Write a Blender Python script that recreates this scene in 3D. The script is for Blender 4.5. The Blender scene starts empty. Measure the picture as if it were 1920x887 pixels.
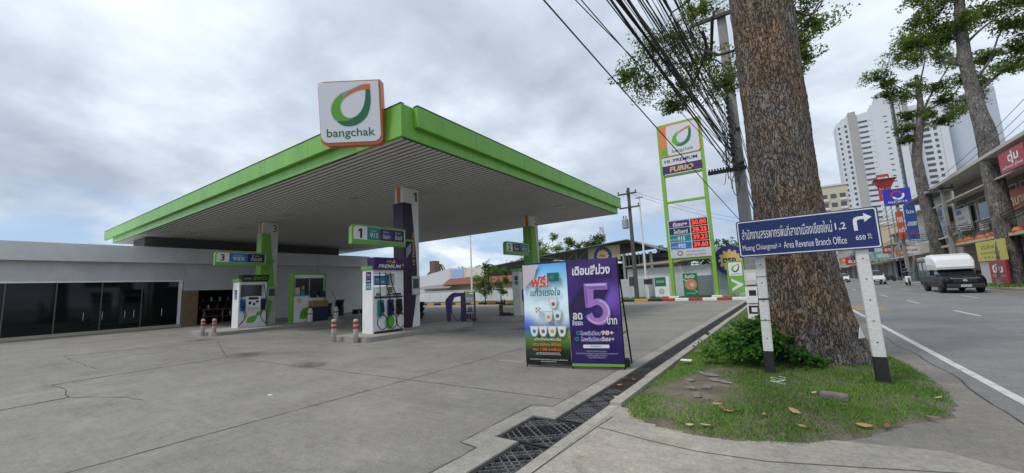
import bpy, math, random
import numpy as np
from mathutils import Matrix, Vector
random.seed(7); rng = np.random.default_rng(7)
R = math.radians
scene = bpy.context.scene
col = scene.collection

# ---------------------------------------------------------------- camera
YAW, PITCH, ROLL, FPX = R(34.2152), R(7.32444), R(2.57657), 750.0
cam = bpy.data.cameras.new('camera'); cam.sensor_width = 36; cam.lens = FPX / 1920 * 36
cam.clip_start = 0.05; cam.clip_end = 3000
cob = bpy.data.objects.new('camera', cam); col.objects.link(cob)
F = Vector((-math.sin(YAW) * math.cos(PITCH), math.cos(YAW) * math.cos(PITCH), math.sin(PITCH)))
R0 = Vector((math.cos(YAW), math.sin(YAW), 0)); U0 = R0.cross(F)
RT = math.cos(ROLL) * R0 - math.sin(ROLL) * U0; UP = math.cos(ROLL) * U0 + math.sin(ROLL) * R0
M = Matrix.Identity(4)
for i in range(3):
    M[i][0], M[i][1], M[i][2] = RT[i], UP[i], -F[i]
M.translation = (0, 0, 1.5); cob.matrix_world = M
scene.camera = cob

# ---------------------------------------------------------------- sky, sun, exposure
SUN_EL, SUN_AZ = R(58), R(-150)        # azimuth measured from +Y towards +X
w = bpy.data.worlds.new('World'); scene.world = w; w.use_nodes = True
nt = w.node_tree; N = nt.nodes; L = nt.links
bg = N['Background']; bg.inputs[1].default_value = 0.1
def nn(t, **k):
    n = N.new(t)
    for a, b in k.items(): setattr(n, a, b)
    return n
sky = nn('ShaderNodeTexSky', sky_type='NISHITA', sun_disc=False, sun_elevation=SUN_EL, sun_rotation=SUN_AZ)
tc = nn('ShaderNodeTexCoord'); sx = nn('ShaderNodeSeparateXYZ'); L.new(tc.outputs['Generated'], sx.inputs[0])
def mth(op, a, b=None, c=None, clamp=False):
    n = nn('ShaderNodeMath', operation=op); n.use_clamp = clamp
    for i, v in enumerate((a, b, c)):
        if v is None: continue
        if isinstance(v, (int, float)): n.inputs[i].default_value = v
        else: L.new(v, n.inputs[i])
    return n.outputs[0]
zz = mth('MAXIMUM', sx.outputs[2], 0.0); den = mth('ADD', zz, 0.30)
cb = nn('ShaderNodeCombineXYZ'); L.new(mth('DIVIDE', sx.outputs[0], den), cb.inputs[0]); L.new(mth('DIVIDE', sx.outputs[1], den), cb.inputs[1])
def noise(vec, scale, det, rough, dist=0.0, off=(0, 0, 0)):
    mp = nn('ShaderNodeMapping'); mp.inputs['Location'].default_value = off; L.new(vec, mp.inputs[0])
    n = nn('ShaderNodeTexNoise'); L.new(mp.outputs[0], n.inputs[0])
    for k, v in (('Scale', scale), ('Detail', det), ('Roughness', rough), ('Distortion', dist)): n.inputs[k].default_value = v
    return n.outputs[0]
big = noise(cb.outputs[0], 0.9, 3, 0.5, 0.0, (3.1, 1.7, 0))
mid = noise(cb.outputs[0], 2.3, 12, 0.56, 0.12, (7.3, 2.2, 0))
mix = mth('ADD', mth('MULTIPLY', big, 0.5), mth('MULTIPLY', mid, 0.5))
ramp = nn('ShaderNodeValToRGB'); L.new(mix, ramp.inputs[0]); cr = ramp.color_ramp
cr.elements[0].position = 0.35; cr.elements[0].color = (.34, .40, .49, 1)
cr.elements[1].position = 0.66; cr.elements[1].color = (.84, .88, .93, 1)
e = cr.elements.new(0.45); e.color = (.47, .535, .625, 1)
e = cr.elements.new(0.53); e.color = (.63, .695, .775, 1)
sc = nn('ShaderNodeVectorMath', operation='SCALE'); L.new(ramp.outputs[0], sc.inputs[0]); sc.inputs['Scale'].default_value = 9.4
# breaks of blue low over the horizon, seen between the cloud layers
low = nn('ShaderNodeMapRange'); L.new(sx.outputs[2], low.inputs[0])
for k, v in ((1, 0.10), (2, 0.24), (3, 1.0), (4, 0.0)): low.inputs[k].default_value = v
gap = noise(cb.outputs[0], 1.5, 6, 0.55, 0.4, (1.4, 5.2, 0))
gr = nn('ShaderNodeMapRange'); L.new(gap, gr.inputs[0])
for k, v in ((1, 0.42), (2, 0.56), (3, 0.0), (4, 0.95)): gr.inputs[k].default_value = v
mx = nn('ShaderNodeMix', data_type='RGBA'); L.new(mth('MULTIPLY', low.outputs[0], gr.outputs[0], clamp=True), mx.inputs[0])
L.new(sc.outputs[0], mx.inputs[6]); 
bl = nn('ShaderNodeMix', data_type='RGBA'); bl.inputs[0].default_value = 0.55
L.new(sky.outputs[0], bl.inputs[6]); bl.inputs[7].default_value = (2.4, 3.9, 6.3, 1)
L.new(bl.outputs[2], mx.inputs[7])
L.new(mx.outputs[2], bg.inputs[0])
sl = bpy.data.lights.new('sun', 'SUN'); sl.energy = 1.5; sl.angle = R(14); sl.color = (1, .96, .9)
so = bpy.data.objects.new('sun', sl); col.objects.link(so)
sd = Vector((math.sin(SUN_AZ) * math.cos(SUN_EL), math.cos(SUN_AZ) * math.cos(SUN_EL), math.sin(SUN_EL)))
so.rotation_euler = sd.to_track_quat('Z', 'Y').to_euler()
vs = scene.view_settings
vs.view_transform = 'Standard'; vs.look = 'None'; vs.gamma = 1; vs.use_curve_mapping = False; vs.exposure = 0.46

# ---------------------------------------------------------------- materials
MATS = {}
def srgb(r, g, b):
    return tuple(((c / 255) / 12.92 if c / 255 <= .04045 else ((c / 255 + .055) / 1.055) ** 2.4) for c in (r, g, b))
def mat(name, c, rough=.6, metal=0.0, var=0.0, scale=3.0, bump=0.0, bscale=None, emit=0.0, spec=.5, stretch=(1, 1, 1), c2=None, det=6, coat=0.0, thr=(.35, .65), dirt=0.0):
    """Principled material; c2 is a second tint mixed in by noise, var a value variation, dirt a fine grime noise."""
    if name in MATS: return MATS[name]
    m = bpy.data.materials.new(name); m.use_nodes = True; MATS[name] = m
    t = m.node_tree; n = t.nodes; l = t.links; b = n['Principled BSDF']
    b.inputs['Base Color'].default_value = (*c, 1); b.inputs['Roughness'].default_value = rough
    b.inputs['Metallic'].default_value = metal; b.inputs['Specular IOR Level'].default_value = spec
    if coat: b.inputs['Coat Weight'].default_value = coat
    if emit:
        b.inputs['Emission Color'].default_value = (*c, 1); b.inputs['Emission Strength'].default_value = emit
    if var or bump or c2 or dirt:
        tcn = n.new('ShaderNodeTexCoord'); mp = n.new('ShaderNodeMapping'); l.new(tcn.outputs['Object'], mp.inputs[0]); mp.inputs['Scale'].default_value = stretch
        ns = n.new('ShaderNodeTexNoise'); l.new(mp.outputs[0], ns.inputs[0]); ns.inputs['Scale'].default_value = scale; ns.inputs['Detail'].default_value = det; ns.inputs['Roughness'].default_value = .6
        out = None
        if var or c2:
            ca = c2 if c2 else tuple(x * (1 - var) for x in c)
            cc = c if c2 else tuple(min(1, x * (1 + var)) for x in c)
            r = n.new('ShaderNodeValToRGB'); l.new(ns.outputs[0], r.inputs[0])
            r.color_ramp.elements[0].position, r.color_ramp.elements[1].position = thr
            r.color_ramp.elements[0].color = (*ca, 1); r.color_ramp.elements[1].color = (*cc, 1)
            out = r.outputs[0]
        if dirt:
            n3 = n.new('ShaderNodeTexNoise'); l.new(mp.outputs[0], n3.inputs[0]); n3.inputs['Scale'].default_value = scale * 9; n3.inputs['Detail'].default_value = 8; n3.inputs['Roughness'].default_value = .75
            mr = n.new('ShaderNodeMapRange'); l.new(n3.outputs[0], mr.inputs[0])
            for k, v in ((1, .3), (2, .7), (3, 1 - dirt), (4, 1 + dirt * .5)): mr.inputs[k].default_value = v
            vm = n.new('ShaderNodeVectorMath'); vm.operation = 'SCALE'; l.new(mr.outputs[0], vm.inputs['Scale'])
            if out: l.new(out, vm.inputs[0])
            else: vm.inputs[0].default_value = c
            out = vm.outputs[0]
        if out: l.new(out, b.inputs['Base Color'])
        if bump:
            n2 = n.new('ShaderNodeTexNoise'); l.new(mp.outputs[0], n2.inputs[0]); n2.inputs['Scale'].default_value = bscale or scale * 6; n2.inputs['Detail'].default_value = 8
            bp = n.new('ShaderNodeBump'); l.new(n2.outputs[0], bp.inputs['Height']); bp.inputs['Strength'].default_value = bump; bp.inputs['Distance'].default_value = .02
            l.new(bp.outputs[0], b.inputs['Normal'])
    return m
def grad(name, stops, axis=2, lo=0.0, hi=1.0, rough=.45, rad=None, radc=None, radr=.5):
    """printed artwork: a colour ramp along one object axis, with an optional printed glow spot"""
    m = bpy.data.materials.new(name); m.use_nodes = True
    t = m.node_tree; n = t.nodes; l = t.links; b = n['Principled BSDF']; b.inputs['Roughness'].default_value = rough
    tcn = n.new('ShaderNodeTexCoord'); s = n.new('ShaderNodeSeparateXYZ'); l.new(tcn.outputs['Object'], s.inputs[0])
    mr = n.new('ShaderNodeMapRange'); l.new(s.outputs[axis], mr.inputs[0]); mr.inputs[1].default_value = lo; mr.inputs[2].default_value = hi
    r = n.new('ShaderNodeValToRGB'); l.new(mr.outputs[0], r.inputs[0]); c = r.color_ramp
    while len(c.elements) > 1: c.elements.remove(c.elements[-1])
    c.elements[0].position = stops[0][0]; c.elements[0].color = (*stops[0][1], 1)
    for p, cc in stops[1:]:
        q = c.elements.new(p); q.color = (*cc, 1)
    out = r.outputs[0]
    if rad:
        d = n.new('ShaderNodeVectorMath'); d.operation = 'DISTANCE'; l.new(tcn.outputs['Object'], d.inputs[0]); d.inputs[1].default_value = rad
        q = n.new('ShaderNodeMapRange'); l.new(d.outputs['Value'], q.inputs[0]); q.interpolation_type = 'SMOOTHSTEP'
        for k, v in ((1, 0), (2, radr), (3, .85), (4, 0)): q.inputs[k].default_value = v
        x = n.new('ShaderNodeMix'); x.data_type = 'RGBA'; l.new(q.outputs[0], x.inputs[0]); l.new(out, x.inputs[6]); x.inputs[7].default_value = (*radc, 1)
        out = x.outputs[2]
    l.new(out, b.inputs['Base Color'])
    return m
def S(name, r, g, b, **k): return mat(name, srgb(r, g, b), **k)
WHITE = S('white_paint', 226, 228, 228, rough=.45, var=.06, scale=2, dirt=.05)
OFFW = S('old_white_paint', 205, 205, 200, rough=.6, var=.1, scale=1.5, dirt=.12)
GREEN = mat('station_green', (.165, .42, .055), rough=.35, var=.10, scale=1.6, stretch=(1, 1, .12), dirt=.07)
DGREEN = mat('deep_green', (.015, .16, .07), rough=.4)
LGREEN = mat('leaf_green', (.12, .40, .03), rough=.4)
ORANGE = mat('orange_paint', (.68, .17, .035), rough=.4)
ORANGE2 = mat('sign_case_orange', (.55, .15, .05), rough=.45)
GREYP = mat('swoosh_grey', (.33, .35, .38), rough=.5)
BLACK = mat('black_plastic', (.012, .012, .013), rough=.45)
DARK = mat('dark_metal', (.03, .03, .033), rough=.5, dirt=.2)
PURPLE = mat('purple_vinyl', (.055, .02, .13), rough=.35)
DPURPLE = mat('dark_purple_vinyl', (.026, .010, .042), rough=.4)
TEAL = mat('teal_print', (.01, .22, .23), rough=.4)
BLUE = mat('blue_print', (.03, .17, .50), rough=.4)
NAVY = mat('navy_print', (.012, .018, .085), rough=.4)
SIGNB = mat('road_sign_blue', (.012, .028, .135), rough=.35, spec=.4)
RETRO = S('retro_white', 222, 224, 226, rough=.4)
GLASS = mat('tinted_glass', (.004, .008, .008), rough=.05, spec=.28)
WGLASS = mat('window_glass', (.03, .04, .045), rough=.08, spec=.6)
CONC = mat('kerb_concrete', (.30, .285, .26), rough=.9, var=.12, scale=2, bump=.3, bscale=40, dirt=.2)
POLEC = mat('pole_concrete', (.27, .265, .25), rough=.9, var=.15, scale=2.5, bump=.3, bscale=30, dirt=.25)
REDP = mat('red_paint', (.42, .035, .03), rough=.5, dirt=.15)
YELP = mat('yellow_paint', (.62, .30, .02), rough=.55, dirt=.2)
BLKP = mat('black_paint', (.018, .018, .02), rough=.6, dirt=.3)
RUBBER = mat('rubber', (.018, .018, .019), rough=.75)
CHROME = mat('bright_metal', (.55, .56, .58), rough=.25, metal=1.0)
STEEL = mat('galvanised_steel', (.38, .40, .42), rough=.45, metal=.6, dirt=.15)
LED = mat('led_red', (1.0, .03, .015), emit=1.3)
GOLD = mat('gold_print', (.62, .40, .13), rough=.4)
BROWN = mat('brown_tile', (.20, .13, .065), rough=.6, var=.15, scale=6)

# ---------------------------------------------------------------- mesh builder
TXT = {}
def text_mesh(body, bold):
    k = (body, bold)
    if k not in TXT:
        c = bpy.data.curves.new('lettering', 'FONT'); c.body = body; c.size = 1; c.offset = bold; c.resolution_u = 3
        o = bpy.data.objects.new('lettering', c); col.objects.link(o)
        dg = bpy.context.evaluated_depsgraph_get()
        me = bpy.data.meshes.new_from_object(o.evaluated_get(dg))
        vs_ = [tuple(v.co) for v in me.vertices]; fs = [tuple(p.vertices) for p in me.polygons]
        bpy.data.objects.remove(o); bpy.data.curves.remove(c); bpy.data.meshes.remove(me)
        TXT[k] = (vs_, fs)
    return TXT[k]
def frame(o, u, v=(0, 0, 1)):
    u = Vector(u).normalized(); v = Vector(v).normalized(); n = u.cross(v)
    m = Matrix.Identity(4)
    for i in range(3): m[i][0], m[i][1], m[i][2], m[i][3] = u[i], v[i], n[i], o[i]
    return m
class MB:
    def __init__(s, T=None): s.v, s.f, s.m = [], [], []; s.T = T or Matrix.Identity(4)
    def add(s, vs_, fs, m=0):
        b = len(s.v); s.v += [tuple(s.T @ Vector(p)) for p in vs_]
        s.f += [tuple(i + b for i in q) for q in fs]; s.m += [m] * len(fs); return s
    def box(s, x0, y0, z0, x1, y1, z1, m=0):
        return s.add([(x0, y0, z0), (x1, y0, z0), (x1, y1, z0), (x0, y1, z0), (x0, y0, z1), (x1, y0, z1), (x1, y1, z1), (x0, y1, z1)],
                     [(3, 2, 1, 0), (4, 5, 6, 7), (0, 1, 5, 4), (1, 2, 6, 5), (2, 3, 7, 6), (3, 0, 4, 7)], m)
    def face(s, pts, m=0): return s.add(pts, [tuple(range(len(pts)))], m)
    def rect(s, x0, y0, x1, y1, z, m=0): return s.face([(x0, y0, z), (x1, y0, z), (x1, y1, z), (x0, y1, z)], m)
    def prism(s, poly, z0, z1, m=0, side=None):
        n = len(poly)
        if sum(poly[i][0] * poly[(i + 1) % n][1] - poly[(i + 1) % n][0] * poly[i][1] for i in range(n)) < 0: poly = poly[::-1]
        vs_ = [(p[0], p[1], z0) for p in poly] + [(p[0], p[1], z1) for p in poly]
        s.add(vs_, [tuple(range(n - 1, -1, -1)), tuple(range(n, 2 * n))], m)
        return s.add(vs_, [(i, (i + 1) % n, n + (i + 1) % n, n + i) for i in range(n)], m if side is None else side)
    def poly(s, pts, z, m=0):
        n = len(pts)
        if sum(pts[i][0] * pts[(i + 1) % n][1] - pts[(i + 1) % n][0] * pts[i][1] for i in range(n)) < 0: pts = pts[::-1]
        return s.face([(p[0], p[1], z) for p in pts], m)
    def tube(s, pts, r, n=8, m=0, cap=True):
        P = [Vector(p) for p in pts]; k = len(P)
        rs = [float(q) for q in r] if isinstance(r, (list, tuple)) else [float(r)] * k
        vs_, fs = [], []; ref = None
        for i in range(k):
            t = (P[min(i + 1, k - 1)] - P[max(i - 1, 0)]).normalized()
            if ref is None: ref = Vector((0, 0, 1)) if abs(t.z) < .9 else Vector((1, 0, 0))
            a = (ref - t * ref.dot(t)).normalized(); b = t.cross(a); ref = a
            for j in range(n):
                q = 2 * math.pi * j / n; vs_.append(tuple(P[i] + rs[i] * (math.cos(q) * a + math.sin(q) * b)))
        for i in range(k - 1):
            for j in range(n): fs.append((i * n + j, i * n + (j + 1) % n, (i + 1) * n + (j + 1) % n, (i + 1) * n + j))
        if cap: fs += [tuple(range(n - 1, -1, -1)), tuple(range((k - 1) * n, k * n))]
        return s.add(vs_, fs, m)
    def cyl(s, p0, p1, r0, r1=None, n=16, m=0): return s.tube([p0, p1], [r0, r0 if r1 is None else r1], n, m)
    def ball(s, c, r, m=0, n=10, k=7, sq=(1, 1, 1)):
        vs_, fs = [], []
        for i in range(k + 1):
            a = math.pi * i / k
            for j in range(n):
                b = 2 * math.pi * j / n
                vs_.append((c[0] + r * sq[0] * math.sin(a) * math.cos(b), c[1] + r * sq[1] * math.sin(a) * math.sin(b), c[2] + r * sq[2] * math.cos(a)))
        for i in range(k):
            for j in range(n): fs.append((i * n + j, (i + 1) * n + j, (i + 1) * n + (j + 1) % n, i * n + (j + 1) % n))
        return s.add(vs_, fs, m)
    def loft(s, rings, m=0, cap=True):
        n = len(rings[0]); vs_ = [p for r in rings for p in r]; fs = []
        for i in range(len(rings) - 1):
            for j in range(n): fs.append((i * n + j, i * n + (j + 1) % n, (i + 1) * n + (j + 1) % n, (i + 1) * n + j))
        if cap: fs += [tuple(range(n - 1, -1, -1)), tuple(range((len(rings) - 1) * n, len(rings) * n))]
        return s.add(vs_, fs, m)
    def text(s, body, x, y, w=None, h=None, z=.003, m=0, bold=0.0, slant=0.0, align='c'):
        """fit the lettering into the box centred (or left-aligned) on x, y"""
        if body == '1': tv, tf = [(.18, 0, 0), (.36, 0, 0), (.36, .72, 0), (.24, .72, 0), (.02, .58, 0), (.02, .44, 0), (.18, .53, 0)], [(0, 1, 2, 3, 6), (3, 4, 5, 6)]
        else: tv, tf = text_mesh(body, bold)
        if not tv: return s
        x0 = min(p[0] for p in tv); x1 = max(p[0] for p in tv); y0 = min(p[1] for p in tv); y1 = max(p[1] for p in tv)
        kx = w / (x1 - x0) if w else None; ky = h / (y1 - y0) if h else kx
        if kx is None: kx = ky
        ox = x - (x1 + x0) / 2 * kx if align == 'c' else x - x0 * kx
        oy = y - (y1 + y0) / 2 * ky
        return s.add([(ox + p[0] * kx + slant * (p[1] * ky), oy + p[1] * ky, z) for p in tv], tf, m)
    def build(s, name, mats, parent=None, smooth=False, bev=0.0, label=None):
        me = bpy.data.meshes.new(name); me.from_pydata(s.v, [], s.f)
        for x in (mats if isinstance(mats, (list, tuple)) else [mats]): me.materials.append(x)
        me.polygons.foreach_set('material_index', s.m)
        if smooth: me.polygons.foreach_set('use_smooth', [True] * len(me.polygons))
        me.update(); o = bpy.data.objects.new(name, me); col.objects.link(o)
        if parent: o.parent = parent
        if bev:
            b = o.modifiers.new('bevel', 'BEVEL'); b.width = bev; b.segments = 2; b.limit_method = 'ANGLE'
        if label: o['label'] = label
        return o
class TB(MB):
    """every piece of printing added becomes a part of its own"""
    def __init__(s, T, mats, parent): MB.__init__(s, T); s.mats = mats; s.par = parent; s.nm = 'printed_panel'
    def add(s, vs_, fs, m=0):
        MB.add(s, vs_, fs, 0); MB.build(s, s.nm, s.mats[m], s.par); s.v, s.f, s.m = [], [], []; return s
    def text(s, *a, **k): s.nm = 'lettering'; MB.text(s, *a, **k); s.nm = 'printed_panel'; return s
    def build(s, *a, **k): return None
def tag(o, label=None, cat=None, group=None, kind=None):
    for k, v in (('label', label), ('category', cat), ('group', group), ('kind', kind)):
        if v: o[k] = v
    return o
def thing(name, label, cat, loc=(0, 0, 0), rz=0.0, group=None):
    o = bpy.data.objects.new(name, None); col.objects.link(o); o.location = loc; o.rotation_euler = (0, 0, rz)
    o.empty_display_size = .2
    return tag(o, label, cat, group)
def struct(o): o['kind'] = 'structure'; return o
def children(o): return [c for c in bpy.data.objects if c.parent == o]
def copy_tree(o, parent=None):
    c = o.copy(); col.objects.link(c)
    if parent: c.parent = parent
    for ch in children(o): copy_tree(ch, c)
    return c
def rrect(x0, y0, x1, y1, r, n=5, corners=(1, 1, 1, 1)):
    out = []
    for (cx, cy, a0, on) in ((x0 + r, y0 + r, 180, corners[0]), (x1 - r, y0 + r, 270, corners[1]), (x1 - r, y1 - r, 0, corners[2]), (x0 + r, y1 - r, 90, corners[3])):
        if on:
            for i in range(n + 1):
                a = R(a0 + 90 * i / n); out.append((cx + r * math.cos(a), cy + r * math.sin(a)))
        else:
            sx_ = {180: x0, 270: x1, 0: x1, 90: x0}[a0]; sy_ = {180: y0, 270: y0, 0: y1, 90: y1}[a0]; out.append((sx_, sy_))
    return out
def smooth_poly(pts, n=6):
    out = []; k = len(pts)
    for i in range(k - 1):
        p0, p1, p2, p3 = pts[max(i - 1, 0)], pts[i], pts[i + 1], pts[min(i + 2, k - 1)]
        for j in range(n):
            t = j / n
            out.append(tuple(.5 * ((2 * p1[d]) + (-p0[d] + p2[d]) * t + (2 * p0[d] - 5 * p1[d] + 4 * p2[d] - p3[d]) * t * t + (-p0[d] + 3 * p1[d] - 3 * p2[d] + p3[d]) * t ** 3) for d in (0, 1)))
    out.append(pts[-1]); return out
# the four-colour drop emblem, in a box 0..1 wide and 0..1 tall; material slots: orange, grey, light green, dark green
def drop(mb, x, y, w, h, z, m):
    o1 = smooth_poly([(1, 1), (.79, .99), (.55, .90), (.27, .80)])                  # outer edge, tip to shoulder
    o2 = smooth_poly([(.27, .80), (.08, .63), (0, .42), (.03, .25), (.12, .14)])
    o3 = smooth_poly([(.12, .14), (.27, .03), (.44, 0), (.64, .04), (.85, .18), (.96, .40), (1, .63), (1, .87)])
    i1 = smooth_poly([(.88, .87), (.69, .84), (.47, .75), (.31, .64), (.24, .52)])
    i2 = smooth_poly([(.24, .52), (.24, .40), (.29, .29), (.38, .22), (.49, .20), (.62, .24)])
    i3 = smooth_poly([(.62, .24), (.74, .35), (.83, .52), (.87, .70), (.88, .87)])
    bo = smooth_poly([(.90, 1.0), (.70, .93), (.48, .83), (.34, .70), (.24, .52)])  # orange / grey border
    bg_ = smooth_poly([(.62, .24), (.45, .155), (.28, .13), (.12, .14)])
    def strip(A, B, mi, dz):
        k = 24
        def rs(P):
            d = [0]
            for a, b in zip(P, P[1:]): d.append(d[-1] + math.dist(a, b))
            out = []
            for i in range(k + 1):
                t = d[-1] * i / k; j = max(q for q in range(len(d)) if d[q] <= t + 1e-9); j = min(j, len(P) - 2)
                f = (t - d[j]) / max(1e-9, d[j + 1] - d[j]); out.append((P[j][0] + (P[j + 1][0] - P[j][0]) * f, P[j][1] + (P[j + 1][1] - P[j][1]) * f))
            return out
        a, b = rs(A), rs(B)
        for i in range(k):
            q = [a[i], a[i + 1], b[i + 1], b[i]]
            mb.poly([(x + p[0] * w, y + p[1] * h) for p in q], z + dz, mi)
    strip([(1, .87)] + [(1, 1)] + bo[:1] + bo[1:], i1[:1] + i1, m[0], 0)
    strip(o1[3:], bo, m[1], .0006)
    strip(o2 + bg_[::-1][1:], i1[-8:] + i2, m[2], .0012)
    strip(o3, bg_[::-1] + i3, m[3], .0018)
LOGO = [ORANGE, GREYP, LGREEN, DGREEN]

# ---------------------------------------------------------------- ground and roads
EARTH = mat('earth', (.16, .13, .095), rough=.95, var=.3, scale=.8, dirt=.3)
def concrete(name, base, warm, scale, joints=0):
    m = bpy.data.materials.new(name); m.use_nodes = True; t = m.node_tree; n = t.nodes; l = t.links; b = n['Principled BSDF']
    b.inputs['Roughness'].default_value = .8; b.inputs['Specular IOR Level'].default_value = .35
    tcn = n.new('ShaderNodeTexCoord')
    def ns(sc_, det, rough, st=(1, 1, 1), dist=0):
        mp = n.new('ShaderNodeMapping'); mp.inputs['Scale'].default_value = st; l.new(tcn.outputs['Object'], mp.inputs[0])
        q = n.new('ShaderNodeTexNoise'); l.new(mp.outputs[0], q.inputs[0])
        for k, v in (('Scale', sc_), ('Detail', det), ('Roughness', rough), ('Distortion', dist)): q.inputs[k].default_value = v
        return q.outputs[0]
    def mrange(x, a, b_, c, d):
        q = n.new('ShaderNodeMapRange'); l.new(x, q.inputs[0])
        for k, v in ((1, a), (2, b_), (3, c), (4, d)): q.inputs[k].default_value = v
        return q.outputs[0]
    def mul(a, b_):
        q = n.new('ShaderNodeMath'); q.operation = 'MULTIPLY'; l.new(a, q.inputs[0]); l.new(b_, q.inputs[1]); return q.outputs[0]
    large = mrange(ns(.22 * scale, 5, .6, dist=.6), .3, .7, .80, 1.12)
    blot = mrange(ns(1.3 * scale, 8, .7, dist=.4), .32, .68, .82, 1.12)
    brush = mrange(ns(3.0, 6, .65, (.35, 4.5, 1)), .3, .7, .93, 1.07)
    fine = mul(mrange(ns(38, 8, .8), .32, .68, .70, 1.28), mrange(ns(9, 6, .7), .3, .7, .86, 1.13))
    speck = mrange(ns(130, 3, .6), .60, .72, 1.0, .62)
    spots = mrange(ns(.75 * scale, 9, .78, dist=1.2), .56, .72, 1.0, .66); tyre_ = mrange(ns(1.0, 5, .6, (.10, 1.7, 1), .3), .56, .70, 1.0, .86); pale = mrange(ns(2.1 * scale, 10, .8, dist=.8), .62, .74, 1.0, 1.16)
    v = mul(mul(mul(mul(large, blot), mul(brush, fine)), speck), mul(mul(spots, tyre_), pale))
    x = n.new('ShaderNodeMix'); x.data_type = 'RGBA'; l.new(ns(.5 * scale, 5, .65), x.inputs[0]); x.inputs[6].default_value = (*base, 1); x.inputs[7].default_value = (*warm, 1)
    s = n.new('ShaderNodeVectorMath'); s.operation = 'SCALE'; l.new(x.outputs[2], s.inputs[0]); l.new(v, s.inputs['Scale'])
    l.new(s.outputs[0], b.inputs['Base Color'])
    bp = n.new('ShaderNodeBump'); bp.inputs['Strength'].default_value = .35; bp.inputs['Distance'].default_value = .008
    l.new(ns(75, 6, .75), bp.inputs['Height']); l.new(bp.outputs[0], b.inputs['Normal'])
    return m
FORE = concrete('forecourt_concrete', (.208, .199, .182), (.25, .233, .203), 1.0)
APRON = concrete('apron_concrete', (.33, .31, .27), (.37, .34, .28), 1.6)
ASPH = concrete('asphalt', (.19, .19, .19), (.215, .21, .20), .7)
SHOUL = concrete('shoulder_dirt', (.20, .19, .175), (.235, .215, .18), 1.4)
VERGE = mat('verge_earth', (.15, .13, .08), rough=.95, c2=(.07, .11, .03), scale=2.2, dirt=.3)

struct(MB().box(-900, -300, -1.2, 900, 1400, -.5).build('ground', EARTH))
# forecourt slab with the notch of the catch basin, open trench between it and the kerb strip
fc = [(-60, -22), (-2.36, -22), (-2.36, 3.43), (-2.64, 3.43), (-2.64, 4.17), (-2.36, 4.17), (-2.36, 31.6), (-60, 31.6)]
struct(MB().prism(fc, -.5, 0).build('forecourt', FORE))
struct(MB().box(-60, 31.82, -.5, -1.2, 200, .08).build('verge', VERGE))
struct(MB().box(1.04, -40, -.5, 11.0, 420, -.012).build('road', ASPH))
struct(MB().box(-60, 200.02, -.5, 1.0, 420, -.02).build('far_ground', VERGE))
struct(MB().box(11.12, -40, -.5, 120, 420, .12).build('pavement', concrete('pavement_concrete', (.27, .255, .235), (.30, .28, .25), 1.2)))
# dirty shoulder between the grass and the white edge line: an uneven strip
sh = [(1.03, -6)] + [(1.70 + .05 * math.sin(y * .9) + .03 * math.sin(y * 3.1 + 1), y) for y in np.arange(-6, 31, .5)] + [(-1.83, 31), (-1.83, 4.3), (1.03, 4.3)]
struct(MB().prism(sh, -.3, -.004).build('road_shoulder', SHOUL))
# concrete driveway apron in the near corner
ap = [(-2.0, -6), (1.02, -6), (1.35, 2.5), (1.30, 4.55), (.9, 4.85), (.2, 4.75), (-.5, 4.7), (-1.2, 4.75), (-1.86, 4.9), (-2.0, 4.9)]
struct(MB().prism(ap, -.5, .012).build('driveway_apron', APRON))
mb = MB()
for pts, w_ in (([(-1.82, 4.12), (-1.3, 4.0), (-.85, 3.93), (-.3, 3.98), (.35, 4.2), (1.2, 4.5)], .009), ([(-1.9, 1.5), (-1.87, 3.0), (-1.83, 4.1), (-1.8, 4.5)], .010)):
    for (a, b) in zip(pts, pts[1:]):
        d = Vector((b[0] - a[0], b[1] - a[1], 0)); q = Vector((-d.y, d.x, 0)).normalized() * w_ / 2
        mb.face([(a[0] - q.x, a[1] - q.y, .016), (b[0] - q.x, b[1] - q.y, .016), (b[0] + q.x, b[1] + q.y, .016), (a[0] + q.x, a[1] + q.y, .016)])
JOINT = mat('joint_filler', (.045, .043, .04), rough=.9)
struct(mb.build('apron_joints', JOINT))
# slab joints and cracks
def wander(pts, amp, step=.25):
    out = []
    for (a, b) in zip(pts, pts[1:]):
        k = max(1, int(math.dist(a, b) / step))
        for i in range(k):
            t = i / k; out.append((a[0] + (b[0] - a[0]) * t + random.uniform(-amp, amp), a[1] + (b[1] - a[1]) * t + random.uniform(-amp, amp)))
    out.append(pts[-1]); return out
def strips(lines, z, width):
    mb = MB()
    for pts in lines:
        for (a, b) in zip(pts, pts[1:]):
            d = Vector((b[0] - a[0], b[1] - a[1], 0)); q = Vector((-d.y, d.x, 0)).normalized() * width * random.uniform(.6, 1.2) / 2
            mb.face([(a[0] - q.x, a[1] - q.y, z), (b[0] - q.x, b[1] - q.y, z), (b[0] + q.x, b[1] + q.y, z), (a[0] + q.x, a[1] + q.y, z)])
    return mb
jl = [wander([(-5.64, -8), (-5.64, 4.88), (-5.66, 14), (-5.7, 31)], .006), wander([(-2.6, 4.93), (-5.64, 4.88), (-12.62, 4.72), (-17.7, 6.3)], .008),
      wander([(-10.24, 1.53), (-11.2, 1.62), (-12.25, 1.57)], .03), wander([(-10.24, 1.53), (-9.2, 2.0), (-8.6, 2.1)], .02), wander([(-13.96, 2.48), (-19.1, 2.62)], .03), wander([(-5.64, 10.5), (-2.5, 10.55)], .008), wander([(-5.7, 17), (-2.5, 17)], .01)]
jw = [wander([(-10.05, -8), (-10.1, .8), (-10.24, 1.53)], .006), wander([(-12.25, 1.57), (-12.62, 4.72)], .012), wander([(-18.7, 4.19), (-17.7, 6.5)], .03), wander([(-19.0, 2.62), (-18.7, 4.19)], .03)]
struct(strips(jw, .003, .055).build('wide_joints', JOINT))
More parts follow.
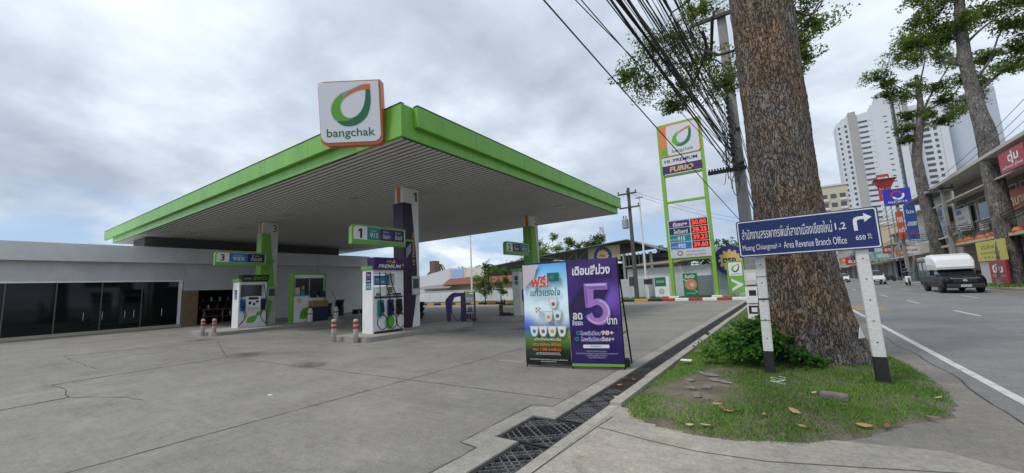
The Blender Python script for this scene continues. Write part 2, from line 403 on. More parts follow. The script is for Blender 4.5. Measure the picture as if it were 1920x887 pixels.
struct(strips(jl, .003, .017).build('slab_joints', JOINT))
def stain_mat(name, c, strength, rad=True):
    m = bpy.data.materials.new(name); m.use_nodes = True; t = m.node_tree; n = t.nodes; l = t.links; b = n['Principled BSDF']; b.inputs['Base Color'].default_value = (*c, 1); b.inputs['Roughness'].default_value = .6
    tcn = n.new('ShaderNodeTexCoord'); ns = n.new('ShaderNodeTexNoise'); l.new(tcn.outputs['Object'], ns.inputs[0]); ns.inputs['Scale'].default_value = 4.5; ns.inputs['Detail'].default_value = 8; ns.inputs['Roughness'].default_value = .7
    d = n.new('ShaderNodeVectorMath'); d.operation = 'DISTANCE'; l.new(tcn.outputs['Generated'], d.inputs[0]); d.inputs[1].default_value = (.5, .5, .5 if rad else .5)
    f = n.new('ShaderNodeMapRange'); f.interpolation_type = 'SMOOTHSTEP'; l.new(d.outputs['Value'], f.inputs[0])
    for k, v in ((1, .12), (2, .5), (3, 1.0), (4, 0.0)): f.inputs[k].default_value = v
    g = n.new('ShaderNodeMapRange'); l.new(ns.outputs[0], g.inputs[0])
    for k, v in ((1, .36), (2, .62), (3, 0.0), (4, strength)): g.inputs[k].default_value = v
    mu = n.new('ShaderNodeMath'); mu.operation = 'MULTIPLY'; l.new(g.outputs[0], mu.inputs[0])
    if rad: l.new(f.outputs[0], mu.inputs[1])
    else: mu.inputs[1].default_value = 1.0
    l.new(mu.outputs[0], b.inputs['Alpha']); return m
OIL = stain_mat('oil_stain', (.05, .046, .042), .5); PALE = stain_mat('cement_bloom', (.36, .34, .31), .4)
q_ = random.Random(4)
for k_, (x, y, r_) in enumerate(((-9.4, 9.6, .8), (-10.1, 11.5, .6), (-8.2, 12.6, .9), (-16.5, 9.2, .9), (-18.2, 10.4, .8), (-15.6, 11.4, .7), (-6.6, 7.2, .7), (-4.6, 9.2, .8), (-12.6, 5.2, .6), (-15.2, 4.6, .7), (-19.5, 6.4, .7), (-9.0, 5.0, .5))):
    m_ = MB(); m_.rect(-r_ * q_.uniform(.8, 1.6), -r_, r_ * q_.uniform(.8, 1.6), r_, 0); o = m_.build('ground_stain', OIL if k_ % 3 else PALE); o.location = (x, y, .0016 + .00005 * k_); struct(o)
# mortar edging around the drain: cracked concrete lips a little lighter than the slab
mb = MB()
mb.prism([(-2.62, -6), (-2.37, -6), (-2.37, 3.42), (-2.65, 3.42), (-2.65, 4.18), (-2.37, 4.18), (-2.37, 31.5), (-2.60, 31.5), (-2.60, 4.55), (-2.86, 4.5), (-2.86, 3.15), (-2.62, 3.12)], -.02, .004)
struct(mb.build('drain_edging', concrete('edging_concrete', (.29, .275, .25), (.33, .31, .27), 2.0)))
el = [wander([(-2.63, -6), (-2.63, 3.1), (-2.87, 3.13), (-2.88, 4.52), (-2.61, 4.57), (-2.61, 12)], .012, .12)]
struct(strips(el, .0075, .010).build('edging_crack', JOINT))
kb = MB().box(-1.99, -6, -.5, -1.87, 4.9, .016)
for y in np.arange(4.9, 31, 1.5): kb.box(-1.99 + random.uniform(-.01, .01), y, -.5, -1.84, y + 1.49, .05 + random.uniform(-.01, .012))
struct(kb.build('kerb_strip', concrete('kerb_strip_concrete', (.33, .31, .27), (.37, .345, .295), 2.5)))

# ---------------------------------------------------------------- drain covers: each piece lifts out
RUST = mat('rusty_iron', (.035, .024, .018), rough=.8, var=.4, scale=5, dirt=.3)
IRON = mat('cast_iron', (.020, .020, .021), rough=.6, var=.3, scale=6, dirt=.3)
IRONL = mat('worn_iron', (.17, .17, .17), rough=.5, metal=.3, dirt=.3)
def grate(x0, y0, x1, y1, pitch, mats, label, diag=True, group='iron drain covers along the forecourt edge'):
    mb = MB(); z0, z1 = -.035, -.004; t = .012
    fr = .02
    mb.box(x0, y0, z0, x0 + fr, y1, z1); mb.box(x1 - fr, y0, z0, x1, y1, z1); mb.box(x0 + fr, y0, z0, x1 - fr, y0 + fr, z1); mb.box(x0 + fr, y1 - fr, z0, x1 - fr, y1, z1)
    def bar(a, b):
        d = Vector((b[0] - a[0], b[1] - a[1], 0)); 
        if d.length < .02: return
        q = Vector((-d.y, d.x, 0)).normalized() * t / 2
        mb.prism([(a[0] - q.x, a[1] - q.y), (b[0] - q.x, b[1] - q.y), (b[0] + q.x, b[1] + q.y), (a[0] + q.x, a[1] + q.y)], z0, z1 - .003, random.choice((0, 1, 1)))
    def clip(c, sgn):
        xs = sorted((max(x0 + fr, min(x1 - fr, q)) for q in (x0, x1)))
        ya, yb = sgn * xs[0] * .8 + c, sgn * xs[1] * .8 + c
        pts = []
        for (px, py) in ((xs[0], ya), (xs[1], yb)):
            if py < y0 + fr: px = (y0 + fr - c) / (sgn * .8); py = y0 + fr
            if py > y1 - fr: px = (y1 - fr - c) / (sgn * .8); py = y1 - fr
            pts.append((px, py))
        if x0 <= pts[0][0] <= x1 and x0 <= pts[1][0] <= x1: bar(*pts)
    c = y0 - 4
    while c < y1 + 4:
        if diag: clip(c, 1); clip(c, -1)
        c += pitch
    if not diag:
        y = y0 + pitch
        while y < y1 - .03: mb.box(x0 + fr, y, z0, x1 - fr, y + t * 1.6, z1 - .002, random.choice((0, 1))); y += pitch
        for q in (.33, .67): mb.box(x0 + (x1 - x0) * q, y0 + fr, z0 - .012, x0 + (x1 - x0) * q + .012, y1 - fr, z0 - .001)
    o = mb.build('drain_grate', mats); return tag(o, label, 'drain grate', group)
grate(-2.335, 1.2, -2.01, 3.40, .085, [IRON, IRONL], 'black diamond mesh drain grate nearest the viewer below the square cover')
grate(-2.62, 3.45, -2.015, 4.15, .085, [IRON, IRONL], 'square black mesh cover wider than the rest of the drain')
grate(-2.335, 4.20, -2.015, 5.75, .055, [IRON, IRONL], 'black drain grate directly behind the square mesh cover')
grate(-2.335, 5.78, -2.015, 7.0, .045, [RUST, RUST], 'brown rusty littered stretch of drain grate beside the purple banner', False)
y = 7.03; k = 0
lab = ['dark slotted drain grate just past the foot of the banner stand', 'second dark slotted drain grate past the banner stand', 'third dark slotted drain grate past the banner stand', 'dark slotted drain grate level with the big tree', 'dark slotted drain grate near the concrete utility pole', 'farthest dark drain grate close to the red and white kerb']
for y0, y1 in ((7.03, 9.5), (9.53, 12), (12.03, 15), (15.03, 19), (19.03, 24), (24.03, 31)):
    grate(-2.335, y0, -2.015, y1, .05, [IRON, DARK], lab[k], False); k += 1
struct(MB().box(-2.36, -6, -.5, -2.0, 31.5, -.42).build('drain_bed', mat('drain_mud', (.02, .018, .015), rough=.9)))

# road markings
PAINT = mat('road_paint', (.55, .55, .53), rough=.7, c2=(.30, .30, .29), scale=5, thr=(.3, .48), dirt=.2)
YPAINT = mat('faded_yellow_paint', (.34, .22, .09), rough=.8, c2=(.2, .16, .1), scale=3)
mb = MB()
mb.rect(1.95, -30, 2.06, 300, -.008)
for x in (4.72, 7.6):
    for y in np.arange(-12 if x < 5 else -8, 250, 7.0): mb.rect(x, y + 2.6, x + .1, y + 5.0, -.008)
mb.add([(10.8, -30, -.008), (10.9, -30, -.008), (10.9, 300, -.008), (10.8, 300, -.008)], [(0, 1, 2, 3)])
mb.rect(2.15, 21.2, 3.1, 24.0, -.008, 1)
struct(mb.build('road_markings', [PAINT, YPAINT]))
re_ = [(1.71 + .05 * math.sin(y * .9) + .03 * math.sin(y * 3.1 + 1), y) for y in np.arange(-6, 31, .5)]
struct(strips([wander(re_, .012, .2)], -.0035, .022).build('road_edge_crack', JOINT))
mb = MB(); mb.box(11.0, -40, -.4, 11.115, 420, .135); struct(mb.build('far_kerb', CONC))
# faint faded paint on the forecourt
mb = MB(); mb.rect(-9.4, 8.6, -8.9, 8.78, .003); mb.rect(-10.85, 7.5, -10.2, 7.62, .003); mb.rect(-17, 8.4, -16.4, 8.55, .003); mb.rect(-5.2, 6.9, -4.6, 7.05, .003)
struct(mb.build('forecourt_markings', mat('worn_yellow', (.33, .28, .18), rough=.85, c2=(.24, .22, .19), scale=6)))

# striped kerb along the back of the forecourt: each kerb block is its own thing
kp = None
segs = [(-60, -36.4, 'g')]
x = -36.4; i = 0
seq = []
while x < -8.5: seq.append((x, min(x + 1.05, -8.0), 'yk'[(i + 1) % 2])); x += 1.05; i += 1
x = seq[-1][1]; i = 0
while x < -2.5: seq.append((x, min(x + .938, -2.37), 'rw'[i % 2])); x += .938; i += 1
nm = {'r': ('red kerb block in the striped kerb below the tall price sign', REDP, 'red kerb blocks by the price sign'), 'w': ('white kerb block in the striped kerb below the tall price sign', WHITE, 'white kerb blocks by the price sign'),
      'y': ('yellow kerb block in the yellow and black kerb behind the canopy', YELP, 'yellow kerb blocks at the back'), 'k': ('black kerb block in the yellow and black kerb behind the canopy', BLKP, 'black kerb blocks at the back')}
src = {}
for (x0, x1, c) in seq:
    key = (c, round(x1 - x0, 2))
    if key not in src:
        mb = MB(); mb.add(*([(0, 31.61, -.3), (x1 - x0 - .01, 31.61, -.3), (x1 - x0 - .01, 31.61, .17), (0, 31.61, .17), (0, 31.81, -.3), (x1 - x0 - .01, 31.81, -.3), (x1 - x0 - .01, 31.78, .2), (0, 31.78, .2), (x1 - x0 - .01, 31.64, .2), (0, 31.64, .2)],
            [(0, 1, 2, 3), (3, 2, 8, 9), (9, 8, 6, 7), (7, 6, 5, 4), (0, 3, 9, 7, 4), (1, 5, 6, 8, 2)]))
        o = mb.build('kerb_block', nm[c][1]); src[key] = o
    else:
        o = src[key].copy(); col.objects.link(o)
    o.location = (x0, 0, 0); tag(o, nm[c][0], 'kerb', nm[c][2])
for o in src.values(): pass

# ---------------------------------------------------------------- the canopy
CX0, CX1, CY0, CY1, CZ = -37.9, -8.27, 7.02, 23.94, 5.75
cp = thing('fuel_station_canopy', 'long flat canopy with bright green fascia and grey ribbed underside over the pumps', 'canopy', (CX1, CY0, CZ))
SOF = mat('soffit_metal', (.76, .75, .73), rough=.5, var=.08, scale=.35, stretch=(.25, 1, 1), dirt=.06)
mb = MB(); LX, LY = CX0 - CX1, CY1 - CY0
y = .12
while y < LY - .15:
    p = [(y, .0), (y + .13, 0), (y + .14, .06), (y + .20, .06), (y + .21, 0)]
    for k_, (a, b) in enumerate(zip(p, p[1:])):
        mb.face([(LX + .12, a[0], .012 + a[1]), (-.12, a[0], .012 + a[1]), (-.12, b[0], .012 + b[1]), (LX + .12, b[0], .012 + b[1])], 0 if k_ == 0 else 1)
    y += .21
mb.build('ribbed_soffit', [SOF, mat('soffit_gap_shade', (.24, .235, .225), rough=.7)], cp)  # groove faces coloured darker, so shade between the ribs is painted in
mb = MB(); mb.box(LX + .13, .13, .3, -.13, LY - .13, .9); mb.build('roof_deck', mat('roof_sheet', (.35, .36, .37), rough=.5), cp)
FZ = .96
def fascia(mb, x0, y0, x1, y1, z0, z1, t):     # box along an edge
    mb.box(min(x0, x1), min(y0, y1), z0, max(x0, x1), max(y0, y1), z1)
mb = MB()
mb.box(LX, 0, 0, 0, .11, FZ - .01); mb.box(-.11, .112, 0, 0, LY - .112, FZ - .01); mb.box(LX, LY - .11, 0, 0, LY, FZ - .01); mb.box(LX, .112, 0, LX + .11, LY - .112, FZ - .01)
mb.build('fascia', GREEN, cp, bev=.01)
for nm_, b_ in (('fascia_panel', (LX - 1.6, -.16, .36, -2.1, -.003, FZ)), ('fascia_panel', (.003, .45, .36, .16, LY + .2, FZ))):
    p = MB().box(*b_).build(nm_, GREEN, cp, bev=.012)
    a = b_
    e_ = MB().box(a[0] - .01, a[1] - .012, FZ + .002, a[3] + .01, a[4] + .012, FZ + .03); e_.build('coping', mat('coping_dark_green', (.02, .07, .025), rough=.4), p)
for x in np.arange(-4.5, LX, -3.0):
    MB().box(x, -.1605, .37, x + .012, -.158, FZ - .01).build('panel_seam', MATS['coping_dark_green'], cp); MB().box(x, -.0015, .01, x + .012, -.0005, .35).build('panel_seam', MATS['coping_dark_green'], cp)
for y in np.arange(3.0, LY, 3.0):
    MB().box(.1595, y, .37, .1615, y + .012, FZ - .01).build('panel_seam', MATS['coping_dark_green'], cp); MB().box(.0005, y, .01, .0015, y + .012, .35).build('panel_seam', MATS['coping_dark_green'], cp)
MB().box(LX - .01, -.012, FZ - .008, .0, .1, FZ + .018).build('coping', MATS['coping_dark_green'], cp)
MB().box(-2.1, .003, -.012, LX + .3, .1, -.002).box(-.1, .112, -.012, -.003, LY - .1, -.002).build('drip_edge', MATS['coping_dark_green'], cp)
fx = MB().prism(rrect(-.28, -.28, .28, .28, .02), -.02, .005).build('downlight', mat('lamp_housing', (.58, .58, .56), rough=.5), cp)
fx.location = (-9.88 - CX1, 10.31 - CY0, 0)
MB().prism(rrect(-.2, -.2, .2, .2, .02), -.026, -.021).build('lens', mat('unlit_lens', (.36, .36, .36), rough=.3), fx)
for (x, y) in ((-15.39, 10.39), (-9.8, 19.18), (-15.37, 19.3), (-21.07, 10.32), (-30.3, 9.1), (-20.9, 19.2), (-26.6, 10.3), (-26.6, 19.2)):
    c = copy_tree(fx, cp); c.location = (x - CX1, y - CY0, 0)

# illuminated brand box on the canopy corner, facing the street corner and tipped forward
sgn = thing('canopy_sign', 'white rounded square sign with orange sides and green drop emblem on canopy corner', 'sign', (-9.57, 6.3, 6.56), YAW)
def rot_x(o, a): o.rotation_euler[0] = a
rot_x(sgn, R(-9)); sgn.rotation_euler = (Matrix.Rotation(YAW, 3, 'Z') @ Matrix.Rotation(R(9), 3, 'X')).to_euler()
T = frame((0, 0, 0), (1, 0, 0))
mb = MB(T); mb.prism(rrect(-.84, -.92, .90, .865, .2, 8, (1, 1, 0, 1)), -.3, 0); mb.build('sign_case', ORANGE2, sgn, bev=.015)
mb = MB(T); mb.prism(rrect(-.82, -.83, .85, .83, .2, 8, (1, 1, 0, 0)), .002, .02); fc_ = mb.build('sign_face', mat('sign_acrylic', (.76, .78, .84), rough=.35), sgn)
mb = MB(T); drop(mb, -.50, -.40, 1.12, 1.15, .024, (0, 1, 2, 3)); mb.build('emblem', LOGO, sgn)
mb = MB(T); mb.text('bangchak', .02, -.60, 1.35, .30, .024, bold=.012); mb.build('lettering', DGREEN, sgn)

# ---------------------------------------------------------------- pillars on the pump islands
def island(x0, x1, y0, y1, label):
    mb = MB(); mb.prism(rrect(x0, y0, x1, y1, .18, 4), -.1, .15)
    return tag(mb.build('pump_island', CONC, bev=.02), label, 'kerb island')
island(-12.95, -11.08, 7.95, 13.2, 'raised concrete island carrying the purple topped pump and pillar 1')
island(-24.0, -20.75, 7.25, 13.6, 'raised concrete island carrying the green pump, pillar 3 and the kiosk')
island(-13.0, -10.5, 15.2, 22.5, 'raised concrete island carrying pillar 2 behind the banners')
def pillar(x1, y1, num, clad, label, lower=None):
    t = thing('canopy_pillar', label, 'pillar', (x1, y1 - .8, .15)); w_, d = .52, .8; H = 5.6
    MB().box(-w_, 0, 0, 0, d, H).build('column', WHITE if num != '3' else OFFW, t, bev=.012)
    T1 = frame((-w_, -.003, 0), (1, 0, 0)); mb = MB(T1); mb.prism([(.14, 4.95), (.34, 4.95), (.34, H - .012), (.14, H - .012)], 0, .012); mb.build('orange_stripe', ORANGE, t)
    mb = MB(T1); mb.prism([(-.02, 0), (w_ + .02, 0), (w_ + .02, 4.95), (-.02, 4.95)], .001, .06)
    T2 = frame((.002, 0, 0), (0, 1, 0)); mb.T = T2
    side = [(-.06, 0), (.34, 0)] + smooth_poly([(.34, 0), (.52, .9), (.62, 1.9), (.60, 2.7), (.48, 3.9), (.38, 4.95)], 5)[1:] + [(-.06, 4.95)]
    mb.prism(side, .0, .045); c = mb.build('cladding', clad, t, bev=.008)
    mb = MB(T2); mb.text(num, .62, 5.28, None, .40, .004, bold=.01); mb.build('number', DGREEN, t)
    mb = MB(T2); mb.prism([(.30, 1.25), (.72, 1.25), (.72, 2.0), (.30, 2.0)], .05, .10); mb.rect(.33, 1.28, .69, 1.97, .104, 1); mb.rect(.36, 1.5, .66, 1.9, .106, 2)
    nb = mb.build('notice_case', [STEEL, OFFW, mat('notice_green', (.05, .09, .07), rough=.3)], t)
    return t
p1 = pillar(-12.42, 11.41, '1', DPURPLE, 'square pillar 1 clad in dark purple with orange stripe near its top')
T2 = frame((-12.42, 10.61, .15), (0, 1, 0))
mb = MB(frame((.05, 0, 0), (0, 0, 1), (0, -1, 0)))
mb.text('HI PREMIUM', 3.1, -.46, 1.3, .11, .002, 0, .01); mb.build('lettering', GOLD, p1)
mb = MB(T2); mb.T = frame((.05, 0, 0), (0, 1, 0))
for k_ in range(5): mb.box(.08 + .05 * k_, 2.72 + .06 * k_, .0, .12 + .05 * k_, 3.1 + .05 * k_, .004)
mb.build('fuel_prices', mat('print_grey', (.35, .35, .4), rough=.5), p1)
pillar(-23.62, 11.11, '3', GREEN, 'square pillar 3 clad in bright green between pump and kiosk')
pillar(-12.28, 20.9, '2', GREEN, 'square pillar 2 clad in green partly hidden by the banners')

def lane_sign(x, y0, y1, num, panels, label):
    t = thing('lane_sign', label, 'sign', (x, y0, 3.26)); L_ = y1 - y0
    T = frame((0, 0, 0), (0, 1, 0)); h = .70
    mb = MB(T); mb.prism(rrect(0, 0, L_, h, .17, 6, (0, 0, 0, 1)), -.1, .1); mb.build('sign_box', GREEN, t, bev=.012)
    mb = MB(T); mb.prism(rrect(.05, .17, L_ - .05, h - .06, .13, 6, (0, 0, 0, 1)), .101, .106); mb.build('sign_face', WHITE, t)
    mb = MB(T); mb.text(num, .31, .39, None, .34, .109, bold=.02); mb.build('number', BLKP, t)
    x_ = .60; wd = (L_ - .68) / len(panels)
    for (m_, small, big_) in panels:
        mb = MB(T); mb.rect(x_, .18, x_ + wd, h - .07, .108); mb.text(big_, x_ + wd * .5, .35, wd * .62, .19, .111, 1, .012, .1); mb.text(small, x_ + wd * .45, .52, wd * .5, .07, .111, 1)
        mb.build('fuel_panel', [m_, WHITE], t); x_ += wd
    MB().cyl((0, L_ - .02, .3), (0, L_ + .45, .3), .05).build('bracket', GREEN, t)
lane_sign(-12.3, 8.17, 10.51, '1', [(TEAL, 'แก๊สโซฮอล์', '91S'), (PURPLE, 'ไฮพรีเมียม', 'ดีเซล+'), (NAVY, 'ไฮ', 'ดีเซลS')], 'green framed lane sign 1 with teal, purple and navy fuel panels')
lane_sign(-23.2, 7.95, 10.30, '3', [(BLUE, 'แก๊สโซฮอล์', '95S'), (NAVY, 'ไฮ', 'ดีเซลS')], 'green framed lane sign 3 with blue and navy fuel panels')
lane_sign(-12.1, 17.05, 19.3, '2', [(PURPLE, 'ไฮพรีเมียม', 'ดีเซล+'), (TEAL, 'แก๊สโซฮอล์', '91S')], 'green framed lane sign 2 with purple and teal fuel panels')

# ---------------------------------------------------------------- pumps
SCREEN = mat('pump_screen', (.10, .30, .45), rough=.2)
PANELG = mat('pump_grey', (.42, .43, .44), rough=.45)
LCD = mat('lcd_dark', (.03, .035, .03), rough=.25)
CREAM = mat('pump_cream', (.55, .50, .40), rough=.5)
def nozzle(t, T, a, z, mcol):
    mb = MB(T); mb.prism(rrect(a - .12, z - .28, a + .12, z + .28, .03), .02, .07); ho = mb.build('nozzle_holster', mcol, t)
    mb = MB(T)
    mb.tube([(a + .03, z + .16, .10), (a + .03, z + .05, .14), (a + .04, z - .14, .15)], [.028, .04, .035], 8)
    mb.tube([(a + .03, z + .14, .10), (a - .02, z + .20, .10), (a - .07, z + .13, .09)], [.02, .018, .014], 8)
    mb.tube([(a - .04, z + .02, .13), (a - .05, z - .08, .15), (a + .01, z - .13, .15)], .012, 6)
    mb.build('nozzle', BLACK, ho, smooth=True)
def hose(t, T, pts, r=.016):
    P = [Vector(p) for p in pts]; out = []
    for i in range(len(P) - 1):
        p0, p1, p2, p3 = P[max(i - 1, 0)], P[i], P[i + 1], P[min(i + 2, len(P) - 1)]
        for j in range(7):
            q = j / 7; out.append(.5 * ((2 * p1) + (p2 - p0) * q + (2 * p0 - 5 * p1 + 4 * p2 - p3) * q * q + (3 * p1 - p0 - 3 * p2 + p3) * q ** 3))
    out.append(P[-1]); MB(T).tube(out, r, 6).build('hose', RUBBER, t, smooth=True)
# pump 1: frame a along +Y (0..1.35), b up from the island, c outwards (+X)
t = thing('fuel_pump', 'white fuel pump with purple header and three hanging hoses in front of pillar 1', 'fuel pump', (-11.86, 8.75, .15))
T = frame((0, 0, 0), (0, 1, 0))
mb = MB(); mb.box(-.58, 0, 0, 0, .06, 2.2); mb.box(-.58, 1.29, 0, 0, 1.35, 2.2); mb.box(-.58, .061, 0, -.02, 1.289, 1.58); mb.box(-.56, .061, 2.06, -.02, 1.289, 2.2); mb.box(-.56, .97, 1.58, -.03, 1.289, 2.06)
mb.build('cabinet', WHITE, t, bev=.01)
MB().box(-.61, -.04, 2.202, .03, .36, 2.33).build('green_cap', GREEN, t, bev=.01)
mb = MB(frame((-.50, -.002, 0), (1, 0, 0)))
for z0, c_ in ((1.93, 1), (1.72, 2), (1.50, 3)): mb.rect(.12, z0, .42, z0 + .2, .003, c_); mb.text('ดีเซล' if c_ < 3 else '91S', .27, z0 + .1, .2, .09, .006, 0)
mb.build('fuel_sticker', [WHITE, PURPLE, NAVY, TEAL], t)
mb = MB(T); mb.box(.12, 1.66, -.42, .95, 2.02, -.36); mb.rect(.15, 1.69, .92, 1.99, -.356, 1); mb.ball((.45, 1.86, -.356), .05, 2, 8, 5, (1.6, .5, .05)); mb.ball((.7, 1.78, -.356), .05, 2, 8, 5, (1.4, .5, .05)); mb.build('monitor', [BLACK, SCREEN, WHITE], t)
mb = MB(T); mb.prism([(.08, 1.28), (1.27, 1.28), (1.27, 1.60), (.90, 1.64), (.08, 1.60)], -.018, .04); mb.rect(.52, 1.36, .86, 1.58, .043, 1)
for zz_ in (1.38, 1.45, 1.52): mb.rect(.60, zz_, .80, zz_ + .05, .046, 2)
mb.rect(.10, 1.29, .30, 1.38, .044, 3); mb.rect(.55, 1.29, .78, 1.345, .044, 2); mb.rect(.80, 1.285, 1.2, 1.36, .044, 4)
mb.build('display_console', [WHITE, CREAM, LCD, TEAL, PURPLE], t, bev=.006)
MB(T).box(.06, 1.20, -.018, 1.29, 1.25, .02).build('black_trim', BLACK, t); MB(T).box(.06, .0, -.018, 1.29, .07, .03).build('black_plinth', BLACK, t)
for a, m_ in ((.30, TEAL), (.72, NAVY), (1.10, BLACK)): nozzle(t, T, a, .86, m_)
mb = MB(T); mb.add([(.72 + .19 * math.cos(q), .36 + .25 * math.sin(q), .004) for q in np.linspace(0, 2 * math.pi, 24, endpoint=False)], [tuple(range(24))]); mb.build('green_oval', LGREEN, t)
for a in (.30, .72, 1.10):
    hose(t, T, [(a + .02, .66, .16), (a + .14, .48, .18), (a + .18, .28, .16), (a, .12, .14), (a - .19, .28, .14), (a - .18, .48, .12), (a - .02, .66, .10), (a - .05, 1.0, .12), (a * .7, 1.6, .12), (a * .55 + .08, 2.1, .06)])
mb = MB(T)
mb.loft([[(-.02, 2.20, -.25), (1.34, 2.20, -.25), (1.34, 2.20, .10), (-.02, 2.20, .10)], [(-.06, 2.62, -.25), (1.38, 2.62, -.25), (1.38, 2.62, .20), (-.06, 2.62, .20)]]); hd = mb.build('header_sign', PURPLE, t, bev=.01)
hd_T = frame((.112, 0, 2.20), (0, 1, 0), (.232, 0, .972)); mb = MB(hd_T); mb.text('HI▲', .66, .30, .40, .13, .004, 1, .015, .15); mb.text('PREMIUM', .62, .12, .95, .13, .004, 0, .02, .12); mb.text('+', 1.2, .18, .1, .1, .004, 1, .03); mb.build('lettering', [WHITE, GOLD], hd)
# pump 3
t = thing('fuel_pump', 'white fuel pump with black and green header and leaf marks beside pillar 3', 'fuel pump', (-22.2, 8.7, .15))
mb = MB(); mb.box(-.7, 0, 0, 0, .07, 2.25); mb.box(-.7, 1.2, 0, 0, 1.27, 2.25); mb.box(-.7, .071, 0, -.02, 1.199, .95); mb.box(-.68, .071, 2.1, -.02, 1.199, 2.25); mb.box(-.55, .071, .95, -.14, 1.199, 1.5)
mb.build('cabinet', WHITE, t, bev=.01)
MB().box(-.73, -.04, 2.252, .03, .30, 2.38).build('green_cap', GREEN, t, bev=.01)
mb = MB(frame((-.62, -.002, 0), (1, 0, 0))); mb.rect(.14, 1.4, .42, 1.6, .003, 1); mb.rect(.14, 1.62, .42, 1.85, .003, 2); mb.text('95S', .28, 1.73, .2, .1, .006, 0); mb.text('ดีเซล', .28, 1.5, .2, .1, .006, 0); mb.build('fuel_sticker', [WHITE, BLUE, NAVY], t)
mb = MB(T); mb.box(.09, 1.52, -.40, 1.18, 2.08, -.36); mb.build('window', WGLASS, t)
mb = MB(T); mb.prism(rrect(.30, .78, .98, 1.52, .06), -.13, .06); mb.rect(.42, 1.35, .86, 1.48, .064, 1); mb.rect(.42, 1.12, .54, 1.27, .064, 1); mb.rect(.62, 1.06, .72, 1.2, .064, 1); mb.rect(.74, 1.2, .88, 1.3, .064, 1); mb.rect(.4, .82, .9, .98, .064, 2)
mb.build('display_console', [WHITE, LCD, CREAM], t, bev=.008)
for a, m_ in ((.16, BLUE), (1.09, NAVY)): nozzle(t, T, a, 1.1, m_)
mb = MB(T)
for cx_, cy_, r_ in ((.62, .38, .2), (.95, .66, .12)):
    lp = smooth_poly([(-1.3, -.7), (-.9, .4), (0, .8), (1.2, .9), (.9, -.1), (.2, -.8), (-1.3, -.7)], 6); mb.poly([(cx_ + p[0] * r_, cy_ + p[1] * r_) for p in lp], .003)
mb.build('leaf_emblem', LGREEN, t)
for a, s_ in ((.16, -1), (1.09, 1)): hose(t, T, [(a, .95, .16), (a + .12, .6, .2), (a + .1 * s_, .25, .2), (a + .18 * s_, .1, .14), (a - .1 * s_, .5, .08), (a + .1 * s_, 1.2, .12), (a + .02, 2.1, .06)])
mb = MB(T); mb.loft([[(.1, 2.24, -.25), (1.28, 2.24, -.25), (1.28, 2.24, .08), (.1, 2.24, .08)], [(.06, 2.58, -.25), (1.32, 2.58, -.25), (1.32, 2.58, .16), (.06, 2.58, .16)]]); hd = mb.build('header_sign', mat('header_black', (.012, .03, .015), rough=.4), t, bev=.01)
mb = MB(frame((.092, 0, 2.24), (0, 1, 0), (.23, 0, .973))); mb.text('EVO', .88, .17, .62, .17, .004, 0, .03, .25); mb.text('GASOHOL', .32, .16, .36, .08, .004, 1); mb.build('lettering', [LGREEN, OFFW], hd)
# pump 2, edge-on behind the banners
t = thing('fuel_pump', 'slim grey white fuel pump seen side-on left of the football banner', 'fuel pump', (-10.75, 16.3, .15))
mb = MB(); mb.box(-.45, 0, 0, 0, .5, 2.15); mb.build('cabinet', OFFW, t, bev=.03)
MB().box(-.5, -.04, 2.152, .05, .54, 2.27).build('green_cap', GREEN, t, bev=.01)
mb = MB(frame((-.4, -.002, 0), (1, 0, 0))); mb.rect(.1, 1.72, .3, 1.92, .003, 1); mb.rect(.1, 1.5, .3, 1.7, .003, 2); mb.build('fuel_sticker', [WHITE, PURPLE, TEAL], t)
nozzle(t, T, .27, 1.0, NAVY)
hose(t, T, [(.3, .8, .16), (.4, .3, .2), (.5, .15, .15), (.25, .6, .1), (.3, 2.0, .05)])

# ---------------------------------------------------------------- kiosk, bollards and odds and ends under the canopy
t = thing('cashier_kiosk', 'green and white kiosk with window between pillar 3 and white wall', 'kiosk', (-22.4, 11.35, .15))
mb = MB(); mb.box(-.35, .12, 0, -.01, 1.85, .1); mb.box(-.35, .12, .1, -.02, 1.85, 1.42); mb.box(-.35, .12, 2.42, -.02, 1.85, 2.6); mb.box(-.35, .12, 1.42, -.31, 1.85, 2.42); mb.build('wall', WHITE, t)
mb = MB(); mb.box(-.38, 0, 0, 0, .12, 2.72); mb.box(-.38, 1.85, 0, 0, 1.97, 2.72); mb.box(-.38, .121, 2.6, 0, 1.849, 2.72); mb.build('green_frame', GREEN, t, bev=.01)
mb = MB(T); mb.rect(.14, 1.44, 1.83, 2.38, -.04); mb.build('window', WGLASS, t)
mb = MB(T)
for a in (.13, .95, 1.79): mb.box(a, 1.44, -.03, a + .05, 2.38, .0)
mb.box(.13, 1.42, -.015, 1.84, 1.46, .02); mb.build('window_frame', STEEL, t)
mb = MB(T); mb.box(.2, 1.5, -.035, .45, 1.9, -.03, 1); mb.box(.5, 1.47, -.035, .72, 1.72, -.03, 2); mb.box(.55, 1.78, -.035, .7, 1.98, -.03, 3); mb.build('window_posters', [WHITE, CREAM, BLUE, YELP], t)
mb = MB(T); lp = smooth_poly([(-1.3, -.9), (-.9, .4), (0, .8), (1.2, .9), (.9, -.1), (.2, -.8), (-1.3, -.9)], 6); mb.poly([(.85 + p[0] * .33, .5 + p[1] * .36) for p in lp], -.015); mb.rect(.3, 1.05, .55, 1.3, -.016, 1); mb.build('leaf_emblem', [LGREEN, CREAM], t)
t2 = MB(frame((-22.1, 12.35, .15), (0, 1, 0))); t2.prism(rrect(0, 0, .95, .78, .05), -.4, 0); o = tag(t2.build('plastic_crate', mat('dark_blue_plastic', (.012, .02, .055), rough=.4)), 'dark blue plastic drum crate below the kiosk counter', 'crate')
